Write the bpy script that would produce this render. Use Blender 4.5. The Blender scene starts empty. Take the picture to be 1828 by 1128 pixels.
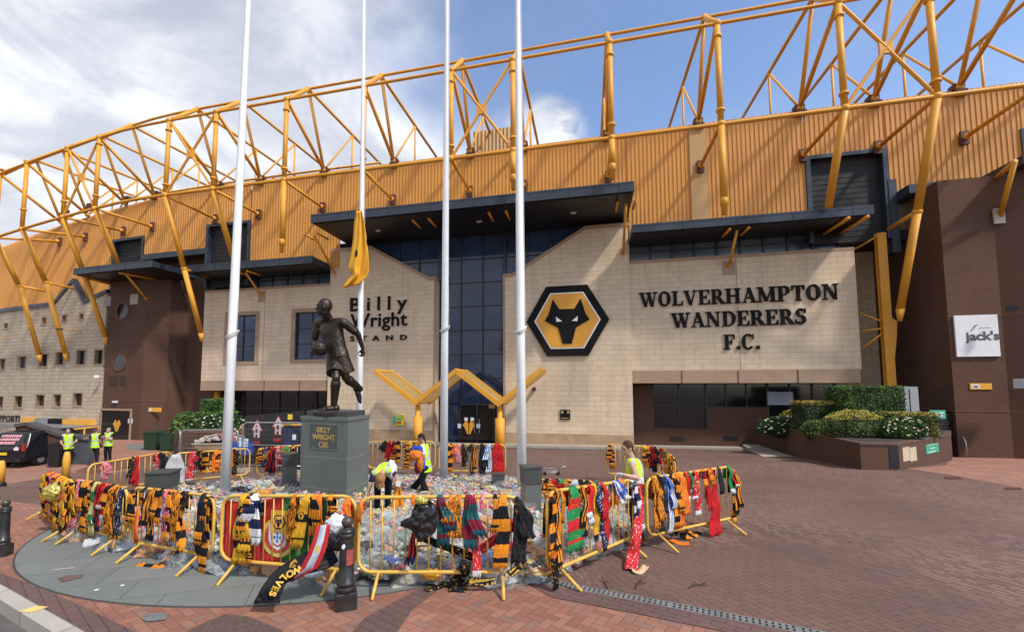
import bpy, bmesh, math, random
from mathutils import Vector, Matrix, noise
R=math.radians
sc=bpy.context.scene; col=sc.collection
random.seed(7)
# ---------------- camera, light, sky ----------------
F=783.; CX=860.; CY=632.; HY=690.; CAMZ=2.05; G=0.058
PITCH=math.atan((HY-CY)/F)
cam=bpy.data.cameras.new("camera"); co=bpy.data.objects.new("camera",cam); col.objects.link(co)
cam.sensor_width=36; cam.lens=36*F/1828; cam.shift_x=(914-CX)/1828; cam.shift_y=(CY-564)/1828
cam.clip_end=3000; cam.clip_start=.05
co.location=(0,0,CAMZ); co.rotation_euler=(R(90)+PITCH,0,0); sc.camera=co
SUN_DIR=Vector((.72,-.69,0)).normalized(); SUN_EL=R(50)
sd=Vector((SUN_DIR.x*math.cos(SUN_EL),SUN_DIR.y*math.cos(SUN_EL),math.sin(SUN_EL)))
sl=bpy.data.lights.new("sun","SUN"); sl.energy=2.7; sl.angle=R(4.5); sl.color=(1,.95,.87)
so=bpy.data.objects.new("sun",sl); col.objects.link(so); so.location=sd*60
so.rotation_euler=(-sd).to_track_quat('-Z','Y').to_euler()
w=bpy.data.worlds.new("World"); sc.world=w; w.use_nodes=True
nt=w.node_tree; N=nt.nodes; L=nt.links; N.clear()
def nd(t,**k):
    n=N.new(t)
    for a,b in k.items():
        setattr(n,a,b)
    return n
out=nd('ShaderNodeOutputWorld'); bg=nd('ShaderNodeBackground'); bg.inputs[1].default_value=.145
sky=nd('ShaderNodeTexSky',sky_type='NISHITA'); sky.sun_disc=False; sky.sun_elevation=SUN_EL
sky.sun_rotation=math.atan2(SUN_DIR.x,SUN_DIR.y); sky.dust_density=.6; sky.ozone_density=2.2; sky.air_density=1.0
tc=nd('ShaderNodeTexCoord'); sep=nd('ShaderNodeSeparateXYZ'); L.new(tc.outputs['Generated'],sep.inputs[0])
def M(op,a,b=None,c=None,clamp=False):
    m=nd('ShaderNodeMath',operation=op,use_clamp=clamp)
    for i,v in enumerate((a,b,c)):
        if v is None: continue
        if isinstance(v,(int,float)): m.inputs[i].default_value=v
        else: L.new(v,m.inputs[i])
    return m.outputs[0]
X,Y,Z=sep.outputs
zz=M('MAXIMUM',Z,.0); den=M('ADD',zz,.22)
cv=nd('ShaderNodeCombineXYZ'); L.new(M('DIVIDE',X,den),cv.inputs[0]); L.new(M('DIVIDE',Y,den),cv.inputs[1])
def nz(scale,det,dist=.0,off=(0,0,0),rough=.55):
    mp=nd('ShaderNodeMapping'); mp.inputs['Location'].default_value=off; L.new(cv.outputs[0],mp.inputs[0])
    n=nd('ShaderNodeTexNoise'); n.inputs['Scale'].default_value=scale; n.inputs['Detail'].default_value=det; n.inputs['Distortion'].default_value=dist; n.inputs['Roughness'].default_value=rough
    L.new(mp.outputs[0],n.inputs[0]); return n.outputs[0]
n1=nz(1.1,9,.25,(3.1,1.7,0)); n2=nz(2.6,8,.3,(9,4,0)); n3=nz(2.4,9,.6,(1,13,0),.58)
# coverage grows towards the left of the stand; a low bank behind the roof
ratio=M('DIVIDE',X,M('MAXIMUM',M('ABSOLUTE',Y),.05))
def mr(v,a,b,c,d):
    m=nd('ShaderNodeMapRange',interpolation_type='SMOOTHSTEP'); L.new(v,m.inputs[0])
    for i,x in enumerate((a,b,c,d)): m.inputs[i+1].default_value=x
    return m.outputs[0]
bias=mr(ratio,-.55,.30,.40,-.10)
lowb=M('MULTIPLY',mr(Z,.40,.58,.42,0),mr(ratio,-.25,.1,1,0))
cu=nd('ShaderNodeVectorMath',operation='DISTANCE'); L.new(tc.outputs['Generated'],cu.inputs[0])
cdir=Vector(((985-860)/783,1,(690-238)/783)).normalized(); cu.inputs[1].default_value=cdir
cub=M('MULTIPLY',mr(cu.outputs['Value'],.0,.11,.75,0),mr(nz(9,6,.3,(5,2,0)),.35,.6,.25,1))
cov=M('ADD',M('ADD',M('ADD',n1,bias),lowb),cub)
mask=mr(cov,.47,.85,0,1)
mask=M('MAXIMUM',mask,M('MULTIPLY',mr(n2,.45,.75,0,.35),mr(Z,.1,.8,1,.2)))
shade=nd('ShaderNodeMix',data_type='RGBA'); 
tone=M('ADD',mr(n3,.40,.66,0,.8),mr(Z,.45,.66,.35,0),clamp=True)
tone=M('MAXIMUM',tone,mr(cub,.1,.5,0,.9))
L.new(tone,shade.inputs['Factor'])
shade.inputs['A'].default_value=(2.35,2.6,3.2,1); shade.inputs['B'].default_value=(4.8,4.9,5.2,1)
skm=nd('ShaderNodeMix',data_type='RGBA',blend_type='MULTIPLY'); skm.inputs['Factor'].default_value=1
L.new(sky.outputs[0],skm.inputs['A']); skm.inputs['B'].default_value=(1.12,1.10,1.13,1)
mx=nd('ShaderNodeMix',data_type='RGBA'); L.new(mask,mx.inputs['Factor']); L.new(skm.outputs['Result'],mx.inputs['A']); L.new(shade.outputs['Result'],mx.inputs['B'])
L.new(mx.outputs['Result'],bg.inputs[0]); L.new(bg.outputs[0],out.inputs[0])
sc.view_settings.view_transform='Standard'; sc.view_settings.look='None'; sc.view_settings.exposure=.55; sc.view_settings.gamma=1
# ---------------- geometry of the place ----------------
C=Vector((0,0,CAMZ))
def ss(t): t=max(0,min(1,t)); return t*t*(3-2*t)
def zg(x,y):
    yy=max(-3,min(45,y)); z=-G*yy
    c=ss((-x-9)/8); b=ss((y-12)/9) if y<21 else max(0,1-(y-21)/12)
    return z-.65*c*b
def ray(px,py):
    a=(px-CX)/F; b=-(py-CY)/F; cp,sp=math.cos(PITCH),math.sin(PITCH)
    return Vector((a,cp-b*sp,sp+b*cp))
def at(px,py,d): r=ray(px,py); return C+r*(d/r.y)
def gnd(px,py,h=0):
    r=ray(px,py); t=.5
    lo=.1; hi=60
    for i in range(4000):
        t=lo*1.01**i
        p=C+r*t
        if p.z-h<zg(p.x,p.y): hi=t; lo2=t/1.01; break
        if t>90: return p
    a,b=lo2,hi
    for i in range(30):
        m=(a+b)/2; p=C+r*m
        if p.z-h<zg(p.x,p.y): b=m
        else: a=m
    return C+r*b
O=Vector((8.755,25.533,0)); A0=math.atan2(.235,.972); S0=-28.; KB=.006
def W(s,o=0,z=0):
    "facade coordinates: s along the front, o out towards the viewer, z up; the far left end bends away"
    if s>=S0: a=A0; p=O+Vector((math.cos(a),-math.sin(a),0))*s
    else:
        p=O+Vector((math.cos(A0),-math.sin(A0),0))*S0; t=S0-s; n_=8
        for i in range(n_):
            a=A0+KB*t*(i+.5)/n_; p=p+Vector((-math.cos(a),math.sin(a),0))*(t/n_)
        a=A0+KB*t
    p=p+Vector((-math.sin(a),-math.cos(a),0))*o
    return Vector((p.x,p.y,z))
def pa(px,py,o=0):
    "pixel -> (s,z) on the facade sheet at offset o"
    r=ray(px,py); k=r.x/r.y; lo,hi=-75.,40.
    for i in range(50):
        m=(lo+hi)/2; p=W(m,o)
        if p.y>.5 and p.x/p.y<k or p.y<=.5: 
            if p.y<=.5: hi=m
            else: lo=m
        else: hi=m
    p=W(lo,o); return lo,CAMZ+r.z*(p.y/r.y)
# ---------------- mesh builder ----------------
class MB:
    def __init__(s): s.v=[];s.f=[];s.uv=[];s.m=[];s.cur=0
    def add(s,vs,fs,uvs=None):
        b=len(s.v); s.v+= [Vector(v) for v in vs]
        s.uv+= uvs if uvs else [(v[0]+v[1],v[2]) for v in vs]
        for f in fs: s.f.append([b+i for i in f]); s.m.append(s.cur)
    def prism(s,poly,o0,o1,fn=None):
        "polygon of (s,z) extruded between offsets"
        fn=fn or W; n=len(poly)
        vs=[fn(a,o1,z) for a,z in poly]+[fn(a,o0,z) for a,z in poly]
        uv=[(a-o1,z) for a,z in poly]+[(a-o0,z) for a,z in poly]
        fs=[list(range(n)),list(range(2*n-1,n-1,-1))]+[[i,i+n,(i+1)%n+n,(i+1)%n] for i in range(n)]
        s.add(vs,fs,uv)
    def sbox(s,s0,s1,o0,o1,z0,z1,step=None):
        if s1<s0: s0,s1=s1,s0
        k=1 if s0>=S0-.01 else max(1,int((s1-s0)/1.5))
        for i in range(k):
            a=s0+(s1-s0)*i/k; b=s0+(s1-s0)*(i+1)/k
            s.prism([(a,z0),(b,z0),(b,z1),(a,z1)],o0,o1)
    def box(s,c,d,rz=0,tilt=None):
        m=Matrix.Rotation(rz,3,'Z')
        if tilt is not None: m=tilt
        vs=[Vector(c)+m@Vector((x*d[0]/2,y*d[1]/2,z*d[2]/2)) for z in(-1,1) for y in(-1,1) for x in(-1,1)]
        uv=[(x*d[0]/2+y*d[1]/2,z*d[2]/2) for z in(-1,1) for y in(-1,1) for x in(-1,1)]
        s.add(vs,[(0,2,3,1),(4,5,7,6),(0,1,5,4),(2,6,7,3),(0,4,6,2),(1,3,7,5)],uv)
    def tube(s,pts,r,n=8,closed=False,caps=True):
        pts=[Vector(p) for p in pts]; k=len(pts); rr=r if isinstance(r,(list,tuple)) else [r]*k
        b=[];up=None;L_=0
        for i,p in enumerate(pts):
            if closed: t=(pts[(i+1)%k]-pts[i-1])
            else: t=pts[min(i+1,k-1)]-pts[max(i-1,0)]
            if t.length<1e-9: t=Vector((0,0,1))
            t.normalize()
            if up is None:
                up=Vector((0,0,1)) if abs(t.z)<.9 else Vector((0,1,0))
            a=t.cross(up)
            if a.length<1e-6: a=t.orthogonal()
            a.normalize(); c=a.cross(t).normalized(); up=c
            b.append([p+(a*math.cos(2*math.pi*j/n)+c*math.sin(2*math.pi*j/n))*rr[i] for j in range(n)])
        vs=[v for q in b for v in q]; fs=[]
        uv=[]
        l=0
        for i in range(k):
            if i: l+=(pts[i]-pts[i-1]).length
            uv+=[(j/n,l) for j in range(n)]
        for i in range(k if closed else k-1):
            i2=(i+1)%k
            for j in range(n): fs.append([i*n+j,i*n+(j+1)%n,i2*n+(j+1)%n,i2*n+j])
        if caps and not closed: fs.append(list(range(n-1,-1,-1))); fs.append([(k-1)*n+j for j in range(n)])
        s.add(vs,fs,uv)
    def lathe(s,c,prof,n=20):
        c=Vector(c); vs=[];uv=[]
        for r,z in prof: 
            for j in range(n): vs.append(c+Vector((r*math.cos(2*math.pi*j/n),r*math.sin(2*math.pi*j/n),z))); uv.append((j/n,z))
        k=len(prof); fs=[[i*n+j,i*n+(j+1)%n,(i+1)*n+(j+1)%n,(i+1)*n+j] for i in range(k-1) for j in range(n)]
        fs.append(list(range(n-1,-1,-1))); fs.append([(k-1)*n+j for j in range(n)]); s.add(vs,fs,uv)
    def ball(s,c,r,n=12,sq=(1,1,1),m=None):
        c=Vector(c); vs=[];fs=[]; h=n//2+1
        for i in range(h+1):
            th=math.pi*i/h
            for j in range(n):
                v=Vector((math.sin(th)*math.cos(2*math.pi*j/n)*sq[0],math.sin(th)*math.sin(2*math.pi*j/n)*sq[1],math.cos(th)*sq[2]))*r
                if m: v=m@v
                vs.append(c+v)
        for i in range(h):
            for j in range(n): fs.append([i*n+j,(i+1)*n+j,(i+1)*n+(j+1)%n,i*n+(j+1)%n])
        s.add(vs,fs)
    def build(s,name,mat,parent=None,smooth=False,uvs=True):
        me=bpy.data.meshes.new(name); off=parent.matrix_world.translation if parent is not None else Vector((0,0,0))
        if parent is not None:
            off=Vector(parent['_o'])
        me.from_pydata([v-off for v in s.v],[],s.f)
        mats=mat if isinstance(mat,(list,tuple)) else [mat]
        for m_ in mats: me.materials.append(m_)
        me.polygons.foreach_set('material_index',[min(i,len(mats)-1) for i in s.m])
        ul=me.uv_layers.new(name='UVMap'); li=[0]*len(me.loops); me.loops.foreach_get('vertex_index',li)
        fl=[]
        for i in li: fl+=list(s.uv[i])
        ul.data.foreach_set('uv',fl)
        if smooth: me.polygons.foreach_set('use_smooth',[True]*len(me.polygons))
        bm=bmesh.new(); bm.from_mesh(me); bmesh.ops.recalc_face_normals(bm,faces=bm.faces); bm.to_mesh(me); bm.free()
        me.update()
        o=bpy.data.objects.new(name,me); col.objects.link(o)
        if parent is not None: o.parent=parent
        o['_o']=tuple(off)
        return o
def tag(o,label=None,cat=None,group=None,kind=None):
    if label: o['label']=label
    if cat: o['category']=cat
    if group: o['group']=group
    if kind: o['kind']=kind
    return o
def thing(name,loc,label,cat,group=None):
    o=bpy.data.objects.new(name,None); o.empty_display_size=.2; o.location=loc; col.objects.link(o); o['_o']=tuple(loc)
    return tag(o,label,cat,group)
def sub(mb_or_obj,parent): pass
# ---------------- materials ----------------
def lin(r,g,b): return tuple(((c/255)/12.92 if c/255<=.04045 else ((c/255+.055)/1.055)**2.4) for c in (r,g,b))
class MT:
    def __init__(s,name,rough=.6,metal=0,spec=.5):
        s.m=bpy.data.materials.new(name); s.m.use_nodes=True; s.t=s.m.node_tree; s.N=s.t.nodes; s.L=s.t.links
        s.b=s.N['Principled BSDF']; s.b.inputs['Roughness'].default_value=rough; s.b.inputs['Metallic'].default_value=metal
        s.b.inputs['Specular IOR Level'].default_value=spec
    def n(s,t,**k):
        x=s.N.new(t)
        for a,b in k.items(): setattr(x,a,b)
        return x
    def put(s,sock,v):
        if isinstance(v,(int,float)): sock.default_value=v
        elif isinstance(v,tuple): sock.default_value=v if len(v)==len(sock.default_value) else (*v,1)
        else: s.L.new(v,sock)
    def math(s,op,a,b=0,c=None,clamp=False):
        x=s.n('ShaderNodeMath',operation=op,use_clamp=clamp); s.put(x.inputs[0],a); s.put(x.inputs[1],b)
        if c is not None: s.put(x.inputs[2],c)
        return x.outputs[0]
    def mix(s,f,a,b,mode='MIX'):
        x=s.n('ShaderNodeMix',data_type='RGBA',blend_type=mode); s.put(x.inputs['Factor'],f); s.put(x.inputs['A'],a); s.put(x.inputs['B'],b); return x.outputs['Result']
    def co(s,kind='Object'):
        return s.n('ShaderNodeTexCoord').outputs[kind]
    def uv(s): return s.co('UV')
    def map(s,v,scale=(1,1,1),rot=(0,0,0),loc=(0,0,0)):
        x=s.n('ShaderNodeMapping'); s.L.new(v,x.inputs[0]); x.inputs['Scale'].default_value=scale; x.inputs['Rotation'].default_value=rot; x.inputs['Location'].default_value=loc; return x.outputs[0]
    def noise(s,v,scale,det=4,rough=.5,dist=0):
        x=s.n('ShaderNodeTexNoise'); s.L.new(v,x.inputs[0]); x.inputs['Scale'].default_value=scale; x.inputs['Detail'].default_value=det; x.inputs['Roughness'].default_value=rough; x.inputs['Distortion'].default_value=dist
        return x.outputs[0]
    def ramp(s,f,stops):
        x=s.n('ShaderNodeValToRGB'); s.L.new(f,x.inputs[0]); e=x.color_ramp.elements
        while len(e)<len(stops): e.new(.5)
        for i,(p,c) in enumerate(stops): e[i].position=p; e[i].color=(*c,1) if len(c)==3 else c
        return x.outputs[0]
    def mr(s,f,a,b,c=0,d=1):
        x=s.n('ShaderNodeMapRange'); s.L.new(f,x.inputs[0])
        for i,q in enumerate((a,b,c,d)): x.inputs[i+1].default_value=q
        return x.outputs[0]
    def base(s,v): s.put(s.b.inputs['Base Color'],v); return s
    def bump(s,h,st=.3,dist=.02):
        x=s.n('ShaderNodeBump'); s.L.new(h,x.inputs['Height']); x.inputs['Strength'].default_value=st; x.inputs['Distance'].default_value=dist; s.L.new(x.outputs[0],s.b.inputs['Normal']); return s
def plain(name,c,rough=.6,metal=0,var=.15,scale=3.,spec=.5,bump=0,bscale=60,coord='Object',stain=None):
    t=MT(name,rough,metal,spec); v=t.co(coord); f=t.noise(v,scale,6,.6)
    k=t.mr(f,.3,.7,1-var,1+var); x=t.n('ShaderNodeVectorMath',operation='SCALE'); x.inputs[0].default_value=c; t.L.new(k,x.inputs['Scale'])
    res=x.outputs[0]
    if stain:
        g=t.noise(v,scale*.35,8,.7); res=t.mix(t.mr(g,.52,.72,0,stain[1]),res,(*stain[0],1))
    t.base(res)
    t.put(t.b.inputs['Roughness'],t.mr(t.noise(v,scale*2,3),.3,.7,max(0,rough-.08),min(1,rough+.1)))
    if bump: t.bump(t.noise(v,bscale,3),bump,.01)
    return t.m
def brick(name,c1,c2,mc,bw,bh,mort=.012,rough=.85,var=.12,bumpst=.4,uv=True,rot=0,offset=.5,big=.35,streak=0):
    t=MT(name,rough); v=t.uv() if uv else t.co('Object')
    v0=v
    v=t.map(v,(1,1,1),(0,0,rot))
    b=t.n('ShaderNodeTexBrick'); b.offset=offset; t.L.new(v,b.inputs['Vector']); b.inputs['Scale'].default_value=1
    b.inputs['Color1'].default_value=(*c1,1); b.inputs['Color2'].default_value=(*c2,1); b.inputs['Mortar'].default_value=(*mc,1)
    b.inputs['Mortar Size'].default_value=mort; b.inputs['Brick Width'].default_value=bw; b.inputs['Row Height'].default_value=bh; b.inputs['Bias'].default_value=0; b.inputs['Mortar Smooth'].default_value=.2
    f=t.noise(t.co('Object'),big,7,.65); k=t.mr(f,.3,.7,1-var,1+var)
    x=t.n('ShaderNodeVectorMath',operation='SCALE'); t.L.new(b.outputs['Color'],x.inputs[0]); t.L.new(k,x.inputs['Scale']); res=x.outputs[0]
    fine=t.mr(t.noise(t.co('Object'),40,3),.3,.7,.9,1.1); y=t.n('ShaderNodeVectorMath',operation='SCALE'); t.L.new(res,y.inputs[0]); t.L.new(fine,y.inputs['Scale']); res=y.outputs[0]
    if streak:
        g=t.noise(t.map(v0,(1.2,.12,1)),1.5,6,.6); res=t.mix(t.mr(g,.5,.75,0,streak),res,(.10,.075,.05,1))
    t.base(res)
    inv=t.math('SUBTRACT',1,b.outputs['Fac']); t.bump(inv,bumpst,.01)
    return t.m
CRE=(.52,.41,.285)
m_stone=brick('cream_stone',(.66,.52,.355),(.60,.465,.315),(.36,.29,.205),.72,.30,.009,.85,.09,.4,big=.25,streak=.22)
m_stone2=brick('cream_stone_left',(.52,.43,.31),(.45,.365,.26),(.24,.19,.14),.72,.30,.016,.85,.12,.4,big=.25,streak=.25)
m_band=plain('sandstone_band',(.36,.24,.155),.85,var=.12,scale=1.3,bump=.1,stain=((.18,.12,.08),.4))
m_brick=brick('brown_brick',(.110,.046,.024),(.085,.036,.020),(.075,.045,.03),.225,.075,.010,.9,.15,.3,big=.3,streak=.12)
m_bband=plain('brick_band',(.13,.06,.04),.9,var=.1)
m_yel=plain('yellow_steel',(.68,.305,.022),.55,var=.10,scale=1.2,stain=((.30,.12,.02),.35))
m_yel2=plain('yellow_barrier_paint',(.68,.40,.07),.4,var=.10,scale=6,stain=((.35,.17,.03),.5))
m_orn=plain('orange_cladding',(.56,.245,.04),.5,var=.08,scale=.35,stain=((.36,.15,.035),.45))
m_tan=plain('faded_cladding',(.46,.27,.10),.6,var=.1,scale=.5)
m_navy=plain('navy_fascia',(.022,.032,.048),.42,var=.2,scale=.8,stain=((.06,.07,.08),.4))
m_black=plain('black_paint',(.012,.012,.014),.4,var=.2)
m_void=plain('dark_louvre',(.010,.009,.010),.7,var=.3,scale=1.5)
m_frame=plain('dark_window_frame',(.014,.017,.022),.4,var=.1)
def glass(name,c,rough=.06):
    t=MT(name,rough,0,.55); v=t.co('Object'); f=t.noise(v,.25,4,.6)
    t.base(t.mix(t.mr(f,.4,.65),(*c,1),(c[0]*2.6+.002,c[1]*2.4+.003,c[2]*2.2+.004,1))); t.bump(t.noise(v,.55,2),.06,.05); return t.m
m_glass=glass('navy_glass',(.012,.026,.062)); m_glass2=glass('blind_glass',(.05,.07,.09),.15)
m_dglass=glass('dark_glass',(.008,.007,.007),.1)
m_wht=plain('white_painted_pole',(.78,.78,.76),.35,var=.04,scale=2,stain=((.42,.40,.36),.35))
m_white=plain('white_board',(.70,.70,.70),.5,var=.04)
m_let=plain('black_letter',(.009,.008,.008),.8,var=.2,spec=.2)
m_gry=plain('grey_metal',(.33,.34,.35),.4,.6,var=.15)
m_galv=plain('galvanised_tube',(.42,.43,.44),.35,.7,var=.15)
m_conc=plain('pale_concrete',(.36,.32,.26),.9,var=.15,scale=2,bump=.2,bscale=50,stain=((.16,.13,.10),.5))
m_dred=plain('brown_plinth_block',(.10,.035,.022),.7,var=.1)
# ---------------- ground ----------------
def sheet(name,poly,mat,off,label=None,kind='structure',pix=True):
    pts=[gnd(*p) for p in poly] if pix else [Vector((a,b,0)) for a,b in poly]
    bm=bmesh.new(); f=bm.faces.new([bm.verts.new((p.x,p.y,0)) for p in pts])
    xs=[p.x for p in pts]; ys=[p.y for p in pts]
    bmesh.ops.triangulate(bm,faces=[f])
    for ax,lo,hi in ((0,min(xs),max(xs)),(1,min(ys),max(ys))):
        k=math.ceil(lo*2)
        while k/2<hi:
            c=[0,0,0]; c[ax]=k/2; n_=[0,0,0]; n_[ax]=1
            bmesh.ops.bisect_plane(bm,geom=bm.verts[:]+bm.edges[:]+bm.faces[:],plane_co=c,plane_no=n_); k+=1
    for v in bm.verts: v.co.z=zg(v.co.x,v.co.y)+off
    bmesh.ops.recalc_face_normals(bm,faces=bm.faces)
    for f in bm.faces:
        if f.normal.z<0: f.normal_flip()
    me=bpy.data.meshes.new(name); bm.to_mesh(me); bm.free(); me.materials.append(mat)
    o=bpy.data.objects.new(name,me); col.objects.link(o); o['_o']=(0,0,0)
    return tag(o,label,None,None,kind)
KPX=[(-140,985),(-60,1022),(0,1056),(60,1092),(125,1130),(190,1172),(260,1225)]
kp=[gnd(*p) for p in KPX]
def road_d(x,y):
    best=1e9;sg=1
    for a,b in zip(kp,kp[1:]):
        d=Vector((b.x-a.x,b.y-a.y)); t=((x-a.x)*d.x+(y-a.y)*d.y)/d.length_squared
        if a is kp[0]: t=min(1,t)
        elif b is kp[-1]: t=max(0,t)
        else: t=max(0,min(1,t))
        q=Vector((a.x+d.x*t,a.y+d.y*t)); l=(Vector((x,y))-q).length
        if l<best: best=l; sg=d.x*(y-a.y)-d.y*(x-a.x)
    return best if sg>0 else -best
gm=MB(); xs=[-400,-200,-110,-60]+[-35+i*.5 for i in range(141)]+[60,110,200,400]; ys=[-300,-100,-30]+[-3+i*.5 for i in range(113)]+[70,120,250,500]
vs=[Vector((x,y,zg(x,y)-(.3 if road_d(x,y)<.55 else 0))) for y in ys for x in xs]; nx=len(xs)
gm.add(vs,[[j*nx+i,j*nx+i+1,(j+1)*nx+i+1,(j+1)*nx+i] for j in range(len(ys)-1) for i in range(nx-1)],[(v.x,v.y) for v in vs])
def blockpave(name,c1,c2,rot,mc,w=.21,h=.105,light=.8):
    t=MT(name,.8); v=t.map(t.co('Object'),(1,1,1),(0,0,rot))
    b=t.n('ShaderNodeTexBrick'); t.L.new(v,b.inputs['Vector']); b.inputs['Scale'].default_value=1
    b.inputs['Color1'].default_value=(*c1,1); b.inputs['Color2'].default_value=(*c2,1); b.inputs['Mortar'].default_value=(c1[0]*.55,c1[1]*.55,c1[2]*.55,1)
    b.inputs['Mortar Size'].default_value=.007; b.inputs['Brick Width'].default_value=w; b.inputs['Row Height'].default_value=h; b.inputs['Mortar Smooth'].default_value=.3
    # pale sand sits only in the long joints, in patches
    sp=t.n('ShaderNodeSeparateXYZ'); t.L.new(v,sp.inputs[0])
    fr=t.math('FRACT',t.math('DIVIDE',sp.outputs[1],h)); e=t.math('LESS_THAN',t.math('MINIMUM',fr,t.math('SUBTRACT',1,fr)),.055)
    rowi=t.math('FLOOR',t.math('ADD',t.math('DIVIDE',sp.outputs[1],h),.5))
    dx=t.math('FLOOR',t.math('DIVIDE',t.math('ADD',sp.outputs[0],t.math('MULTIPLY',rowi,.33)),w*.5))
    cb=t.n('ShaderNodeCombineXYZ'); t.L.new(dx,cb.inputs[0]); t.L.new(rowi,cb.inputs[1]); wn=t.n('ShaderNodeTexWhiteNoise'); t.L.new(cb.outputs[0],wn.inputs[0])
    patch=t.mr(t.noise(t.co('Object'),.28,3,.5),.42,.58)
    j=t.math('MULTIPLY',t.math('MULTIPLY',e,t.math('GREATER_THAN',wn.outputs[0],.55)),t.math('MULTIPLY',patch,light))
    k=t.mr(t.noise(t.co('Object'),.5,8,.65),.3,.7,.8,1.2)
    x=t.n('ShaderNodeVectorMath',operation='SCALE'); t.L.new(b.outputs['Color'],x.inputs[0]); t.L.new(k,x.inputs['Scale'])
    res=t.mix(j,x.outputs[0],(*mc,1)); res=t.mix(t.mr(t.noise(t.co('Object'),1.3,9,.75),.56,.74,0,.35),res,(.06,.05,.045,1))
    t.base(res); t.bump(t.math('SUBTRACT',1,b.outputs['Fac']),.5,.006); return t.m
m_pave=blockpave('brown_block_paving',(.152,.084,.061),(.128,.071,.053),R(78),(.50,.37,.30))
def herring(name,cols,rot,s=.1,mort=.035,var=.2):
    t=MT(name,.85); v=t.map(t.co('Object'),(1/s,1/s,1),(0,0,rot)); sp=t.n('ShaderNodeSeparateXYZ'); t.L.new(v,sp.inputs[0])
    x,y=sp.outputs[0],sp.outputs[1]; i=t.math('FLOOR',x); j=t.math('FLOOR',y); fx=t.math('FRACT',x); fy=t.math('FRACT',y)
    k=t.math('FLOORED_MODULO',t.math('SUBTRACT',i,j),4)
    def eq(q): return t.math('COMPARE',k,q,.1)
    k0,k1,k2,k3=eq(0),eq(1),eq(2),eq(3)
    ii=t.math('SUBTRACT',i,k1); jj=t.math('SUBTRACT',j,k2); vert=t.math('ADD',k2,k3)
    cb=t.n('ShaderNodeCombineXYZ'); t.L.new(ii,cb.inputs[0]); t.L.new(jj,cb.inputs[1]); t.L.new(vert,cb.inputs[2]); wn=t.n('ShaderNodeTexWhiteNoise'); t.L.new(cb.outputs[0],wn.inputs[0])
    def edge(f,kill): return t.math('ADD',f,kill)  # kill adds 1 so no joint there
    d=t.math('MINIMUM',t.math('MINIMUM',edge(fx,k1),edge(t.math('SUBTRACT',1,fx),k0)),t.math('MINIMUM',edge(fy,k2),edge(t.math('SUBTRACT',1,fy),k3)))
    mo=t.math('LESS_THAN',d,mort)
    c=t.ramp(wn.outputs[0],[(0,cols[0]),(.35,cols[1]),(.7,cols[2]),(1,cols[3])])
    kk=t.mr(t.noise(t.co('Object'),.9,8,.7),.3,.7,1-var,1+var); q=t.n('ShaderNodeVectorMath',operation='SCALE'); t.L.new(c,q.inputs[0]); t.L.new(kk,q.inputs['Scale'])
    t.base(t.mix(t.math('MULTIPLY',mo,.75),q.outputs[0],(.09,.055,.04,1))); t.bump(t.mr(d,0,.08),.5,.006); return t.m
m_herr=herring('orange_herringbone_paving',[(.29,.118,.072),(.235,.098,.064),(.32,.145,.09),(.215,.12,.09)],R(38))
m_herr2=herring('faded_orange_paving',[(.33,.155,.10),(.29,.13,.09),(.36,.185,.12),(.27,.15,.11)],R(20),.1)
m_dherr=blockpave('dark_purple_band_paving',(.135,.075,.062),(.115,.066,.056),R(40),(.2,.14,.12),light=.2)
m_slab=brick('grey_slab_paving',(.175,.185,.168),(.15,.162,.15),(.09,.095,.09),.9,.6,.008,.75,.14,.2,uv=False,rot=R(-18),big=.6)
m_asph=plain('asphalt',(.105,.098,.088),.9,var=.25,scale=5,bump=.6,bscale=160,stain=((.06,.055,.05),.5))
m_kerb=brick('kerb_stone',(.42,.38,.32),(.37,.33,.28),(.15,.13,.11),.9,5,.01,.85,.15,.2,uv=True)
g=gm.build('ground',m_pave); g['kind']='structure'; g['label']='brown block paving of the forecourt'
H=.006
sheet('pavement',[(-60,905),(0,893),(90,897),(150,925),(700,900),(900,1022),(945,1042),(985,1066),(1150,1098),(1290,1127),(1800,1240),(1400,1420),(-60,1420)] if 0 else [(-120,900),(0,893),(100,905),(600,960),(900,1021),(945,1044),(985,1067),(1150,1099),(1290,1128),(1560,1185),(1500,1500),(330,1215),(-120,995)],m_herr,H)
sheet('forecourt_paving',[(-200,832),(-200,880),(0,868),(115,846),(146,836),(180,828),(300,806),(320,800),(318,788),(180,783),(-40,800)],m_herr2,H)
sheet('side_paving',[(1615,836),(1700,848),(1828,873),(1990,905),(2100,860),(1990,795),(1700,795),(1690,830)],m_herr2,H)
ed=MB()
# circular slab paving round the memorial
cc=Vector((-2.945,9.858,0)); 
circ=[(cc.x+5.04*math.cos(2*math.pi*i/96),cc.y+5.04*math.sin(2*math.pi*i/96)) for i in range(96)]
sheet('circular_paving',circ,m_slab,2*H,pix=False)
rim=MB()
for i in range(96):
    a,b=circ[i],circ[(i+1)%96]; rim.tube([(a[0],a[1],zg(*a)+2*H-.004),(b[0],b[1],zg(*b)+2*H-.004)],.012,5)
rim.build('paving_rim',plain('dark_rim',(.05,.045,.04),.8))['kind']='structure'
sheet('dark_paving_band',[(560,1210),(650,1105),(765,1042),(800,1040),(735,1090),(655,1210)],m_dherr,2*H)
sheet('border_paving',[(-120,988),(0,1024),(64,1046),(150,1085),(240,1128),(330,1175),(230,1175),(150,1140),(0,1050),(-120,1000)],m_dherr,2*H)
sheet('drain_border_paving',[(900,1019),(945,1030),(985,1040),(1200,1078),(1430,1126),(1640,1172),(1560,1185),(1290,1128),(1150,1099),(985,1067),(945,1044)],m_dherr,2*H)
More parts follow.
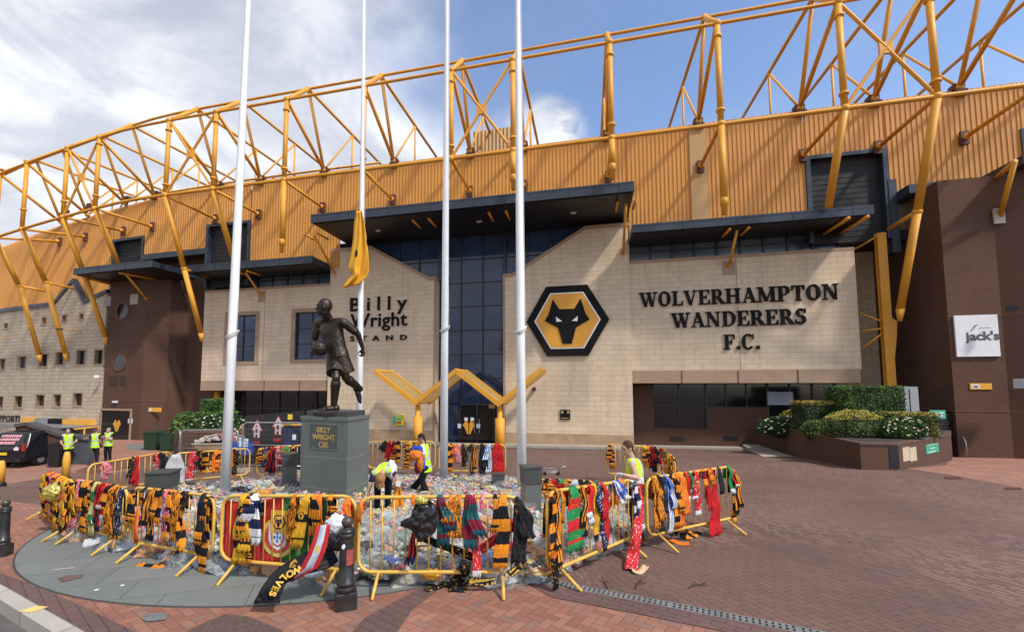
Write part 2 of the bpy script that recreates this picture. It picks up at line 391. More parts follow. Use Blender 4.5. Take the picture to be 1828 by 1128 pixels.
sheet('manhole_paving',[(335,1128),(400,1098),(440,1102),(505,1128),(500,1150),(330,1150)],plain('rust_manhole_cover',(.10,.06,.045),.8,var=.4,scale=30,bump=.6,bscale=90),3*H)
sheet('grey_patch',[(252,1106),(262,1098),(300,1096),(296,1108),(262,1112)],m_slab,3*H)
sheet('slab_patch',[(222,802),(228,793),(285,793),(290,800),(262,804)],m_slab,2*H)
sheet('rust_patch',[(102,1034),(120,1029),(150,1027),(146,1033),(110,1041)],plain('rust_cover',(.13,.075,.05),.8,var=.4,scale=30,bump=.5,bscale=90),3*H)
# road corner and kerb
kb=MB(); fc=MB()
def koff(i):
    a=kp[max(i-1,0)]; b=kp[min(i+1,len(kp)-1)]; t=(b-a).normalized(); return Vector((t.y,-t.x,0)) if True else 0
ins=[];outs=[]
for i,p in enumerate(kp):
    n_=koff(i); 
    if n_.y>0: n_=-n_
    ins.append(p-n_*.075+Vector((0,0,.012+G*0))); outs.append(p+n_*.075+Vector((0,0,.012)))
vs=[];uv=[];l=0
for i in range(len(kp)):
    if i: l+=(kp[i]-kp[i-1]).length
    low=outs[i]+Vector((0,0,-.15)); low2=ins[i]+Vector((0,0,-.15))
    vs+=[ins[i],outs[i],low,low2]; uv+=[(l,0),(l,.15),(l,.3),(l,.4)]
fs=[]
for i in range(len(kp)-1):
    for j in range(4): fs.append([i*4+j,i*4+(j+1)%4,(i+1)*4+(j+1)%4,(i+1)*4+j])
kb.add(vs,fs,uv); kb.build('kerb',m_kerb)['kind']='structure'
rd=MB(); rv=[p+Vector((0,0,-.13)) for p in kp]; n_=len(rv)
far=[Vector((-14,-12,.4)),Vector((4,-12,.4))]
rd.add(rv+[Vector((-12,kp[0].y-1,-.13-G*kp[0].y)),Vector((-12,-3,.05)),Vector((3,-3,.05)),Vector((3,kp[-1].y,-.13-G*kp[-1].y))],[list(range(n_))+[n_+3,n_+2,n_+1,n_]])
rd.build('road',m_asph)['kind']='structure'
ym=MB(); a=gnd(58,1091)+Vector((0,0,.017)); b=gnd(75,1089)+Vector((0,0,.017))
ym.add([a+Vector((-.05,.09,0)),a+Vector((-.12,-.03,0)),a+Vector((.05,-.05,0)),a+Vector((.1,.07,0))],[(0,1,2,3)])
ym.build('kerb_marking',plain('faded_yellow_paint',(.62,.45,.15),.8))['kind']='structure'
# ---------------- the stand ----------------
def pz(px,py,o=0): return pa(px,py,o)
stand=thing('stadium_stand',W(-10,0,-1.6),'long stadium stand with gold corrugated cladding, tubular roof truss and cream stone front','stadium stand')
ZT=17.15
def dzl(s): return -.075*max(0,-33-s)
def clad(s0,s1,zb,name='wall_cladding',zt=ZT):
    mb=MB(); prof=[(0,0),(.06,0),(.085,.036),(.145,.036),(.17,0)]; s=s0; cols_=[]
    while s<s1-.01:
        for a,b in prof:
            q=min(s+a,s1); f=(q-s0)/(s1-s0); z=zb[0]+(zb[1]-zb[0])*f if isinstance(zb,tuple) else zb
            cols_.append((q,b,z))
        s+=.23
    vs=[];uv=[]
    for q,b,z in cols_:
        k=dzl(q)
        for zz_,oo in ((z,b),(zt+k,b),(zt+.22+k,b-.08),(zt+.38+k,b-.3),(zt+.45+k,b-.7)):
            vs.append(W(q,oo,zz_)); uv.append((q,zz_))
    fs=[[i*5+k,(i+1)*5+k,(i+1)*5+k+1,i*5+k+1] for i in range(len(cols_)-1) for k in range(4)]
    mb.add(vs,fs,uv); return mb.build(name,m_orn,stand)
zl=pa(60,565,0)[1]; sL=-75
s190=pa(196,450)[0]; s203=pa(203,430)[0]; s258=pa(258,430)[0]; s370=pa(370,420)[0]; s447=pa(447,420)[0]
ztA=pa(230,425)[1]; ztB=pa(405,398)[1]; zbA=pa(310,449)[1]
s1438=pa(1438,300)[0]; s1583=pa(1583,300)[0]
s1820=pa(1821,240)[0]
clad(sL,s203,(4.5,5.5)); clad(s258,s370,zbA); clad(s447,-19.2,10.3); clad(-19.2,-.05,12.55); clad(-.05,s1438,10.6)
clad(s1583,s1820,12.25)
def clad_top(s0,s1,zb): return clad(s0,s1,zb)
clad_top(s203,s258,ztA); clad_top(s370,s447,ztB); clad_top(s1438,s1583,14.68); clad_top(s1820,32,14.9)
# smooth pilaster strips on the cladding
for px in (1245,):
    s=pa(px,260)[0]; mb=MB(); mb.sbox(s-.45,s+.45,.06,.09,10.6,17.1); mb.build('cladding_pilaster',m_tan,stand)
mb=MB(); mb.sbox(-31,30,-.6,-.55,13.2,17.0); mb.sbox(-60,-31.01,-.6,-.55,13.2,15.2); mb.build('cladding_backing',m_orn,stand)
# louvred openings
def opening(s0,s1,z0,z1):
    mb=MB(); mb.sbox(s0,s1,-.30,-.25,z0,z1); lv=mb.build('louvre_opening',m_void,stand)
    mb=MB(); mb.sbox(s0-.02,s0+.2,-.25,.10,z0,z1); mb.sbox(s1-.2,s1+.02,-.25,.10,z0,z1); mb.sbox(s0+.2,s1-.2,-.25,.10,z1-.2,z1); mb.build('frame',m_navy,lv)
    mb=MB()
    z=z0
    while z<z1-.3:
        mb.sbox(s0+.21,s1-.21,-.25,-.235,z,z+.015); z+=.3
    mb.build('slat',m_void,lv)
opening(s203,s258,9.5,ztA); opening(s370,s447,9.5,ztB); opening(s1438,s1583,9.8,14.68); opening(s1820,26,12,14.9)
mb=MB(); mb.sbox(s203-1,-29.9,-1.6,-1.3,-3,zbA+1.2); mb.build('rear_brick_wall',m_brick,stand)
mb=MB(); mb.sbox(s258,s370,-.3,.1,zbA-.45,zbA-.01); mb.build('dark_eave',m_navy,stand)
mb=MB(); mb.sbox(s1583-.05,s1583+.3,-.5,.14,9.0,12.9); mb.build('corner_trim',m_navy,stand)
# brown plinth blocks carrying the roof truss
fr_px=[(12,0),(39,411),(112,392),(169,378),(295,349),(380,341),(507,325),(648,308),(805,280),(916,270),(1092,252),(1287,222),(1507,180),(1672,165)]
S=[-47.3]+[pa(x,y,4.2)[0] for x,y in fr_px[1:]]+[16.4,20.2]
# block at the rear base of each frame
def tube_obj(name,pts,r,parent,mat=m_yel,n=10): 
    mb=MB(); mb.tube(pts,r,n); return mb.build(name,mat,parent,True)
NODE=dict(Fb=(4.2,14.8),Ft=(4.2,20.0),Rt=(2.1,22.15),Rb=(.1,17.45),Bk=(-9,22.3),Bm=(-3.65,22.22),Br=(-3.65,17.3))
def dzl(s): return -.075*max(0,-33-s)
def P(s,k): o,z=NODE[k]; return W(s,o,z+dzl(s))
leg={1:'lean',2:'lean',3:'mid',4:'lean',5:'mid',6:'col',7:None,8:'none',9:'col2',10:'col2',11:'col',12:'mid',13:'lean2',0:'lean',14:None,15:None}
for i,s in enumerate(S):
    mb=MB()
    mb.tube([P(s,'Fb'),P(s,'Ft')],.14,12); mb.tube([P(s,'Ft'),P(s,'Rt')],.14,12)
    mb.tube([P(s,'Ft'),P(s,'Rb')],.115,10); mb.tube([P(s,'Rt'),P(s,'Rb')],.105,10); mb.tube([P(s,'Rt'),P(s,'Bk')],.105,10)
    mb.tube([P(s,'Bm'),P(s,'Rb')],.07,8); mb.tube([P(s,'Bm'),P(s,'Br')],.07,8)
    for k,r in (('Fb',.20),('Ft',.20),('Rt',.18),('Rb',.18)):
        mb.ball(P(s,k),r,10)
    # collars where tubes are bolted
    for zc in (19.3,15.5): mb.lathe(W(s,4.2,zc),[(.15,-.06),(.2,-.05),(.2,.05),(.15,.06)],12)
    mb.tube([P(s,'Fb'),W(s,.25,14.7)],.10,8); mb.ball(W(s,.3,14.7),.16,8)
    kind=leg.get(i)
    if kind in('lean','mid','lean2'):
        e=(2.55,10.25) if kind!='mid' else (2.35,10.85); mb.tube([P(s,'Fb'),W(s,*e)],.17,12)
        if kind!='mid':
            mb.ball(W(s,*e),.20,10); f=(.85,5.3) if i>=2 else (.85,4.1)
            mb.tube([W(s,*e),W(s,f[0]+.1,f[1]+.6)],.17,12); mb.tube([W(s,f[0]+.1,f[1]+.6),W(s,*f)],[.19,.09],12)
            mb.tube([W(s,*e),W(s,.5,10.15)],.10,8)
    if kind in('col','col2'):
        zb=at(*{6:(500,452),9:(917,340),10:(1096,322),11:(1299,385)}[i],W(s,4.2,0).y).z+.5
        mb.tube([P(s,'Fb'),W(s,4.2,zb+.35)],.16,12); mb.lathe(W(s,4.2,zb),[(.12,-.45),(.13,0),(.18,.02),(.18,.3),(.16,.35)],12)
    fo=mb.build('truss_frame',m_yel,stand,True)
    bl=MB(); bl.sbox(s-.27,s+.27,.06,.22,16.98,17.3); bl.sbox(s-.24,s+.24,-.3,.12,17.4,17.66); bl.build('bearing_block',m_dred,fo)
    bl=MB(); bl.sbox(s-.18,s+.18,.08,.22,14.35,15.05); bl.build('wall_plate',m_dred,fo)
def chord(k,r,name,ext=None):
    pts=[P(s,k) for s in ([S[0]-6]+S)]
    full=[]
    sl=[S[0]-6]+S
    for a,b in zip(sl,sl[1:]):
        for j in range(3): full.append(P(a+(b-a)*j/3,k))
    full.append(P(sl[-1],k)); mb=MB(); mb.tube(full,r,8); return mb.build(name,m_yel,stand,True)
chord('Ft',.085,'top_chord'); chord('Rt',.085,'top_chord'); chord('Fb',.10,'bottom_chord')
def xbrace(a,b):
    mb=MB(); mb.tube([P(a,'Ft'),P(b,'Fb')],.08,8); mb.tube([P(b,'Ft'),P(a,'Fb')],.08,8)
    c=(P(a,'Ft')+P(b,'Fb')+P(b,'Ft')+P(a,'Fb'))/4; mb.box(c,(.55,.12,.55),-A0); mb.build('cross_brace',m_yel,stand)
xbrace(S[8],S[9]); xbrace(S[4],S[5]); xbrace(S[12],S[13]); xbrace(S[2],S[3])
# rear roof truss seen beyond the left part
mb=MB()
for i in range(0,6):
    s=S[i]; s2=S[i+1]
    mb.tube([W(s,-3.6,17.3),W((s+s2)/2,-3.6,19.6),W(s2,-3.6,17.3)],.07,6)
mb.tube([W(s-3,-3.6,19.6) for s in S[:8]],.09,6); mb.build('rear_truss',m_yel,stand,True)
# grey floodlight lattice far left
mb=MB()
for z in (17.6,18.9): mb.tube([W(-66,-14,z+1.5),W(-44,-14,z)],.13,6)
for k in range(8): mb.tube([W(-66+k*2.75,-14,19.1-k*.19),W(-64.6+k*2.75,-14,20.2-k*.17),W(-63.2+k*2.75,-14,18.9-k*.19)],.08,6)
mb.build('roof_lattice',m_gry,stand,True)
# raised part of the roof behind the eave
a=pa(845,260,-6); b=pa(925,252,-6); mb=MB(); z1=pa(885,231,-6)[1]
k=a[0]
vs=[];
while k<b[0]: vs.append(k); k+=.15
mb.add([W(q,-6+(.09 if i%2 else 0),z) for i,q in enumerate(vs) for z in (15,z1)],[[i*2,i*2+2,i*2+3,i*2+1] for i in range(len(vs)-1)],[(q,z) for q in vs for z in(15,z1)])
mb.sbox(a[0],b[0],-12,-6.2,15,z1-.02); mb.build('roof_housing',m_tan,stand)
# ---- entrance block
TS0,TS1=-19.9,0
gl=pa(778,600)[0]; gr=pa(898,600)[0]
def px_poly(pts,o=0): return [pa(x,y,o) for x,y in pts]
zc=pa(1083,402)[1]
kx=pa(662,440)[0]; zk=pa(662,440)[1]; kx2=pa(766,497)[0]; zk2=pa(766,496)[1]
left=[(TS0,-3),(gl,-3),(gl,zk2),(kx2,zk2),(kx,zk),(TS0,zk)]
rx=pa(1045,404)[0]; rz=pa(1080,402)[1]; rx2=pa(914,488)[0]; rz2=pa(905,490)[1]
right=[(gr,-3),(TS1,-3),(TS1,rz),(rx,rz),(rx2,rz2),(gr,rz2)]
for q in (left,right):
    mb=MB(); mb.prism(q,-.7,0); mb.build('stone_wall',m_stone,stand)
cp=MB()
def coping(a,b,th=.16,o0=-.72,o1=.05):
    d=Vector((b[0]-a[0],b[1]-a[1])); 
    cp.prism([(a[0],a[1]-th*1.1),(b[0],b[1]-th*1.1),(b[0],b[1]+.04),(a[0],a[1]+.04)],o0,o1)
coping((TS0-.03,zk),(kx,zk)); coping((kx+.003,zk),(kx2,zk2)); coping((kx2+.003,zk2),(gl,zk2))
coping((rx+.003,rz),(TS1+.03,rz)); coping((rx2+.003,rz2),(rx,rz)); coping((gr,rz2),(rx2,rz2))
cp.sbox(gl-.14,gl-.002,-.72,.03,-2,zk2-.18); cp.sbox(gr+.002,gr+.14,-.72,.03,-2,rz2-.18)
cp.build('coping_band',m_band,stand)
m_bs=plain('stained_stone_base',(.40,.27,.16),.85,var=.2,scale=1.5); base=MB(); base.sbox(TS0,gl-.15,0,.02,-2.2,-.75); base.build('wall_base_course',m_bs,stand); base=MB(); base.sbox(gr+.15,TS1,0,.02,-2.2,-.75); base.build('wall_base_course',m_bs,stand)
mb=MB(); mb.sbox(TS0,TS0+.14,-1.4,-.05,zk,12.1); mb.build('corner_jamb',m_frame,stand); mb=MB(); mb.sbox(TS1-.14,TS1,-1.4,-.05,rz,12.1); mb.build('corner_jamb',m_frame,stand)
gz=MB(); gz.sbox(TS0+.1,TS1-.1,-.9,-.8,-2,12.3); gls=gz.build('curtain_wall',m_glass,stand)
mu=MB(); ccols=[gl+.0+(gr-gl)*k/3 for k in range(4)]; ds=(gr-gl)/3
k=-12
cols_=[gl+ds*i for i in range(-5,9)]
for c in cols_:
    if TS0+.2<c<TS1-.1:
        if abs(c-gl)<.01 or abs(c-gr)<.01: mu.sbox(c-.1,c+.1,-.8,-.66,-2,12.1)
        else: mu.sbox(c-.045,c+.045,-.8,-.70,(-2 if gl<c<gr else 8),12.1)
z=1.0
while z<12.2:
    mu.sbox((gl+.1 if z<8 else TS0+.2),(gr-.1 if z<8 else TS1-.2),-.8,-.74,z-.035,z+.035); z+=1.58
mu.build('mullion',m_frame,gls)
# grey-framed bottom edge and doors
dr=MB(); dl=pa(822,720,-.7)[0]; dr_=pa(882,720,-.7)[0]; dz=pa(850,722,-.7)[1]
dr.sbox(dl,dr_,-.78,-.68,-1.7,dz); door=dr.build('entrance_door',m_dglass,stand)
fm=MB(); mid=(dl+dr_)/2
for a,b in ((dl-.06,dl+.02),(mid-.04,mid+.04),(dr_-.02,dr_+.06)): fm.sbox(a,b,-.69,-.62,-1.7,dz)
fm.sbox(dl,dr_,-.69,-.63,dz-.05,dz+.06); fm.build('door_frame',m_frame,door)
hd=MB()
for sgn in(-1,1): hd.tube([W(mid+sgn*.16,-.6,-.9),W(mid+sgn*.16,-.56,0.0)],.02,8)
hd.build('door_handle',m_gry,door)
# ---- side blocks
def stonebox(s0,s1,z0,z1,wins=()):
    mb=MB()
    # split around windows so that the openings are real
    xs=sorted({s0,s1,*[a for w_ in wins for a in (w_[0],w_[1])]})
    for a,b in zip(xs,xs[1:]):
        hit=[w_ for w_ in wins if w_[0]<=a+.001 and w_[1]>=b-.001]
        if hit: mb.sbox(a,b,-.45,-.15,z0+.715,hit[0][2]); mb.sbox(a,b,-.45,-.15,hit[0][3],z1-.17)
        else: mb.sbox(a,b,-.45,-.15,z0+.715,z1-.17)
    o=mb.build('stone_wall',m_stone,stand)
    bd=MB(); bd.sbox(s0-.005,s1+.005,-.45,-.143,z0,z0+.72); bd.build('stone_band',m_band,stand); bd=MB(); bd.sbox(s0-.005,s1+.005,-.5,-.14,z1-.18,z1)
    s=s0+2.6
    bd.build('top_band',m_band,stand)
    jt=MB(); s=s0+2.7
    while s<s1: jt.sbox(s-.012,s+.012,-.2,-.105,z0+.01,z0+.715); s+=2.9
    sm=(s0+s1)/2; jt.sbox(sm-.012,sm+.012,-.2,-.146,z0+.73,z1-.19); jt.build('panel_joint',plain('joint_sealant',(.12,.08,.06),.9),stand)
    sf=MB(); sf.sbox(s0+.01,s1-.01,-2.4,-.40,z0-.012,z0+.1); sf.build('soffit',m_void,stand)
def window(s0,s1,z0,z1,nc=2,nr=3,o=-.36,glassm=m_glass,surround=True,parent=stand):
    g_=MB(); g_.sbox(s0,s1,o-.05,o,z0,z1); gg=g_.build('window',glassm,parent)
    f=MB(); t=.06
    f.sbox(s0,s0+t,o,o+.08,z0,z1); f.sbox(s1-t,s1,o,o+.08,z0,z1); f.sbox(s0+t,s1-t,o,o+.08,z0,z0+t); f.sbox(s0+t,s1-t,o,o+.08,z1-t,z1)
    for i in range(1,nc): a=s0+(s1-s0)*i/nc; f.sbox(a-.035,a+.035,o,o+.07,z0+t,z1-t)
    for i in range(1,nr): a=z0+(z1-z0)*i/nr; f.sbox(s0+t,s1-t,o,o+.06,a-.03,a+.03)
    f.build('window_frame',m_frame,gg)
    if surround:
        q=MB(); b=.34; o2=-.13
        q.sbox(s0-b,s0,-.4,o2,z0,z1); q.sbox(s1,s1+b,-.4,o2,z0,z1); q.sbox(s0-b,s1+b,-.4,o2,z0-.28,z0-.002); q.sbox(s0-b,s1+b,-.4,o2,z1+.002,z1+.28)
        q.build('window_surround',m_band,gg)
    return gg
z0L=pa(470,697)[1]; z1L=9.3
w1=(pa(404,600)[0],pa(453,600)[0],pa(430,645)[1],pa(430,562)[1]); w2=(pa(524,600)[0],pa(588,600)[0],pa(550,641)[1],pa(550,556)[1])
stonebox(-30.7,TS0-.01,z0L,z1L,[w1,(w2[0],TS0-.3,w2[2],w2[3])])
window(*w1); window(w2[0],TS0-.3,w2[2],w2[3],2,3)
stonebox(.01,11.45,2.25,9.5)
mb=MB(); mb.sbox(11.40,11.44,-3.4,-.46,2.25,9.5); mb.build('stone_return',m_stone,stand)
# clerestory strips
def clere(s0,s1,z0,z1):
    g_=MB(); g_.sbox(s0,s1,-.62,-.58,z0,z1); gg=g_.build('clerestory_window',m_glass2,stand)
    f=MB(); s=s0
    while s<=s1+.01: f.sbox(s-.05,s+.05,-.58,-.48,z0,z1); s+=(s1-s0)/round((s1-s0)/1.25)
    f.sbox(s0,s1,-.58,-.5,z0,z0+.06); f.sbox(s0,s1,-.58,-.5,z0+.55,z0+.61); f.build('window_frame',m_frame,gg)
clere(-30.1,TS0-.05,z1L,10.15); clere(.05,10.9,9.5,10.5)
# ---- flat canopies
def canopy(s0,s1,o,z0,z1,back=-.6,name='roof_canopy',mat=m_navy,parent=stand):
    mb=MB(); mb.sbox(s0,s1,back,o,z0,z1-.05); mb.sbox(s0,s1,o-.02,o+.06,z0-.03,z1)
    c=mb.build(name,mat,parent)
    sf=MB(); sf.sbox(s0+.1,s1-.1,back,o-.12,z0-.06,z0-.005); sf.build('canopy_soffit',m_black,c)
    j=MB(); s=s0+2.6
    while s<s1: j.sbox(s-.015,s+.015,o+.055,o+.075,z0-.02,z1-.01); s+=2.6
    j.sbox(s0,s1,o+.055,o+.07,z1-.12,z1-.09); j.build('fascia_joint',m_black,c)
    return c
c1=canopy(-18.95,-.02,3.7,12.12,12.62); c2=canopy(-.05+.03,11.25,2.0,10.5,10.92); c3=canopy(-30.25,TS0-.02,2.0,10.15,10.62)
mb=MB(); mb.sbox(-18.4,-.3,-.7,3.2,12.63,12.68); mb.build('canopy_roof',m_gry,c1)
def prop(c,s,o,z,o2,z2,rods=True):
    mb=MB(); mb.tube([W(s,o,z),W(s,o2,z2)],.075,8); mb.ball(W(s,o2,z2),.1,8)
    mb.build('canopy_strut',m_yel,c,True)
    if rods:
        for ds_ in (-.45,.45):
            mb=MB(); mb.tube([W(s+ds_,o+.3,z-.02),W(s+ds_,o-.9,z+.0)],.07,8); mb.ball(W(s+ds_,o+.3,z-.02),.09,8); mb.build('canopy_beam',m_yel,c,True)
    
prop(c1,-19.5,2.6,11.75,.05,9.9); prop(c1,-.35,2.6,11.9,.05,9.9)
for px in (755,890):
    s=pa(px,380,2.6)[0]; 
    for d_ in(-.5,.5):
        mb=MB(); mb.tube([W(s+d_,3.0,11.97),W(s+d_,1.7,11.97)],.075,8); mb.build('canopy_beam',m_yel,c1,True)
prop(c2,5.35,1.5,10.35,-.05,8.85); prop(c3,-25.6,1.5,10.0,-.05,8.7)
for s in (10.9,): 
    for d_ in(-.4,.4):
        mb=MB(); mb.tube([W(s+d_-.4,2.2,10.32),W(s+d_-.4,-.4,10.32)],.085,8); mb.build('canopy_beam',m_yel,c2,True)
for s,cz in ((5.35,8.85),(-25.6,8.7)):
    mb=MB(); mb.sbox(s-.32,s+.32,-.2,-.12,cz-.5,cz+.3); mb.build('strut_plate',m_band,stand)
for i in range(3):
    mb=MB(); mb.sbox(*( (-15.6,-15.3) if i==0 else (-8.9,-8.6) if i==1 else (-3.3,-3.0)),1.6,1.75,12.0,12.1); l_=mb.build('soffit_light',m_white,c1)
# ---- ground floor walls beneath the side blocks
mb=MB(); oB=-1.5
zb=lambda x,y:pa(x,y,oB)
wa=zb(1165,688); wb=zb(1263,766); wc=zb(1366,725)
sA=wa[0]; sB=wb[0]; sC=zb(1371,700)[0]; zS=wb[1]; zM=zb(1300,727)[1]
mb.sbox(-.3,sA,oB-.3,oB,-3,2.3); mb.sbox(sA,sB,oB-.3,oB,-3,zS); mb.sbox(sB,sC,oB-.3,oB,-3,zM); mb.sbox(sC,11.0,oB-.3,oB,-3,.0)
mb.build('brick_wall',m_brick,stand)
window(sA,sB,zS,2.27,2,2,o=oB-.15,glassm=m_dglass,surround=False); window(sB,sC,zM,2.27,3,1,o=oB-.15,glassm=m_dglass,surround=False)
window(sC,10.9,0.0,2.27,3,2,o=oB-.15,glassm=m_dglass,surround=False)
mb=MB(); a=zb(1370,699); b=zb(1417,723); mb.sbox(a[0],b[0],oB-.06,oB-.02,b[1],a[1]); mb.build('window_blind',plain('pale_blind',(.30,.31,.36),.5),stand)
mb=MB(); 
for x0,x1,y in ((1196,1222,783),(1292,1318,782)): a=zb(x0,y-4); b=zb(x1,y+4); mb.sbox(a[0],b[0],oB,oB+.03,b[1],a[1])
mb.build('air_brick',m_void,stand)
mb=MB(); mb.sbox(-30.5,TS0,-2.3,-2.2,-3,z0L); gf=mb.build('ground_floor_glazing',m_dglass,stand)
mb=MB(); s=-30.2
while s<TS0: mb.sbox(s-.05,s+.05,-2.2,-2.1,-3,z0L); s+=1.6
mb.sbox(-30.4,TS0,-2.2,-2.12,.35,.45); mb.build('mullion',m_frame,gf)
mb=MB(); mb.tube([W(-30.0,-1,-2),W(-30.0,-1,z0L)],.22,12); mb.build('support_column',m_yel,stand,True)
# recessed wall, braced column at the right end
mb=MB(); mb.sbox(11.0,14.6,-3.6,-3.3,-3,11.0); mb.build('stone_wall',m_stone,stand)
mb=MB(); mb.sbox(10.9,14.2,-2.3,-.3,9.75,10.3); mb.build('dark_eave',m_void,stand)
sc_=pa(1586,600,.1)[0]
mb=MB(); mb.sbox(sc_-.2,sc_+.2,.08,.12,-2,10.1); mb.sbox(sc_-.2,sc_+.2,-.16,-.12,-2,10.1); mb.sbox(sc_-.03,sc_+.03,-.12,.08,-2,10.1)
# tapering gusset
mb.prism([(sc_+.2,5.6),(sc_+.42,5.4),(sc_+.36,4.6),(sc_+.2,3.4)],.0,.1)
cl=mb.build('braced_column',m_yel,stand)
for (z_a,z_b) in ((9.3,7.9),(6.4,5.45),(5.0,5.05),(3.6,4.8),(2.5,1.35),(1.1,1.15)):
    mb=MB(); mb.tube([W(11.4,-1.2,z_a),W(sc_-.2,0,z_b if z_b!=7.9 else 9.9)],.05,6); mb.build('tie_rod',m_yel,cl,True)
# brown roof band over right brickwork
mb=MB(); mb.sbox(s1583+.3,pa(1755,305,1)[0],-.6,1.0,11.75,12.2); mb.sbox(pa(1755,305,1)[0],30,-.6,3.0,11.9,12.3); mb.build('dark_eave',m_navy,stand)
# ---------------- lettering and crest ----------------
def textmesh(body,size,bold=0.0,depth=.02,spacing=1.0,align='CENTER'):
    cu=bpy.data.curves.new('t','FONT'); cu.body=body; cu.size=size; cu.offset=bold; cu.extrude=depth; cu.align_x=align; cu.space_character=spacing; cu.resolution_u=3
    o=bpy.data.objects.new('t',cu); col.objects.link(o); dg=bpy.context.evaluated_depsgraph_get(); me=bpy.data.meshes.new_from_object(o.evaluated_get(dg)); bpy.data.objects.remove(o); bpy.data.curves.remove(cu); return me
def place_text(name,body,cap,origin,xdir,ndir,mat,parent,bold=0,depth=.02,spacing=1.,fitw=None,up=Vector((0,0,1))):
    me=textmesh(body,cap/.70,bold,depth,spacing); xdir=Vector(xdir).normalized(); ndir=Vector(ndir).normalized()
    if len(me.vertices)==0: return None
    xs=[v.co.x for v in me.vertices]; ys=[v.co.y for v in me.vertices]; k=1; cx_=(min(xs)+max(xs))/2
    if fitw: k=fitw/(max(xs)-min(xs))
    off=Vector(parent['_o'])
    for v in me.vertices:
        c=v.co; v.co=Vector(origin)+xdir*((c.x-cx_)*k)+up*c.y+ndir*c.z-off
    me.materials.clear(); me.materials.append(mat); o=bpy.data.objects.new(name,me); col.objects.link(o); o.parent=parent; o['_o']=tuple(off); return o
UD=W(1,0,0)-W(0,0,0); ND=W(0,1,0)-W(0,0,0)
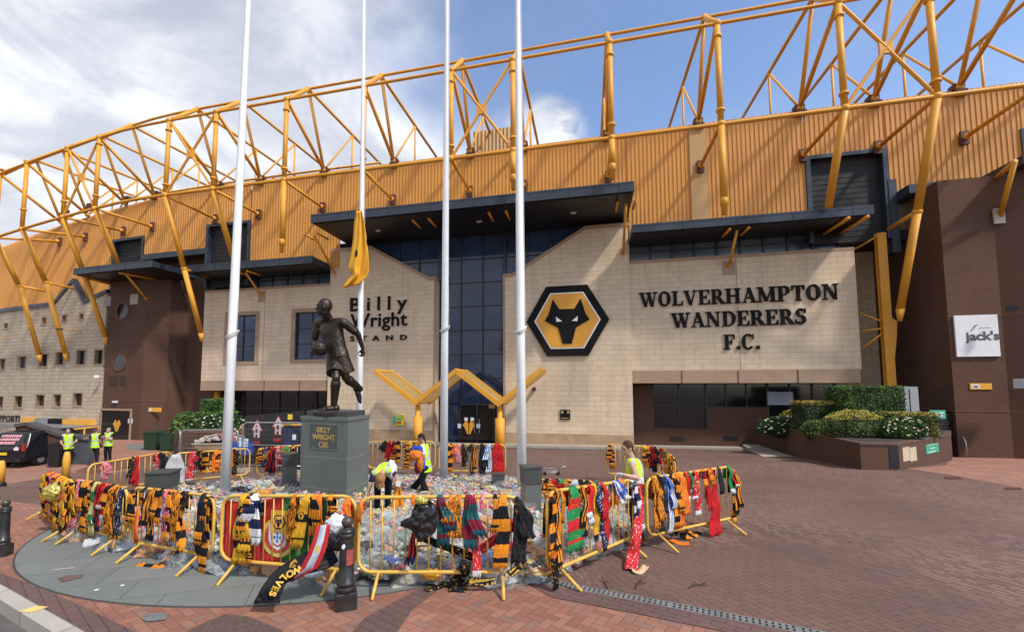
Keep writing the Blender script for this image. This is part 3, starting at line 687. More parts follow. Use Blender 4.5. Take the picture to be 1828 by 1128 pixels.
# slab serif capitals from strokes: pieces in a cell, cap height 1
def arc(cx,cy,rx,ry,a0,a1,t0,t1,n=14):
    P_=[]
    for i in range(n):
        q=[]
        for k in (i,i+1):
            a=R(a0+(a1-a0)*k/n); tt=t0+(t1-t0)*abs(math.cos(a))
            q.append(((cx+rx*math.cos(a),cy+ry*math.sin(a)),(cx+(rx-tt)*math.cos(a),cy+(ry-min(tt,t0*1.3))*math.sin(a))))
        P_.append([q[0][0],q[1][0],q[1][1],q[0][1]])
    return P_
def ln(x0,y0,x1,y1,w_): return [[(x0-w_/2,y0),(x0+w_/2,y0),(x1+w_/2,y1),(x1-w_/2,y1)]]
def sf(x,y,w_=.36,h=.07): return [[(x-w_/2,y),(x+w_/2,y),(x+w_/2,y+h),(x-w_/2,y+h)]]
T,t_=.24,.09
GL={
'W':(1.42,ln(.20,.93,.50,0,T)+ln(.50,0,.78,.93,t_)+ln(.72,.93,1.0,0,T)+ln(1.0,0,1.24,.93,t_)+sf(.2,.93,.44)+sf(.72,.93,.40)+sf(1.24,.93,.34)),
'O':(1.06,arc(.50,.5,.46,.53,0,360,.10,.26,28)),
'L':(.86,ln(.24,.07,.24,.93,T)+sf(.24,.93,.46)+sf(.24,0,.46)+[[(.3,0),(.80,0),(.80,.09),(.3,.09)],[(.80,0),(.80,.32),(.74,.32),(.66,.09)]]),
'V':(1.06,ln(.20,.93,.52,0,T)+ln(.52,0,.84,.93,t_)+sf(.2,.93,.44)+sf(.84,.93,.34)),
'E':(.90,ln(.24,.07,.24,.93,T)+[[(.03,.93),(.80,.93),(.80,1),(.03,1)],[(.80,.7),(.80,.93),(.66,.93),(.74,.7)],[(.03,0),(.84,0),(.84,.07),(.03,.07)],[(.84,0),(.84,.32),(.78,.32),(.68,.07)],[(.3,.46),(.6,.46),(.6,.54),(.3,.54)],[(.56,.36),(.62,.36),(.62,.64),(.56,.64)]]),
'R':(1.04,ln(.24,.07,.24,.93,T)+sf(.24,0,.44)+[[(.03,.93),(.5,.93),(.5,1),(.03,1)],[(.3,.44),(.5,.44),(.5,.52),(.3,.52)]]+arc(.48,.72,.32,.28,-90,90,.08,.24,12)+[[(.42,.46),(.62,.5),(1.02,0),(.72,0)]]),
'H':(1.14,ln(.24,.07,.24,.93,T)+ln(.86,.07,.86,.93,T)+sf(.24,0,.44)+sf(.24,.93,.44)+sf(.86,0,.44)+sf(.86,.93,.44)+[[(.3,.46),(.8,.46),(.8,.55),(.3,.55)]]),
'A':(1.06,ln(.20,.07,.50,1,t_)+ln(.50,1,.82,.07,T)+sf(.2,0,.34)+sf(.84,0,.44)+[[(.3,.30),(.7,.30),(.7,.38),(.3,.38)]]),
'M':(1.36,ln(.20,.07,.20,.93,t_)+ln(.26,.93,.64,.05,T)+ln(.64,.05,1.02,.93,t_)+ln(1.08,.07,1.08,.93,T)+sf(.2,0,.34)+sf(.2,.93,.40)+sf(1.08,0,.44)+sf(1.08,.93,.44)),
'P':(.94,ln(.24,.07,.24,.93,T)+sf(.24,0,.46)+[[(.03,.93),(.5,.93),(.5,1),(.03,1)],[(.3,.40),(.5,.40),(.5,.48),(.3,.48)]]+arc(.48,.70,.36,.30,-90,90,.08,.24,12)),
'T':(.96,ln(.47,.07,.47,.93,T)+sf(.47,0,.44)+[[(.04,.93),(.90,.93),(.90,1),(.04,1)],[(.04,.68),(.10,.68),(.20,.93),(.04,.93)],[(.84,.68),(.90,.68),(.90,.93),(.74,.93)]]),
'N':(1.14,ln(.20,.07,.20,.93,t_)+ln(.26,.95,.86,0,T)+ln(.88,.0,.88,.93,t_)+sf(.2,0,.34)+sf(.2,.93,.40)+sf(.88,.93,.34)),
'D':(1.04,ln(.24,.07,.24,.93,T)+[[(.03,.93),(.48,.93),(.48,1),(.03,1)],[(.03,0),(.48,0),(.48,.07),(.03,.07)]]+arc(.46,.5,.50,.50,-90,90,.08,.25,16)),
'S':(.80,arc(.38,.74,.30,.28,30,270,.09,.22,14)+arc(.38,.28,.32,.30,-150,90,.09,.24,14)+[[(.64,.70),(.68,.70),(.68,1),(.64,1)],[(.04,.0),(.08,0),(.08,.32),(.04,.32)]]),
'F':(.86,ln(.24,.07,.24,.93,T)+sf(.24,0,.46)+[[(.03,.93),(.82,.93),(.82,1),(.03,1)],[(.82,.68),(.82,.93),(.68,.93),(.76,.68)],[(.3,.46),(.6,.46),(.6,.54),(.3,.54)],[(.56,.34),(.62,.34),(.62,.66),(.56,.66)]]),
'C':(.98,arc(.50,.5,.46,.53,48,315,.10,.26,20)+[[(.84,.64),(.89,.64),(.89,1.02),(.84,.98)]]),
'.':(.42,[[(.10,0),(.34,0),(.34,.22),(.10,.22)]]),
}
def glyph_line(word,s0,s1,z0,cap,parent,mat=m_let,o=-.14,name='lettering_line'):
    wd=sum(GL[c][0] for c in word); k=(s1-s0)/wd; x=s0; mb=MB()
    for c in word:
        a,ps=GL[c]
        for i,p in enumerate(ps): mb.prism([(x+u_*k,z0+v_*cap) for u_,v_ in p],o,o+.09+.0021*i)
        x+=a*k
    return mb.build(name,mat,parent)
sg=thing('wall_lettering',W(5.6,-.14,4),'large black serif club name in three rows on the right cream wall','sign')
for wd,x0,x1,yb,cap in (('WOLVERHAMPTON',1142,1502,None,None),('WANDERERS',1198,1441,None,None),('F.C.',1290,1356,None,None)):
    yA={'WOLVERHAMPTON':((1148,548),(1148,518+13)),'WANDERERS':((1205,585),(1205,562)),'F.C.':((1295,624),(1295,597))}[wd]
    yb=pa(*yA[0],-.14)[1]; hh=.84 if wd!='F.C.' else .84
    glyph_line(wd,pa(x0,580,-.14)[0],pa(x1,580,-.14)[0],yb,hh,sg)
bw=thing('wall_lettering',W(-16.3,0,6),'black stand name in three rows on the cream wall behind the statue','sign')
for body,x0,x1,y0,cap,b,spc in (('Billy',626,727,555,.92,.012,1.55),('Wright',626,727,584,.92,.014,1.05),('STAND',626,727,609,.33,.008,2.3)):
    a=pa(x0,y0); c=pa(x1,y0-3); place_text('lettering_line',body,cap,W((a[0]+c[0])/2,.05,(a[1]+c[1])/2),UD,ND,m_let,bw,b,.05,spc,fitw=c[0]-a[0])
m_cg=plain('crest_gold',(.72,.33,.03),.5,var=.05); m_cw=plain('crest_white',(.75,.75,.75),.5,var=.03)
WOLF=[(-.44,.40),(-.30,.98),(-.06,.60),(.06,.60),(.30,.98),(.44,.40),(.80,.02),(.33,-.22),(.20,-.70),(.10,-.98),(-.10,-.98),(-.20,-.70),(-.33,-.22),(-.80,.02)]
WOLF=[(-.56,.92),(-.30,.50),(.30,.50),(.56,.92),(.74,.30),(.90,.04),(.36,-.26),(.18,-.92),(-.18,-.92),(-.36,-.26),(-.90,.04),(-.74,.30)]
def hexa(r,rx=1): return [(r*rx*math.cos(R(60*i)),r*math.sin(R(60*i))) for i in range(6)]
def crest(center,xd,nd,up,rad,parent,border=m_let,thick=(.12,.02,.02,.05),simple=False):
    xd,nd,up=Vector(xd).normalized(),Vector(nd).normalized(),Vector(up).normalized()
    def layer(poly,z0,z1,mat,name,par):
        fn=lambda a,o,z: Vector(center)+xd*a+up*z+nd*o
        mb=MB(); mb.prism([(a*rad,b*rad) for a,b in poly],z0,z1,fn); return mb.build(name,mat,par)
    t0=thick[0]; a=layer(hexa(1),0,t0,border,'hexagon_border',parent)
    a['_o']=parent['_o']
    layer(hexa(.80),t0,t0+thick[1],m_cw,'white_outline',a); z=t0+thick[1]
    layer(hexa(.765),z,z+thick[2],m_cg,'gold_field',a); z+=thick[2]
    layer([(x*.60,y*.60-.02) for x,y in WOLF],z,z+thick[3],border,'wolf_head',a); z+=thick[3]
    for sx in(-1,1): layer([(sx*x*.60,y*.60-.02) for x,y in ([(.16,.0),(.20,.0),(.44,.20),(.42,-.02)])][::sx],z,z+thick[1],m_cw,'eye',a)
cr=thing('crest_sign',W(-3.68,0,6),'black and gold hexagonal wolf head crest mounted on the stone wall','sign')
cz=(pa(1013,508)[1]+pa(1013,638)[1])/2
crest(W(-3.68,.03,cz),UD,ND,(0,0,1),2.46,cr)
# ---------------- yellow entrance canopy ----------------
ec=thing('entrance_canopy',gnd(818,803),'yellow zigzag steel entrance canopy standing on two round posts before the dark glass','canopy')
oF=3.2; oK=.9
pl=[(669,658),(742,715),(814,657),(890,716),(968,653)]
zf=[pa(x,y,oF) for x,y in pl]
zt=(zf[0][1]+zf[2][1]+zf[4][1])/3; zb_=(zf[1][1]+zf[3][1])/2
Zs=[zf[0][1],zb_,zf[2][1],zb_,zf[4][1]]; Ss=[q[0] for q in zf]
hh=.30
for i in range(4):
    a=(Ss[i],Zs[i]); b=(Ss[i+1],Zs[i+1]); mb=MB()
    for o_ in (oF,oK):
        mb.prism([(a[0]+.001*i,a[1]-hh-.0),(b[0],b[1]-hh),(b[0],b[1]),(a[0]+.001*i,a[1])],o_-.09,o_+.09)
    mb.tube([W(a[0]+.05,oF,a[1]-.12),W(a[0]+.05,oK,a[1]-.12)],.09,8)
    mb.build('zigzag_beam',m_yel,ec)
    mb=MB(); n_=5
    for k in range(n_):
        oo=oK+.3+(oF-oK-.6)*k/(n_-1)
        mb.prism([(a[0]+.06,a[1]-.20),(b[0]-.02,b[1]-.20),(b[0]-.02,b[1]-.10),(a[0]+.06,a[1]-.10)],oo-.07,oo+.07)
    mb.build('canopy_slat',plain('pale_yellow_slat',(.50,.33,.12),.5,var=.1),ec)
for k in (1,3):
    mb=MB(); s=Ss[k]; z=Zs[k]; p=W(s,oF-.35,0); zg0=zg(p.x,p.y)
    mb.lathe(p,[(.27,zg0-.1),(.27,z-.95),(.15,z-.93),(.14,z-.25)],20); mb.build('round_post',m_yel,ec,True)
# ---------------- small fixtures on the front ----------------
def wallbox(name,x0,y0,x1,y1,o,th,mat,label,cat,group=None,parent=None):
    a=pa(x0,y0,o); b=pa(x1,y1,o); mb=MB(); mb.sbox(a[0],b[0],o,o+th,b[1],a[1])
    ob=mb.build(name,mat); 
    return tag(ob,label,cat,group)
def thingbox(name,x0,y0,x1,y1,o,th,mats,label,cat,inner=None):
    a=pa(x0,y0,o); b=pa(x1,y1,o); t=thing(name,W((a[0]+b[0])/2,o,b[1]),label,cat); mb=MB(); mb.sbox(a[0],b[0],o,o+th,b[1],a[1]); mb.build('panel',mats[0],t); return t,a,b
m_sgreen=plain('green_sign',(.05,.36,.22),.5,var=.05); m_sorg=plain('orange_sign',(.75,.36,.04),.5,var=.05); m_sblue=plain('pale_blue_sign',(.55,.65,.75),.5,var=.05)
t,a,b=thingbox('defibrillator_box',706,740,722,758,.02,.22,[plain('yellow_plastic',(.72,.62,.03),.4)],'yellow and green first aid box on the stone wall left of a yellow post','box')
mb=MB(); mb.sbox(a[0]-.05,a[0]+.16,.02,.245,b[1]+.03,a[1]-.03); mb.sbox(a[0]+.2,b[0]-.12,.24,.25,b[1]+.3,b[1]+.45); mb.build('green_stripe',m_sgreen,t)
mb=MB(); mb.sbox(a[0]+.2,b[0]-.12,.243,.252,b[1]+.08,b[1]+.24); mb.build('red_stripe',plain('red_label',(.5,.06,.04),.5),t)
t,a,b=thingbox('wall_plaque',1000,731,1018,749,.02,.05,[m_let],'small black plaque on the stone wall below the crest','plaque')
mb=MB(); sm=(a[0]+b[0])/2
for q in(-.18,.18): mb.sbox(sm+q-.07,sm+q+.07,.07,.075,a[1]-.22,a[1]-.06)
mb.sbox(a[0]+.08,b[0]-.08,.07,.075,b[1]+.07,b[1]+.12); mb.build('inscription',m_tan,t)
tag(MB() and (lambda m:(m.tube([W(pa(954,694)[0],.02,pa(954,694)[1]),W(pa(954,694)[0],.3,pa(954,694)[1])],.12,12),m.build('wall_vent',m_dred)))(MB())[1],'small round brown vent on the stone wall right of the yellow canopy','vent')
# posters and wolf emblem on the doors
od=-.60
for x0,y0,x1,y1,lb in ((829,745,835,751,'white notice, upper left, on the dark entrance doors'),(840,745,846,751,'white notice, upper right, on the dark entrance doors'),(817,756,823,764,'blue and white notice on the dark door left of the gold wolf emblem'),(851,756,857,764,'blue and white notice on the dark door right of the gold wolf emblem')):
    ob=wallbox('door_notice',x0,y0,x1,y1,od,.01,m_white if y0<750 else m_sblue,lb,'notice','notices on the entrance doors')
em=thing('wolf_emblem',W(pa(837,775,od)[0],od,pa(837,772,od)[1]),'gold wolf head emblem split across the two dark entrance doors','emblem')
c=pa(837,763,od)
for sx in(-1,1):
    mb=MB(); pts=[(.03,-.42),(.10,-.42),(.30,.05),(.42,.12),(.18,.48),(.03,.25)]; mb.prism([(c[0]+sx*x,c[1]+y) for x,y in pts][::sx],od,od+.015); mb.build('emblem_half',m_cg,em)
wallbox('door_sign',873,721,884,729,-.62,.03,plain('old_gold_sign',(.35,.24,.06),.5),'small gold sign on the dark glass beside the right canopy post','sign')
# step and light pavement along the front
def strip(name,s0,s1,o0,o1,h,mat):
    mb=MB(); n_=24
    for i in range(n_):
        a=s0+(s1-s0)*i/n_; b=s0+(s1-s0)*(i+1)/n_
        q=[W(a,o0),W(b,o0),W(b,o1),W(a,o1)]; zz_=[zg(p.x,p.y) for p in q]
        vs=[Vector((p.x,p.y,z-.2)) for p,z in zip(q,zz_)]+[Vector((p.x,p.y,z+h)) for p,z in zip(q,zz_)]
        mb.add(vs,[(0,1,2,3),(4,5,6,7),(0,1,5,4),(1,2,6,5),(2,3,7,6),(3,0,4,7)],[(p.x,p.y) for p in vs])
    o=mb.build(name,mat); o['kind']='structure'; return o
strip('front_step',-19.9,-.1,.0,1.55,.16,m_conc); strip('front_kerb',.0,8.3,-1.5,-.35,.10,m_conc); strip('front_kerb',-19.9,-.1,1.56,1.8,.03,m_asph)
# yellow line on the paving
a,b=gnd(1278,808),gnd(1336,824); mb=MB(); d=Vector((.0,.09,0)); mb.add([a+Vector((0,0,.008)),b+Vector((0,0,.008)),b+d+Vector((0,0,.004)),a+d+Vector((0,0,.004))],[(0,1,2,3)]); mb.build('road_marking',plain('worn_orange_paint',(.5,.24,.10),.8))['kind']='structure'
# ---------------- brick towers ----------------
def planbox(mb,pts,z0,z1):
    n=len(pts); vs=[Vector((p.x,p.y,z0)) for p in pts]+[Vector((p.x,p.y,z1)) for p in pts]; l=0
    # every side gets its own vertices so that bricks run level round the corner
    for i in range(n):
        a,b=pts[i],pts[(i+1)%n]; d=(Vector((b.x,b.y))-Vector((a.x,a.y))).length
        mb.add([(a.x,a.y,z0),(b.x,b.y,z0),(b.x,b.y,z1),(a.x,a.y,z1)],[(0,1,2,3)],[(l,z0),(l+d,z0),(l+d,z1),(l,z1)]); l+=d
    mb.add([(p.x,p.y,z1) for p in pts],[list(range(n))]); mb.add([(p.x,p.y,z0) for p in pts],[list(range(n))[::-1]])
tl=thing('brick_stair_tower',W(-35,1,-2),'brown brick corner tower with two round windows and a dark flat roof','tower')
oT=.9
sa=pa(180,780,oT)[0]; sb=pa(248,780,oT)[0]; sc2=pa(292,780,.2)[0]; 
pts=[W(sa,-4,0),W(sa,oT,0),W(sb,oT,0),W(sc2,.2,0),W(sc2+.3,-3.6,0)]
mb=MB(); planbox(mb,pts,-3,10.4); mb.build('brick_wall',m_brick,tl)
bd=MB()
for z in (5.35,.95):
    q=[W(sa,oT+.02,0),W(sb+.01,oT+.02,0),W(sc2+.02,.21,0)]
    for a,b in zip(q,q[1:]): 
        bd.add([Vector((a.x,a.y,z)),Vector((b.x,b.y,z)),Vector((b.x,b.y,z+.09)),Vector((a.x,a.y,z+.09))],[(0,1,2,3)])
bd.build('brick_band',m_bband,tl)
def roundwin(px,py,r,o,parent,s_fn=None):
    s,z=pa(px,py,o); mb=MB()
    fn=W
    n=28; ring=[(s+r*math.cos(2*math.pi*i/n),z+r*math.sin(2*math.pi*i/n)) for i in range(n)]
    mb.prism(ring,o-.3,o+.012); w_=mb.build('round_window',m_dglass,parent)
    mb=MB()
    for i in range(n):
        a=2*math.pi*i/n; b=2*math.pi*(i+1)/n
        mb.prism([(s+r*math.cos(a),z+r*math.sin(a)),(s+(r+.12)*math.cos(a),z+(r+.12)*math.sin(a)),(s+(r+.12)*math.cos(b),z+(r+.12)*math.sin(b)),(s+r*math.cos(b),z+r*math.sin(b))],o-.05,o+.05)
    mb.build('window_ring',m_bband,w_); return w_
roundwin(219,555,.58,oT,tl); roundwin(213,646,.58,oT,tl)
a=pa(183,732,oT); b=pa(231,784,oT)
mb=MB(); mb.sbox(a[0],b[0],oT-.1,oT+.015,-2.6,a[1]); dd=mb.build('door',m_dglass,tl)
mb=MB(); mb.sbox(a[0]-.12,a[0],oT-.1,oT+.08,-2.6,a[1]); mb.sbox(b[0],b[0]+.12,oT-.1,oT+.08,-2.6,a[1]); mb.sbox(a[0]-.12,b[0]+.12,oT-.1,oT+.09,a[1],a[1]+.14); mb.build('door_frame',m_band,dd)
c=pa(209,760,oT); 
for sx in(-1,1):
    mb=MB(); pts_=[(.03,-.42),(.10,-.42),(.30,.05),(.42,.12),(.18,.48),(.03,.25)]; mb.prism([(c[0]+sx*x,c[1]+y) for x,y in pts_][::sx],oT+.016,oT+.03); mb.build('emblem_half',m_cg,dd)
for body,y in (('GRAHAM',671),('HUGHES',681)):
    a=pa(195,y,oT); b=pa(226,y-1,oT); place_text('tower_lettering',body,.38,W((a[0]+b[0])/2,oT+.02,a[1]-.3),UD,ND,plain('tower_lettering_paint',(.045,.028,.022),.6),tl,.01,.02,1.,fitw=b[0]-a[0]) if 0 else None
mb=MB(); 
for y0 in (670,680):
    a=pa(196,y0,oT); b=pa(225,y0+7,oT); k=9; 
    for i in range(k):
        if i==5: continue
        w_=(b[0]-a[0])/k; x=a[0]+w_*i; mb.sbox(x,x+w_*.62,oT+.01,oT+.03,b[1],a[1]); 
mb.build('worn_lettering',plain('tower_lettering_paint',(.05,.03,.024),.6),tl)
# flat roof of the tower
q=[pa(133,474,3.2),pa(333,462,3.2)]
c4=canopy(q[0][0],sc2+1.9,3.2,10.35,10.8,back=-.3,parent=tl,name='flat_roof')
prop(c4,pa(222,470,2.6)[0],2.4,10.2,oT,8.75,False)
mb=MB(); s_=pa(216,466,2.8)[0]; mb.tube([W(s_,2.9,10.25),W(s_+.6,.4,10.25)],.08,8); mb.build('canopy_beam',m_yel,c4,True)
mb=MB(); s=pa(243,505,oT)[0]; mb.sbox(s-.45,s+.35,oT,oT+.06,8.35,9.15); mb.build('strut_plate',m_conc,tl)
mb=MB(); s=pa(196,505,oT)[0]; mb.sbox(s-.4,s+.3,oT,oT+.06,8.35,9.15); mb.build('strut_plate',m_conc,tl)
def small(name,px,py,o,size,mat,label,cat,shape='box'):
    s,z=pa(px,py,o); mb=MB()
    if shape=='box': mb.sbox(s-size[0]/2,s+size[0]/2,o,o+size[1],z-size[2]/2,z+size[2]/2)
    ob=mb.build(name,mat); return tag(ob,label,cat)
small('bulkhead_light',207,717,oT,(.42,.15,.14),m_white,'white oval bulkhead light above the door of the left brick tower','light')
def camera_thing(px,py,o,mat,label,flip=1):
    s,z=pa(px,py,o); t=thing('security_camera',W(s,o,z),label,'camera'); mb=MB(); mb.box(W(s,o+.28,z),(.34,.2,.2),-A0+.5*flip); mb.build('camera_body',mat,t); mb=MB(); mb.tube([W(s,o,z-.05),W(s,o+.2,z)],.04,6); mb.build('bracket',mat,t)
camera_thing(181,672,oT,m_white,'white security camera at the left edge of the brick tower below its round windows')
camera_thing(1796,552,2.4,m_black,'black security camera beside the white square sign on the right brick tower',-1)
t,a,b=thingbox('wall_sign',248,726,263,744,.62,.04,[plain('turquoise_sign',(.10,.42,.28),.5,var=.05)],'square green sign on the left brick tower, right of its door','sign')
# the chamfer face carries it: keep clear of the brick
mb=MB(); 
for i in range(3): mb.sbox(a[0]+.12,b[0]-.12,.661,.67,b[1]+.15+i*.27,b[1]+.26+i*.27)
mb.build('sign_text',m_white,t)
t,a,b=thingbox('wall_sign',265,727,288,735,.62,.04,[m_sorg],'small orange and white oblong sign on the left brick tower beside the green sign','sign')
mb=MB(); mb.sbox(a[0]+.04,a[0]+.35,.661,.668,b[1]+.05,a[1]-.05); mb.build('sign_panel',m_white,t)
tag((lambda m:(m.sbox(pa(229,748,oT)[0],pa(237,748,oT)[0],oT,oT+.02,pa(230,755,oT)[1],pa(230,747,oT)[1]),m.build('wall_notice',m_sblue))[1])(MB()),'small white notice on the brick wall just right of the left tower door','notice')
# right tower
tr=thing('brick_stair_tower',W(16,1,-1),'dark brown brick tower at the right edge carrying a white square sign','tower')
oR=1.9
s1=pa(1690,540,oR)[0]; s2=pa(1786,540,oR)[0]
pts=[W(s1,-3.2,0),W(s1,oR,0),W(s2,oR,0),W(s2+3.2,oR+1.5,0),W(s2+8,oR+1.5,0),W(s2+8,-3.2,0)]
mb=MB(); planbox(mb,pts,-3,11.9); mb.build('brick_wall',m_brick,tr)
bd=MB()
for z in (.9,5.3):
    q=[W(s1-.02,-3,0),W(s1-.02,oR+.02,0),W(s2,oR+.02,0),W(s2+3.2,oR+1.53,0)]
    for a,b in zip(q,q[1:]): bd.add([Vector((a.x,a.y,z)),Vector((b.x,b.y,z)),Vector((b.x,b.y,z+.07)),Vector((a.x,a.y,z+.07))],[(0,1,2,3)])
bd.build('brick_band',m_bband,tr)
sq=pa(1785,380,oR)
mb=MB(); a=pa(1768,375,oR); b=pa(1796,400,oR); mb.sbox(a[0],b[0],oR+.08,oR+.16,b[1],a[1]); pl_=mb.build('strut_plate',m_conc,tr)
mb=MB(); p0=W((a[0]+b[0])/2,oR+.1,(a[1]+b[1])/2); p1=W(pa(1815,322,3.6)[0],3.6,11.8); mb.tube([p0,p1],.1,8); mb.tube([p1,W(pa(1770,330,1.5)[0],1.5,11.75)],.09,8); mb.build('canopy_strut',m_yel,pl_,True)
mb=MB(); s,z=pa(1822,450,oR+1); p=W(s2+2.35,oR+1.13,z); dn=(W(s2+3.2,oR+1.5)-W(s2,oR)).normalized(); nn=Vector((dn.y,-dn.x,0)); 
ring=[p+dn*(.62*math.cos(2*math.pi*i/28))+Vector((0,0,.62*math.sin(2*math.pi*i/28))) for i in range(28)]
mb.add([q+nn*.03 for q in ring]+[q-nn*.2 for q in ring],[list(range(28))]+[[i,i+28,(i+1)%28+28,(i+1)%28] for i in range(28)]); mb.build('round_window',m_glass2,tr)
js=thing('wall_sign',W(pa(1740,600,oR)[0],oR,3.4),'white square sign lettered in grey on the right brick tower','sign')
a=pa(1700,564,oR); b=pa(1783,634,oR); b=(b[0],pa(1700,637,oR)[1]); mb=MB(); mb.sbox(a[0],b[0],oR+.02,oR+.10,b[1],a[1]); mb.build('panel',m_white,js)
place_text('sign_text',"jack's",.38,W((a[0]+b[0])/2+.18,oR+.105,(a[1]+b[1])/2-.2),UD,ND,plain('grey_lettering',(.09,.09,.09),.5),js,.02,.004,1,fitw=1.28)
mb=MB(); cx_=(a[0]+b[0])/2-.1; cz_=(a[1]+b[1])/2+.3
for dx,dz,l_,an in ((-.12,.0,.34,60),(-.05,.1,.3,50),(.35,.15,.16,20),(.55,.18,.14,10),(.2,.12,.1,40)): mb.tube([W(cx_+dx,oR+.11,cz_+dz-.1),W(cx_+dx+l_*math.cos(R(an)),oR+.11,cz_+dz-.1+l_*math.sin(R(an)))],.018,5)
mb.build('sprig_drawing',m_gry,js)
t,a,b=thingbox('wall_sign',1730,684,1770,695,oR,.04,[m_sorg],'orange oblong sign low on the right brick tower below the white square sign','sign')
mb=MB(); mb.sbox(a[0]+.05,a[0]+.36,oR+.041,oR+.05,b[1]+.05,a[1]-.05); q=mb.build('sign_panel',m_white,t); mb=MB(); mb.sbox(a[0]+.12,a[0]+.28,oR+.051,oR+.058,b[1]+.1,b[1]+.16); mb.build('mark',m_let,t)
t,a,b=thingbox('wall_sign',1808,676,1850,693,oR+.9,.5,[m_sblue],'pale blue and white sign cut off by the right edge of the view','sign')
# ---------------- gabled cream building far left ----------------
oG=.75
gb=thing('gabled_stone_building',W(-42,oG,-2),'cream stone building with a small gable and rows of square windows, far left','building')
def gp(x,y): return pa(x,y,oG)
sR=gp(187,600)[0]; sL_=-60
roofline=[gp(190,523),gp(150,541),gp(131,503),gp(96,545),gp(0,566)]
roofline[-1]=(sL_,roofline[-1][1]-.2*0)
zr=[q for q in roofline]
zeL=gp(60,555)[1]
outline=[(sL_,-4),(sR,-4),(sR,zr[0][1]),(zr[1][0],zr[1][1]),(zr[2][0],zr[2][1]),(zr[3][0],zr[3][1]),(sL_,zr[3][1]-.1)]
# front skin in vertical slices so that it follows the bend
def topz(s):
    q=sorted([(sL_,zr[3][1]-.1),(zr[3][0],zr[3][1]),(zr[2][0],zr[2][1]),(zr[1][0],zr[1][1]),(sR,zr[0][1])])
    for (x0,y0),(x1,y1) in zip(q,q[1:]):
        if x0<=s<=x1: return y0+(y1-y0)*(s-x0)/(x1-x0)
    return q[-1][1]
wins=[]
for cx_,cy_,w_,h_ in [(39,647,13,20),(78,643,13,21),(107,640,12,21),(145,638,14,24),(177,637,13,24),(3,650,10,18),(33,717,12,20),(72,715,13,20),(102,715,12,21),(139,713,14,22),(0,718,9,20),(11,582,6,8),(79,573,7,10),(115,568,6,9),(146,565,6,9)]:
    a=gp(cx_-w_/2,cy_-h_/2); b=gp(cx_+w_/2,cy_+h_/2); wins.append((a[0],b[0],b[1],a[1]))
mb=MB(); brk=sorted({sL_,sR,zr[1][0],zr[2][0],zr[3][0],-46,-50,-55,*[a for w_ in wins for a in (w_[0],w_[1])]})
for a,b in zip(brk,brk[1:]):
    hits=sorted([w_ for w_ in wins if w_[0]<=a+1e-4 and w_[1]>=b-1e-4],key=lambda w_:w_[2]); z=-4
    for h_ in hits:
        mb.sbox(a,b,oG-.3,oG,z,h_[2]); z=h_[3]
    mb.prism([(a,z),(b,z),(b,topz(b-1e-3)),(a,topz(a+1e-3))],oG-.3,oG)
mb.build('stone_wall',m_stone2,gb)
for k,w_ in enumerate(wins):
    big=(w_[3]-w_[2])>.6
    g_=MB(); g_.sbox(w_[0]-.02,w_[1]+.02,oG-.28,oG-.22,w_[2],w_[3]); gg=g_.build('window',m_dglass if big else m_band,gb)
    q=MB(); b=.12; q.sbox(w_[0]-b,w_[0],oG-.2,oG+.03,w_[2],w_[3]); q.sbox(w_[1],w_[1]+b,oG-.2,oG+.03,w_[2],w_[3]); q.sbox(w_[0]-b,w_[1]+b,oG-.2,oG+.035,w_[2]-b,w_[2]-.002); q.sbox(w_[0]-b,w_[1]+b,oG-.2,oG+.035,w_[3]+.002,w_[3]+b); q.build('window_surround',m_band,gg)
mb=MB(); rl=[(sR,zr[0][1]),(zr[1][0],zr[1][1]),(zr[2][0],zr[2][1]),(zr[3][0],zr[3][1])]+[(s,zr[3][1]-.1*(zr[3][0]-s)/(zr[3][0]-sL_)) for s in (-44,-47,-50,-53,-56,sL_) if s<zr[3][0]-.3]
for a,b in zip(rl,rl[1:]): mb.prism([(b[0],b[1]-.05),(a[0],a[1]-.05),(a[0],a[1]+.28),(b[0],b[1]+.28)],oG-.3,oG+.1)
mb.build('roof_edge',m_navy,gb)
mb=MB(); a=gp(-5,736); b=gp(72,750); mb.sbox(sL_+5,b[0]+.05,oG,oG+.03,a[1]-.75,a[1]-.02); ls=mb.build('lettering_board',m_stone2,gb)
sgs=thing('wall_lettering',W(b[0]-2,oG,0),'dark capitals reading supporters only along the far left building above the ramp','sign')
place_text('lettering','SUPPORTERS ONLY',.5,W(b[0]-3.0,oG+.035,a[1]-.70),UD,ND,m_let,sgs,.02,.01,1.05)
# lean-to canopy and striped fascia
q0=gp(48,750)[0]; q1=gp(178,750)[0]; zf_=gp(110,751)[1]
fa=thing('striped_fascia',W((q0+q1)/2,oG+.3,zf_),'long fascia in orange, silver and black over the ramp entrance at left','fascia')
mb=MB(); mb.sbox(q0,q1,oG,oG+2.0,zf_-.42,zf_-.22); mb.build('canopy_slab',m_gry,fa)
for a_,b_,m_ in ((48,72,m_sorg),(72,96,m_gry),(96,122,m_let),(122,172,m_sorg)):
    mb=MB(); x0=gp(a_,750)[0]; x1=gp(b_,750)[0]; mb.sbox(x0,x1-.01,oG+.02,oG+.4,zf_-.21,zf_+.18); mb.build('fascia_panel',m_,fa)
for px,py in ((8,603),(133,590)):
    s,z=gp(px,py); t=thing('wall_floodlight',W(s,oG,z),'thin bracket lamp on the far left stone wall '+('near the left edge' if px<50 else 'under the small gable'),'lamp')
    mb=MB(); mb.tube([W(s+1.0,oG,z-.1),W(s,oG+.9,z)],.035,6); mb.build('bracket',m_yel,t); mb=MB(); mb.box(W(s-.1,oG+.95,z),(.5,.2,.1),-A0); mb.build('lamp_head',m_black,t)
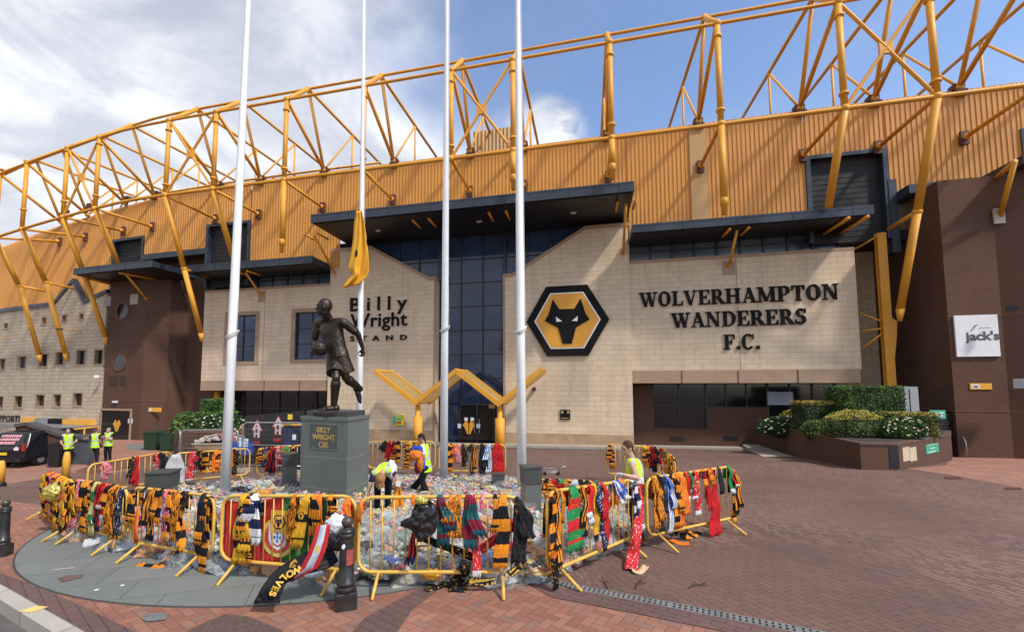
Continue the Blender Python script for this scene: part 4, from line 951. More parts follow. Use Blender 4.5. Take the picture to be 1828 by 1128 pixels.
# ---------------- ramp wall, van, bins ----------------
dR=22.6
rw=thing('ramp_wall',at(100,828,dR),'low brown brick ramp wall with a sloping dark coping, behind the men in yellow vests','wall')
xs=[(28,762),(48,759),(107,779),(160,786)]
tp=[at(x,y,dR) for x,y in xs]; mb=MB(); bk=Vector((0,.35,0))
for i,(a,b) in enumerate(zip(tp,tp[1:])):
    z0=zg(a.x,a.y)-.15; vs=[(a.x,a.y,z0),(b.x,b.y,z0),(b.x,b.y,b.z),(a.x,a.y,a.z),(a.x,a.y+.35,z0),(b.x,b.y+.35,z0),(b.x,b.y+.35,b.z),(a.x,a.y+.35,a.z)]
    mb.cur=1 if i==2 else 0
    mb.add(vs,[(0,1,2,3),(5,4,7,6),(3,2,6,7),(0,3,7,4),(1,5,6,2)])
mb.build('brick_wall',[m_brick,plain('grey_render',(.075,.08,.09),.8)],rw)
mb=MB()
for a,b in zip(tp,tp[1:]):
    vs=[a+Vector((0,-.09,0)),b+Vector((0,-.09,0)),b+Vector((0,-.09,.16)),a+Vector((0,-.09,.16))]; vs+=[v+Vector((0,.55,0)) for v in vs]; mb.add(vs,[(0,1,2,3),(5,4,7,6),(3,2,6,7),(0,3,7,4),(1,5,6,2),(0,4,5,1)])
mb.build('coping',plain('dark_coping',(.07,.065,.065),.7,var=.2),rw)
hr=thing('handrail',at(140,780,24.5),'yellow tubular handrail behind the ramp wall beside the left brick tower','handrail')
p=[at(100,770,24.5),at(176,761,25.5)]; mb=MB(); mb.tube([p[0]+Vector((0,0,-.6)),p[0],p[1],p[1]+Vector((0,0,-1.6))],.045,8); mb.build('rail',m_yel,hr,True)
mb=MB(); 
for k in(.33,.66): q=p[0].lerp(p[1],k); mb.tube([q,q+Vector((0,0,-1.4))],.035,8)
mb.build('post',m_yel,hr,True)
# parked van, rear quarter in view
vb=gnd(22,832); vd=21.4
van=thing('parked_van',Vector((at(10,830,vd).x,vd,zg(at(10,830,vd).x,vd))),'dark people carrier with red and white lettering on its rear window, at the left edge','van')
vo=Vector(van['_o']); vw=1.85; rh=1.72
def vp(x,y,z): return vo+Vector((x,y,z))
# body profile (y back, z) extruded across x with a waist and tumblehome
x1=at(44,800,vd).x-vo.x; x0=x1-vw
prof=[(.0,.35),(.02,.95),(.12,1.05),(.38,1.66),(.9,1.72),(2.6,1.70),(3.4,1.15),(4.4,.95),(4.5,.4)]
mb=MB(); n_=len(prof)
def vx(z,side): 
    t_=.0 if z<1.0 else (z-1.0)*.22
    return (x0+t_) if side==0 else (x1-t_)
mb.add([vp(vx(z,0),y,z) for y,z in prof]+[vp(vx(z,1),y,z) for y,z in prof],[list(range(n_)),list(range(2*n_-1,n_-1,-1))]+[[i,i+n_,(i+1)%n_+n_,(i+1)%n_] for i in range(n_)])
vbod=mb.build('body',plain('black_car_paint',(.010,.010,.014),.22,var=.05),van); 
bv=vbod.modifiers.new('b','BEVEL'); bv.width=.07; bv.segments=3
mb=MB(); mb.add([vp(x0+.2,.10,1.08),vp(x1-.2,.10,1.08),vp(x1-.32,.335,1.60),vp(x0+.32,.335,1.60)],[(0,1,2,3)]); mb.build('rear_window',m_dglass,van)
mb=MB()
for r_ in range(3):
    z=1.52-r_*.16; y=.10+(z-1.08)*.452-.012
    k=x0+.42
    while k<x1-.45-r_*.12:
        w_=random.uniform(.05,.11); mb.add([vp(k,y-.04,z-.055),vp(k+w_,y-.04,z-.055),vp(k+w_+.01,y+.01,z+.055),vp(k+.01,y+.01,z+.055)],[(0,1,2,3)]); k+=w_+.03
mb.build('window_lettering',plain('pink_lettering',(.75,.35,.38),.5),van)
mb=MB(); mb.box(vp(x0+.78,-.03,.70),(.52,.02,.12)); mb.build('number_plate',plain('yellow_plate',(.70,.50,.03),.4),van)
mb=MB(); mb.add([vp(x1-.52,-.012,.86),vp(x1-.28,-.012,.86),vp(x1-.28,.0,.98),vp(x1-.4,.0,1.06),vp(x1-.52,.0,.98)],[(0,1,2,3,4)]); mb.build('house_logo',plain('house_logo_white',(.75,.5,.5),.5),van)
mb=MB(); mb.box(vp(x1-.06,.02,1.0),(.10,.10,.36)); mb.build('tail_light',plain('red_lamp',(.35,.02,.02),.25),van)
mb=MB(); mb.box(vp((x0+x1)/2,-.03,.42),(1.75,.14,.2)); mb.build('bumper',m_black,van)
for xx in (x0+.12,x1-.12):
    for yy in (.85,3.6):
        mb=MB(); mb.tube([vp(xx-.1,yy,.33),vp(xx+.1,yy,.33)],.33,18); wh=mb.build('wheel',m_black,van); mb=MB(); mb.tube([vp(xx-.105,yy,.33),vp(xx+.105,yy,.33)],.18,12); mb.build('rim',m_gry,wh)
# wheelie bins
def bin_(px,py,h,w_,d,mat,label,name='wheelie_bin',group=None):
    b=gnd(px,py); b=at(px,py,d); b.z=zg(b.x,b.y); t=thing(name,b,label,'bin',group)
    mb=MB(); f=.86; vs=[b+Vector((sx*w_/2*f,sy*w_/2*f,.06)) for sx,sy in((-1,-1),(1,-1),(1,1),(-1,1))]+[b+Vector((sx*w_/2,sy*w_/2,h*.9)) for sx,sy in((-1,-1),(1,-1),(1,1),(-1,1))]
    mb.add(vs,[(0,1,5,4),(1,2,6,5),(2,3,7,6),(3,0,4,7),(0,3,2,1)]); bo=mb.build('bin_body',mat,t)
    mb=MB(); mb.box(b+Vector((0,0,h*.93)),(w_*1.08,w_*1.08,.05)); mb.box(b+Vector((0,w_*.1,h*.97)),(w_*.96,w_*.8,.06)); mb.tube([b+Vector((-w_*.4,w_*.56,h*.95)),b+Vector((w_*.4,w_*.56,h*.95))],.025,6); mb.build('lid',mat,t)
    for sx in(-1,1):
        mb=MB(); mb.tube([b+Vector((sx*w_*.42,w_*.42,.09)),b+Vector((sx*w_*.5,w_*.42,.09))],.09,12); mb.build('wheel',m_black,t)
    return t
m_gbin=plain('green_plastic',(.018,.045,.02),.5,var=.1)
bin_(276,790,1.15,.85,28,m_gbin,'green wheelie bin standing by the left brick tower wall, left of its pair')
bin_(301,790,1.15,.7,27.5,m_gbin,'green wheelie bin right beside the planted bed near the left tower')
bin_(290,789,1.1,.45,28.5,m_black,'black bin between the two green wheelie bins')
bin_(103,831,1.2,.55,21.9,m_black,'black litter bin behind the yellow post near the men in vests','litter_bin')
def ypost(px,pb,pt,label,d):
    b=at(px,pb,d); zt=at(px,pt,d).z; b.z=zg(b.x,b.y) if d>12 else b.z; t=thing('traffic_post',b,label,'bollard')
    mb=MB(); h=zt-b.z; mb.lathe(b,[(.10,.1),(.095,h*.75),(.08,h*.9),(.055,h)],14); mb.build('post_body',m_sorg,t,True); mb=MB(); mb.lathe(b,[(.14,-.02),(.14,.08),(.10,.12)],14); mb.build('base_collar',m_black,t)
ypost(118,837,806,'yellow traffic post with a black base in front of the man leaning left',13.5)
ypost(0,856,822,'yellow traffic post cut off by the left edge below the van',12.5)
# ---------------- hoarding, skip, site fences at left ----------------
dH=16.5
hb=thing('site_hoarding',at(480,800,dH),'black hoarding panel with two white arrow houses, standing behind the plinth','hoarding')
a=at(438,742,dH+.7); b=at(541,733,dH-.9); za=zg(a.x,a.y)+.1
bl=at(438,800,dH+.7)
vs=[Vector((a.x,a.y,bl.z-.55)),Vector((b.x,b.y,bl.z-.55)),b,a]; vs+=[v+Vector((0.02,.06,0)) for v in vs]; mb=MB(); mb.add(vs,[(0,1,2,3),(5,4,7,6),(3,2,6,7),(0,3,7,4),(1,5,6,2)]); mb.build('panel',plain('black_sheeting',(.018,.02,.024),.55,var=.15,scale=2,bump=.4,bscale=6),hb)
hx=(b-a); hx.z=0; hx.normalize(); hn=Vector((hx.y,-hx.x,0)); 
if hn.y>0: hn=-hn
m_ared=plain('red_sign_paint',(.55,.05,.04),.5); m_awht=m_white
def house(px,py,sc_,k):
    tt=((px-CX)/F); # find point on panel
    r=ray(px,py); t_=((a-C).dot(hn))/r.dot(hn); c=C+r*t_+hn*.012
    def L_(poly,mat,nm,off,par=hb):
        mb=MB(); mb.add([c+hx*x*sc_+Vector((0,0,y*sc_))+hn*off for x,y in poly]+[c+hx*x*sc_+Vector((0,0,y*sc_))+hn*(off-.006) for x,y in poly],[list(range(len(poly)))]+[[i,i+len(poly),(i+1)%len(poly)+len(poly),(i+1)%len(poly)] for i in range(len(poly))]); return mb.build(nm,mat,par)
    o_=L_([(-.30,-.42),(.30,-.42),(.30,0),(.55,-.02),(0,.68),(-.55,-.02),(-.30,0)],m_ared,'house_outline',.0)
    L_([(-.24,-.36),(.24,-.36),(.24,.05),(.42,.05),(0,.58),(-.42,.05),(-.24,.05)],m_awht,'house_shape',.008,o_)
    L_([(-.10,-.10),(.10,-.10),(.10,.12),(-.10,.12)],m_ared,'house_window',.016,o_); L_([(-.07,-.07),(.07,-.07),(.07,.09),(-.07,.09)],m_black,'house_pane',.022,o_)
    L_([(-.08,-.36),(.08,-.36),(.08,-.20),(-.08,-.20)],m_black,'house_door',.016,o_); L_([(-.1,.24),(.1,.24),(0,.38)],m_ared,'house_gable',.016,o_)
    place_text('house_lettering','A.A.H.',.19*sc_,c+Vector((0,0,-.76*sc_))+hn*.01,hx,hn,m_ared,hb,.012,.004,1,fitw=.72*sc_)
house(459,769,.66,0); house(497,763,.66,1)
tag((lambda m:(m.box(at(518,744,dH-.9),(.16,.02,.18)),m.build('yellow_notice',plain('yellow_notice',(.7,.5,.03),.5)))[1])(MB()),'small yellow notice on the post between the hoarding and the plinth','notice')
bb=thing('blue_barrier_board',at(490,795,dH-1.2),'dark blue board with a small white notice left of the plinth','board')
mb=MB(); c=at(525,783,dH-1.3); mb.box(c,(.75,.05,.9)); mb.build('panel',plain('dark_blue_board',(.02,.03,.06),.6),bb); mb=MB(); mb.box(at(525,780,dH-1.36),(.12,.02,.18)); mb.build('notice',m_white,bb)
mb=MB(); mb.box(c+Vector((0,-.02,.48)),(.8,.08,.06)); mb.build('yellow_top_rail',m_yel2,bb)
blu=tag((lambda m:(m.box(at(426,800,dH-.3),(1.0,.05,.45),.2),m.build('blue_sheet',plain('blue_sheet',(.02,.05,.28),.5,var=.2,scale=2)))[1])(MB()),'bright blue sheet with a white notice low beside the skip','sheet')
tag((lambda m:(m.box(at(435,790,dH-.75),(.3,.02,.28),.2),m.build('site_notice',m_sblue))[1])(MB()),'white and blue notice fixed to the blue sheet beside the skip','notice')
# skip
dS=16.9
sk=thing('rubble_skip',at(377,806,dS),'yellow brown skip heaped with pale rubble behind the back barriers','skip')
q=[at(343,793,dS),at(425,792,dS),at(412,806,dS),at(356,806,dS)]; mb=MB(); bk=Vector((0,1.3,0))
vs=[q[0],q[1],q[2],q[3]]+[q[0]+bk,q[1]+bk,q[2]+bk*.9,q[3]+bk*.9]
mb.add(vs,[(3,2,1,0),(4,5,6,7),(0,4,7,3),(1,2,6,5),(2,3,7,6)]); mb.build('skip_body',plain('skip_paint',(.32,.17,.06),.6,var=.2,scale=3,stain=((.10,.05,.03),.7)),sk)
mb=MB(); mb.tube([q[0],q[1],q[1]+bk,q[0]+bk],.035,6,closed=True); mb.build('skip_rim',m_conc,sk)
rb=MB(); c0=(q[0]+q[1])/2+bk*.5
for i in range(170):
    x=random.uniform(-.82,.82); y=random.uniform(-.55,.55); h=.28*(1-(x/.95)**2)*(1-(y/.8)**2)
    m_=Matrix.Rotation(random.uniform(0,6),3,'Z')@Matrix.Rotation(random.uniform(-.6,.6),3,'X'); sz=random.uniform(.05,.17); rb.cur=random.choice((0,0,0,1,2,3)); rb.box(c0+Vector((x,y,h+random.uniform(-.03,.05))),(sz*1.6,sz,sz*.5),tilt=m_)
ro=rb.build('rubble_heap',[plain('rubble_pale',(.45,.40,.34),.9),plain('rubble_white',(.6,.58,.55),.9),plain('rubble_red',(.35,.06,.04),.8),plain('rubble_brown',(.16,.12,.09),.9)],sk); ro['kind']='stuff'
# wire site fences
def site_fence(A,B,h,label,lift=.1):
    t=thing('site_fence',(A+B)/2,label,'fence','wire site fence panels by the skip'); u=Vector((0,0,1)); A=Vector((A.x,A.y,zg(A.x,A.y)+lift)); B=Vector((B.x,B.y,zg(B.x,B.y)+lift)); r=.18; d=(B-A).normalized()
    pts=[A,A+u*(h-r)]; 
    for k in range(1,5): an=R(90*k/4); pts.append(A+u*(h-r+r*math.sin(an))+d*(r-r*math.cos(an)))
    for k in range(0,4): an=R(90*k/4); pts.append(B+u*(h-r+r*math.cos(an))-d*(r-r*math.sin(an)))
    pts+=[B+u*(h-r),B]; mb=MB(); mb.tube(pts,.024,8); mb.tube([A+u*.15,B+u*.15],.02,8); mb.tube([A+u*h*.52,B+u*h*.52],.014,6); mb.build('tube_frame',m_galv,t,True)
    mb=MB(); n_=int((B-A).length/.075)
    for i in range(1,n_): p=A.lerp(B,i/n_); mb.tube([p+u*.15,p+u*h],.0016,3,caps=False)
    for i in range(1,8): mb.tube([A+u*(.15+(h-.2)*i/8),B+u*(.15+(h-.2)*i/8)],.0015,3,caps=False)
    w_=mb.build('wire_mesh',m_galv,t); 
    for P_ in (A,B): mb=MB(); mb.box(P_-u*(lift*.5),(.65,.24,.14)); mb.build('concrete_foot',m_conc,t)
site_fence(at(322,806,16.2),at(424,800,15.6),1.35,'grey wire site fence panel in front of the skip and white roses')
site_fence(at(432,803,15.4),at(540,790,15.0),1.6,'grey wire site fence panel in front of the black hoarding')
site_fence(at(320,806,16.3),at(318,800,19),1.35,'end-on grey wire site fence panel at the left end of the skip')
# ---------------- flagpoles ----------------
def flagpole(px,pyb,ptop,label,rope_y,d=None):
    if d is None: b=gnd(px,pyb)
    else: b=at(px,pyb,d)
    b.z=zg(b.x,b.y); H_=18.5; 
    top=at(ptop,0,b.y); tilt=Vector(((top.x-b.x)/(top.z-b.z),0,1))
    t=thing('flagpole',b,label,'flagpole','white flagpoles round the memorial')
    mb=MB(); mb.tube([b+tilt*-.1,b+tilt*4,b+tilt*9,b+tilt*14,b+tilt*H_],[.118,.108,.088,.064,.045],16); mb.build('pole',m_wht,t,True)
    mb=MB(); mb.lathe(b,[(.2,0),(.2,.03),(.16,.05),(.145,.1)],16); mb.build('base_flange',m_gry,t,True)
    z=at(px,rope_y,b.y).z-b.z; c=b+tilt*z; rr=.125
    mb=MB()
    for k in range(3):
        pts=[c+Vector(((rr+.012*k)*math.cos(2*math.pi*i/18),(rr+.012*k)*math.sin(2*math.pi*i/18),.09*math.sin(2*math.pi*i/18+.6+k*.25)+.015*k)) for i in range(18)]; mb.tube(pts,.016,6,closed=True)
    mb.tube([c+Vector((rr,-.02,.05)),c+Vector((rr-.005,-.03,.5)),c+Vector((rr-.03,0,1.6))],.008,5)
    mb.build('halyard_coil',plain('rope',(.62,.60,.54),.9),t,True)
    mb=MB(); mb.tube([c+Vector((rr-.02,-.03,1.6)),b+tilt*(H_-.2)+Vector((.07,-.03,0))],.006,4); mb.build('halyard',m_wht,t); return t,b,tilt
flagpole(401,888,443,'white flagpole farthest left, standing behind the barrier with the red and green flag',598)
P2=flagpole(641,820,650,'white flagpole behind the statue with a gold flag hanging at half height',475,d=15.5)
flagpole(792,862,798,'white flagpole standing in front of the tall entrance glass',588)
flagpole(932,884,924,'white flagpole in front of the stone wall, just left of the wolf crest',590,d=10.9)
# gold flag hung on the second pole
fb=thing('club_flag',at(640,440,15.2),'limp gold flag with black marks hanging on the flagpole behind the statue','flag')
mb=MB(); dF=15.25
L_=[(640,375,634),(631,415,630),(628,450,627),(622,480,622),(615,492,634),(610,513,612)]
rows=[]
edgeL=[(636,376),(632,400),(630,430),(626,455),(621,478),(628,490),(609,515)]
edgeR=[(646,376),(651,400),(655,430),(658,455),(659,478),(657,492),(640,508)]
n_=26; m_=12; vs=[];uv=[]
def il(L__,t):
    k=t*(len(L__)-1); i=min(int(k),len(L__)-2); f=k-i; return (L__[i][0]*(1-f)+L__[i+1][0]*f,L__[i][1]*(1-f)+L__[i+1][1]*f)
for i in range(n_+1):
    a=il(edgeL,i/n_); b=il(edgeR,i/n_)
    for j in range(m_+1):
        f=j/m_; vs.append(at(a[0]*(1-f)+b[0]*f,a[1]*(1-f)+b[1]*f,dF+.10*math.sin(f*9+i*.12)*(.3+i/n_)+.05*math.sin(f*17+i*.3)-.02)); uv.append((f,i/n_))
mb.add(vs,[[i*(m_+1)+j,i*(m_+1)+j+1,(i+1)*(m_+1)+j+1,(i+1)*(m_+1)+j] for i in range(n_) for j in range(m_)],uv)
mfl=MT('gold_flag_cloth',.8); sp=mfl.n('ShaderNodeSeparateXYZ'); mfl.L.new(mfl.uv(),sp.inputs[0])
vo_=mfl.n('ShaderNodeTexVoronoi'); mfl.L.new(mfl.map(mfl.uv(),(2.6,4.2,1),(0,0,.3),(.2,.1,0)),vo_.inputs[0]); vo_.inputs['Scale'].default_value=1
mk=mfl.math('MULTIPLY',mfl.math('LESS_THAN',vo_.outputs[0],.24),mfl.math('MULTIPLY',mfl.math('GREATER_THAN',sp.outputs[1],.22),mfl.math('LESS_THAN',sp.outputs[1],.62)))
mfl.base(mfl.mix(mk,(.66,.32,.015,1),(.015,.013,.01,1)))
fo=mb.build('cloth',mfl.m,fb,True); sm=fo.modifiers.new('s','SOLIDIFY'); sm.thickness=.008
# ---------------- people ----------------
def V(*a): return Vector(a)
class Fig:
    def __init__(s,k=1): s.k=k; s.mb=MB()
    def cap(s,p,q,r1,r2=None,n=12,sq=None):
        r2=r1 if r2 is None else r2; s.mb.tube([p,p.lerp(q,.5),q],[r1,(r1+r2)/2*1.02,r2],n); s.mb.ball(p,r1*.995,n); s.mb.ball(q,r2*.995,n)
    def loft(s,pts,rad,side,n=18):
        side=Vector(side).normalized(); vs=[]
        for i,(p,(a,b)) in enumerate(zip(pts,rad)):
            t=(pts[min(i+1,len(pts)-1)]-pts[max(i-1,0)]).normalized(); sd_=(side-t*side.dot(t)).normalized(); fw=t.cross(sd_)
            vs+=[p+sd_*a*math.cos(2*math.pi*j/n)+fw*b*math.sin(2*math.pi*j/n) for j in range(n)]
        k=len(pts); s.mb.add(vs,[[i*n+j,i*n+(j+1)%n,(i+1)*n+(j+1)%n,(i+1)*n+j] for i in range(k-1) for j in range(n)]+[list(range(n-1,-1,-1)),[(k-1)*n+j for j in range(n)]])
    def build(s,name,mat,par,vox=.009,sm=3,it=.5):
        o=s.mb.build(name,mat,par,True); r=o.modifiers.new('r','REMESH'); r.mode='VOXEL'; r.voxel_size=vox; r.use_smooth_shade=True
        if sm: q=o.modifiers.new('q','SMOOTH'); q.iterations=sm; q.factor=it
        return o
def rotm(f,up=Vector((0,0,1))):
    "columns: side, forward, up"
    f=Vector(f).normalized(); s=f.cross(Vector(up)).normalized(); u=s.cross(f).normalized(); return Matrix((s,f,u)).transposed()
def head(fg,c,f,k,up=Vector((0,0,1))):
    m=rotm(f,up); fg.mb.ball(c,1*k,20,(.074,.094,.108),m); 
    fg.mb.ball(c+m@V(0,.030,-.052)*k,1*k,16,(.055,.066,.062),m)
    fg.mb.ball(c+m@V(0,.072,-.098)*k,1*k,10,(.024,.022,.018),m)
    fg.cap(c+m@V(0,.088,.008)*k,c+m@V(0,.110,-.028)*k,.009*k,.014*k,8)
    fg.cap(c+m@V(-.020,.088,-.062)*k,c+m@V(.020,.088,-.062)*k,.0085*k,None,8)
    for sx in(-1,1):
        fg.mb.ball(c+m@V(sx*.076,-.004,-.008)*k,1*k,8,(.010,.022,.032),m)
        fg.cap(c+m@V(sx*.016,.090,.026)*k,c+m@V(sx*.044,.078,.026)*k,.009*k,.007*k,8)
    return m
def eyes(c,m,k,par,name='eye'):
    for sx in(-1,1):
        mb=MB(); mb.ball(c+m@V(sx*.030,.083,.006)*k,.0115*k,8); mb.build('eye',m_eye,par,True)
m_eye=plain('eye_dark',(.03,.02,.015),.2)
def hand(fg,w_,d,palmn,k,curl=.6,side=1,spread=.012):
    "w_ wrist, d direction of the hand, palmn towards which the fingers curl"
    d=d.normalized(); pn=(palmn-d*palmn.dot(d)).normalized(); lat=d.cross(pn).normalized()*side
    c=w_+d*.05*k; m=Matrix((lat,pn,d)).transposed(); fg.mb.ball(c,1*k,12,(.040,.018,.052),m)
    for i,(x,l,r) in enumerate(((-.030,.062,.0088),(-.010,.075,.0095),(.011,.070,.0092),(.030,.054,.0082))):
        p=c+(lat*x+d*.040)*k; a=curl*.5; l1=l*.45*k; l2=l*.32*k; l3=l*.25*k
        d1=(d*math.cos(a)+pn*math.sin(a)); d2=(d*math.cos(a*2.4)+pn*math.sin(a*2.4)); d3=(d*math.cos(a*3.4)+pn*math.sin(a*3.4)); p1=p+d1*l1; p2=p1+d2*l2; p3=p2+d3*l3
        fg.cap(p,p1,r*k,r*k*.95,8); fg.cap(p1,p2,r*k*.95,r*k*.9,8); fg.cap(p2,p3,r*k*.9,r*k*.75,8)
    p=c+(-lat*.034-d*.020)*k; d1=(-lat*.7+d*.6+pn*.35).normalized(); p1=p+d1*.034*k; p2=p1+(d*.8+pn*.5-lat*.15).normalized()*.030*k; fg.cap(p,p1,.0125*k,.0105*k,8); fg.cap(p1,p2,.0105*k,.009*k,8)
def foot(fg,a,f,k,shoe=False,up=Vector((0,0,1))):
    e=1.12 if shoe else 1; f=Vector(f).normalized(); m=rotm(f,up)
    fg.mb.ball(a+m@V(0,-.025,-.045)*k,1*k*e,12,(.038,.045,.040),m); fg.mb.ball(a+m@V(0,.06,-.05)*k,1*k*e,14,(.042,.085,.034),m); fg.mb.ball(a+m@V(0,.13,-.062)*k,1*k*e,12,(.043,.058,.023),m)
def figure(par,J,f,k,skin,hf=None,vox=.009,curl=(.7,.7),palm=None,name='body',hup=Vector((0,0,1)),grow=None,women=False):
    fg=Fig(k); f=Vector(f).normalized(); hf=Vector(hf or f).normalized(); sh=(J['sl']+J['sr'])/2; hp=(J['hl']+J['hr'])/2; side=(J['sr']-J['sl']).normalized()
    m=head(fg,J['head'],hf,k,hup); fg.cap(sh+(J['head']-sh)*.05,J['head']-(J['head']-sh).normalized()*.06*k,.062*k,.050*k)
    sw=(J['sr']-J['sl']).length; 
    mid=sh.lerp(hp,.5)
    fg.loft([sh+(hp-sh)*-.04,sh.lerp(hp,.10),sh.lerp(hp,.3),mid,sh.lerp(hp,.72),hp,hp+(hp-sh).normalized()*.07*k],[(sw*.30,.05*k),(sw*.46,.10*k),(.165*k,.115*k),(.145*k,.10*k),(.14*k,.10*k),(.165*k,.115*k),(.12*k,.09*k)],side)
    for a in 'lr':
        s_,e,w_=J['s'+a],J['e'+a],J['w'+a]; fg.cap(s_,e,.052*k,.041*k); fg.cap(e,w_,.042*k,.027*k); fg.cap(s_.lerp(sh,.1),sh.lerp(s_,.4),.055*k,.06*k)
        hd_=J.get('d'+a,(w_-e)); pn=(palm or {}).get(a,f); hand(fg,w_,hd_,pn,k,curl[0 if a=='l' else 1],1 if a=='l' else -1)
        h_,kn,an=J['h'+a],J['k'+a],J['a'+a]; fg.cap(h_,kn,.085*k,.055*k); fg.cap(kn,kn.lerp(an,.35),.054*k,.056*k); fg.cap(kn.lerp(an,.35),an,.056*k,.036*k)
        fg.cap(hp,h_,.10*k,.09*k)
        foot(fg,an,J.get('f'+a,f),k,up=J.get('u'+a,Vector((0,0,1))))
    b=fg.build(name,skin,par,vox)
    return b,m
def clothes(par,J,f,k,name,mat,kind,vox=.010,g_=.013,sleeve=.55,drop=.1,flare=0):
    fg=Fig(k); f=Vector(f).normalized(); sh=(J['sl']+J['sr'])/2; hp=(J['hl']+J['hr'])/2; side=(J['sr']-J['sl']).normalized(); sw=(J['sr']-J['sl']).length; mid=sh.lerp(hp,.5)
    G_=g_
    if kind in('top','vest'):
        fg.loft([sh+(hp-sh)*-.055,sh.lerp(hp,.10),sh.lerp(hp,.3),mid,sh.lerp(hp,.72),hp,hp+(hp-sh).normalized()*drop*k],[(sw*.32+G_,.055*k+G_),(sw*.47+G_,.10*k+G_),(.165*k+G_,.115*k+G_),(.155*k+G_,.108*k+G_),(.155*k+G_,.108*k+G_),(.172*k+G_,.122*k+G_),(.18*k+G_,.128*k+G_)],side)
        for a in 'lr':
            s_,e=J['s'+a],J['e'+a]
            if kind=='top' or sleeve>0: fg.cap(s_,s_.lerp(e,sleeve),.055*k+G_,.05*k+G_)
            if kind=='top' and sleeve>=1: fg.cap(e,e.lerp(J['w'+a],.9),.045*k+G_,.032*k+G_)
            fg.cap(s_.lerp(sh,.15),sh.lerp(s_,.45),.056*k+G_,.06*k+G_)
    if kind in('trousers','shorts'):
        for a in 'lr':
            h_,kn,an=J['h'+a],J['k'+a],J['a'+a]; fg.cap(hp,h_,.105*k+G_,.095*k+G_)
            if kind=='shorts': fg.cap(h_,h_.lerp(kn,.72),.095*k+G_,.10*k+G_)
            else: fg.cap(h_,kn,.088*k+G_,.062*k+G_); fg.cap(kn,kn.lerp(an,.92),.060*k+G_,(.048+flare)*k+G_)
        fg.loft([hp+(sh-hp).normalized()*.13*k,hp,hp-(sh-hp).normalized()*.05*k],[(.15*k+G_,.105*k+G_),(.165*k+G_,.118*k+G_),(.15*k+G_,.11*k+G_)],side)
    if kind=='shoes':
        for a in 'lr': foot(fg,J['a'+a],J.get('f'+a,f),k*1.04,True,J.get('u'+a,Vector((0,0,1))))
    return fg.build(name,mat,par,vox,2)
def hair(par,c,m,k,mat,tail=None,long=0):
    fg=Fig(k); fg.mb.ball(c+m@V(0,-.014,.018)*k,1*k,18,(.083,.098,.106),m)
    # cut the face side by starting the hair behind the brow
    if tail: 
        pts=tail; 
        for a,b in zip(pts,pts[1:]): fg.cap(a,b,.036*k,.03*k)
    if long: fg.mb.ball(c+m@V(0,-.05,-.08)*k,1*k,14,(.075,.06,.12),m)
    o=fg.build('hair',mat,par,.009,2); return o
def skinm(n,c): 
    t=MT(n,.5); t.base(t.mix(t.mr(t.noise(t.co(),30,3),.3,.7),(*c,1),(c[0]*.8,c[1]*.75,c[2]*.72,1))); return t.m
sk1=skinm('skin_light',(.52,.30,.21)); sk2=skinm('skin_tan',(.38,.20,.13))
def fabric(name,c,rough=.85,bs=7,st=.35,var=.2):
    t=MT(name,rough,0,.2); v=t.co(); x=t.n('ShaderNodeVectorMath',operation='SCALE'); x.inputs[0].default_value=c; t.L.new(t.mr(t.noise(v,5,4),.3,.7,1-var,1+var),x.inputs['Scale']); t.base(x.outputs[0]); t.bump(t.noise(v,bs,3,.5,1.2),st,.04); return t.m
m_blk=fabric('black_trouser_cloth',(.012,.012,.014)); m_navyc=fabric('navy_top_cloth',(.018,.022,.045)); m_shoe=plain('dark_shoe',(.02,.018,.016),.5)
def hiviz():
    t=MT('hi_vis_vest',.7,0,.3); v=t.co('Generated'); sp=t.n('ShaderNodeSeparateXYZ'); t.L.new(v,sp.inputs[0]); z=sp.outputs[2]
    b1=t.math('COMPARE',z,.22,.045); b2=t.math('COMPARE',z,.48,.045); x=sp.outputs[0]; b3=t.math('MULTIPLY',t.math('GREATER_THAN',z,.5),t.math('MAXIMUM',t.math('COMPARE',x,.25,.06),t.math('COMPARE',x,.75,.06)))
    m_=t.math('MAXIMUM',t.math('MAXIMUM',b1,b2),b3); t.base(t.mix(m_,(.50,.80,.035,1),(.42,.45,.42,1))); t.bump(t.noise(t.co(),9,3,.5,1),.4,.04); return t.m
m_hv=hiviz()
# ---- statue
dS_=11.0
def jp(px,py,d): return at(px,py,d)
st=thing('footballer_statue',at(600,738,dS_),'dark bronze statue of a running footballer holding a ball, on the grey stone plinth','statue')
k=1.8
fS=V(-.80,-.60,0)
J=dict(head=jp(578.5,548,10.68),sl=jp(567,577,11.12),sr=jp(613,575,10.72),el=jp(561,608,11.15),er=jp(639,596,10.9),wl=jp(569,627,10.72),wr=jp(647.5,622,11.05),
 hl=jp(596,640,10.95),hr=jp(611,640,10.85),kl=jp(600,674,10.62),kr=jp(617,674,10.9),al=jp(596,722,10.75),ar=jp(643,694,11.45))
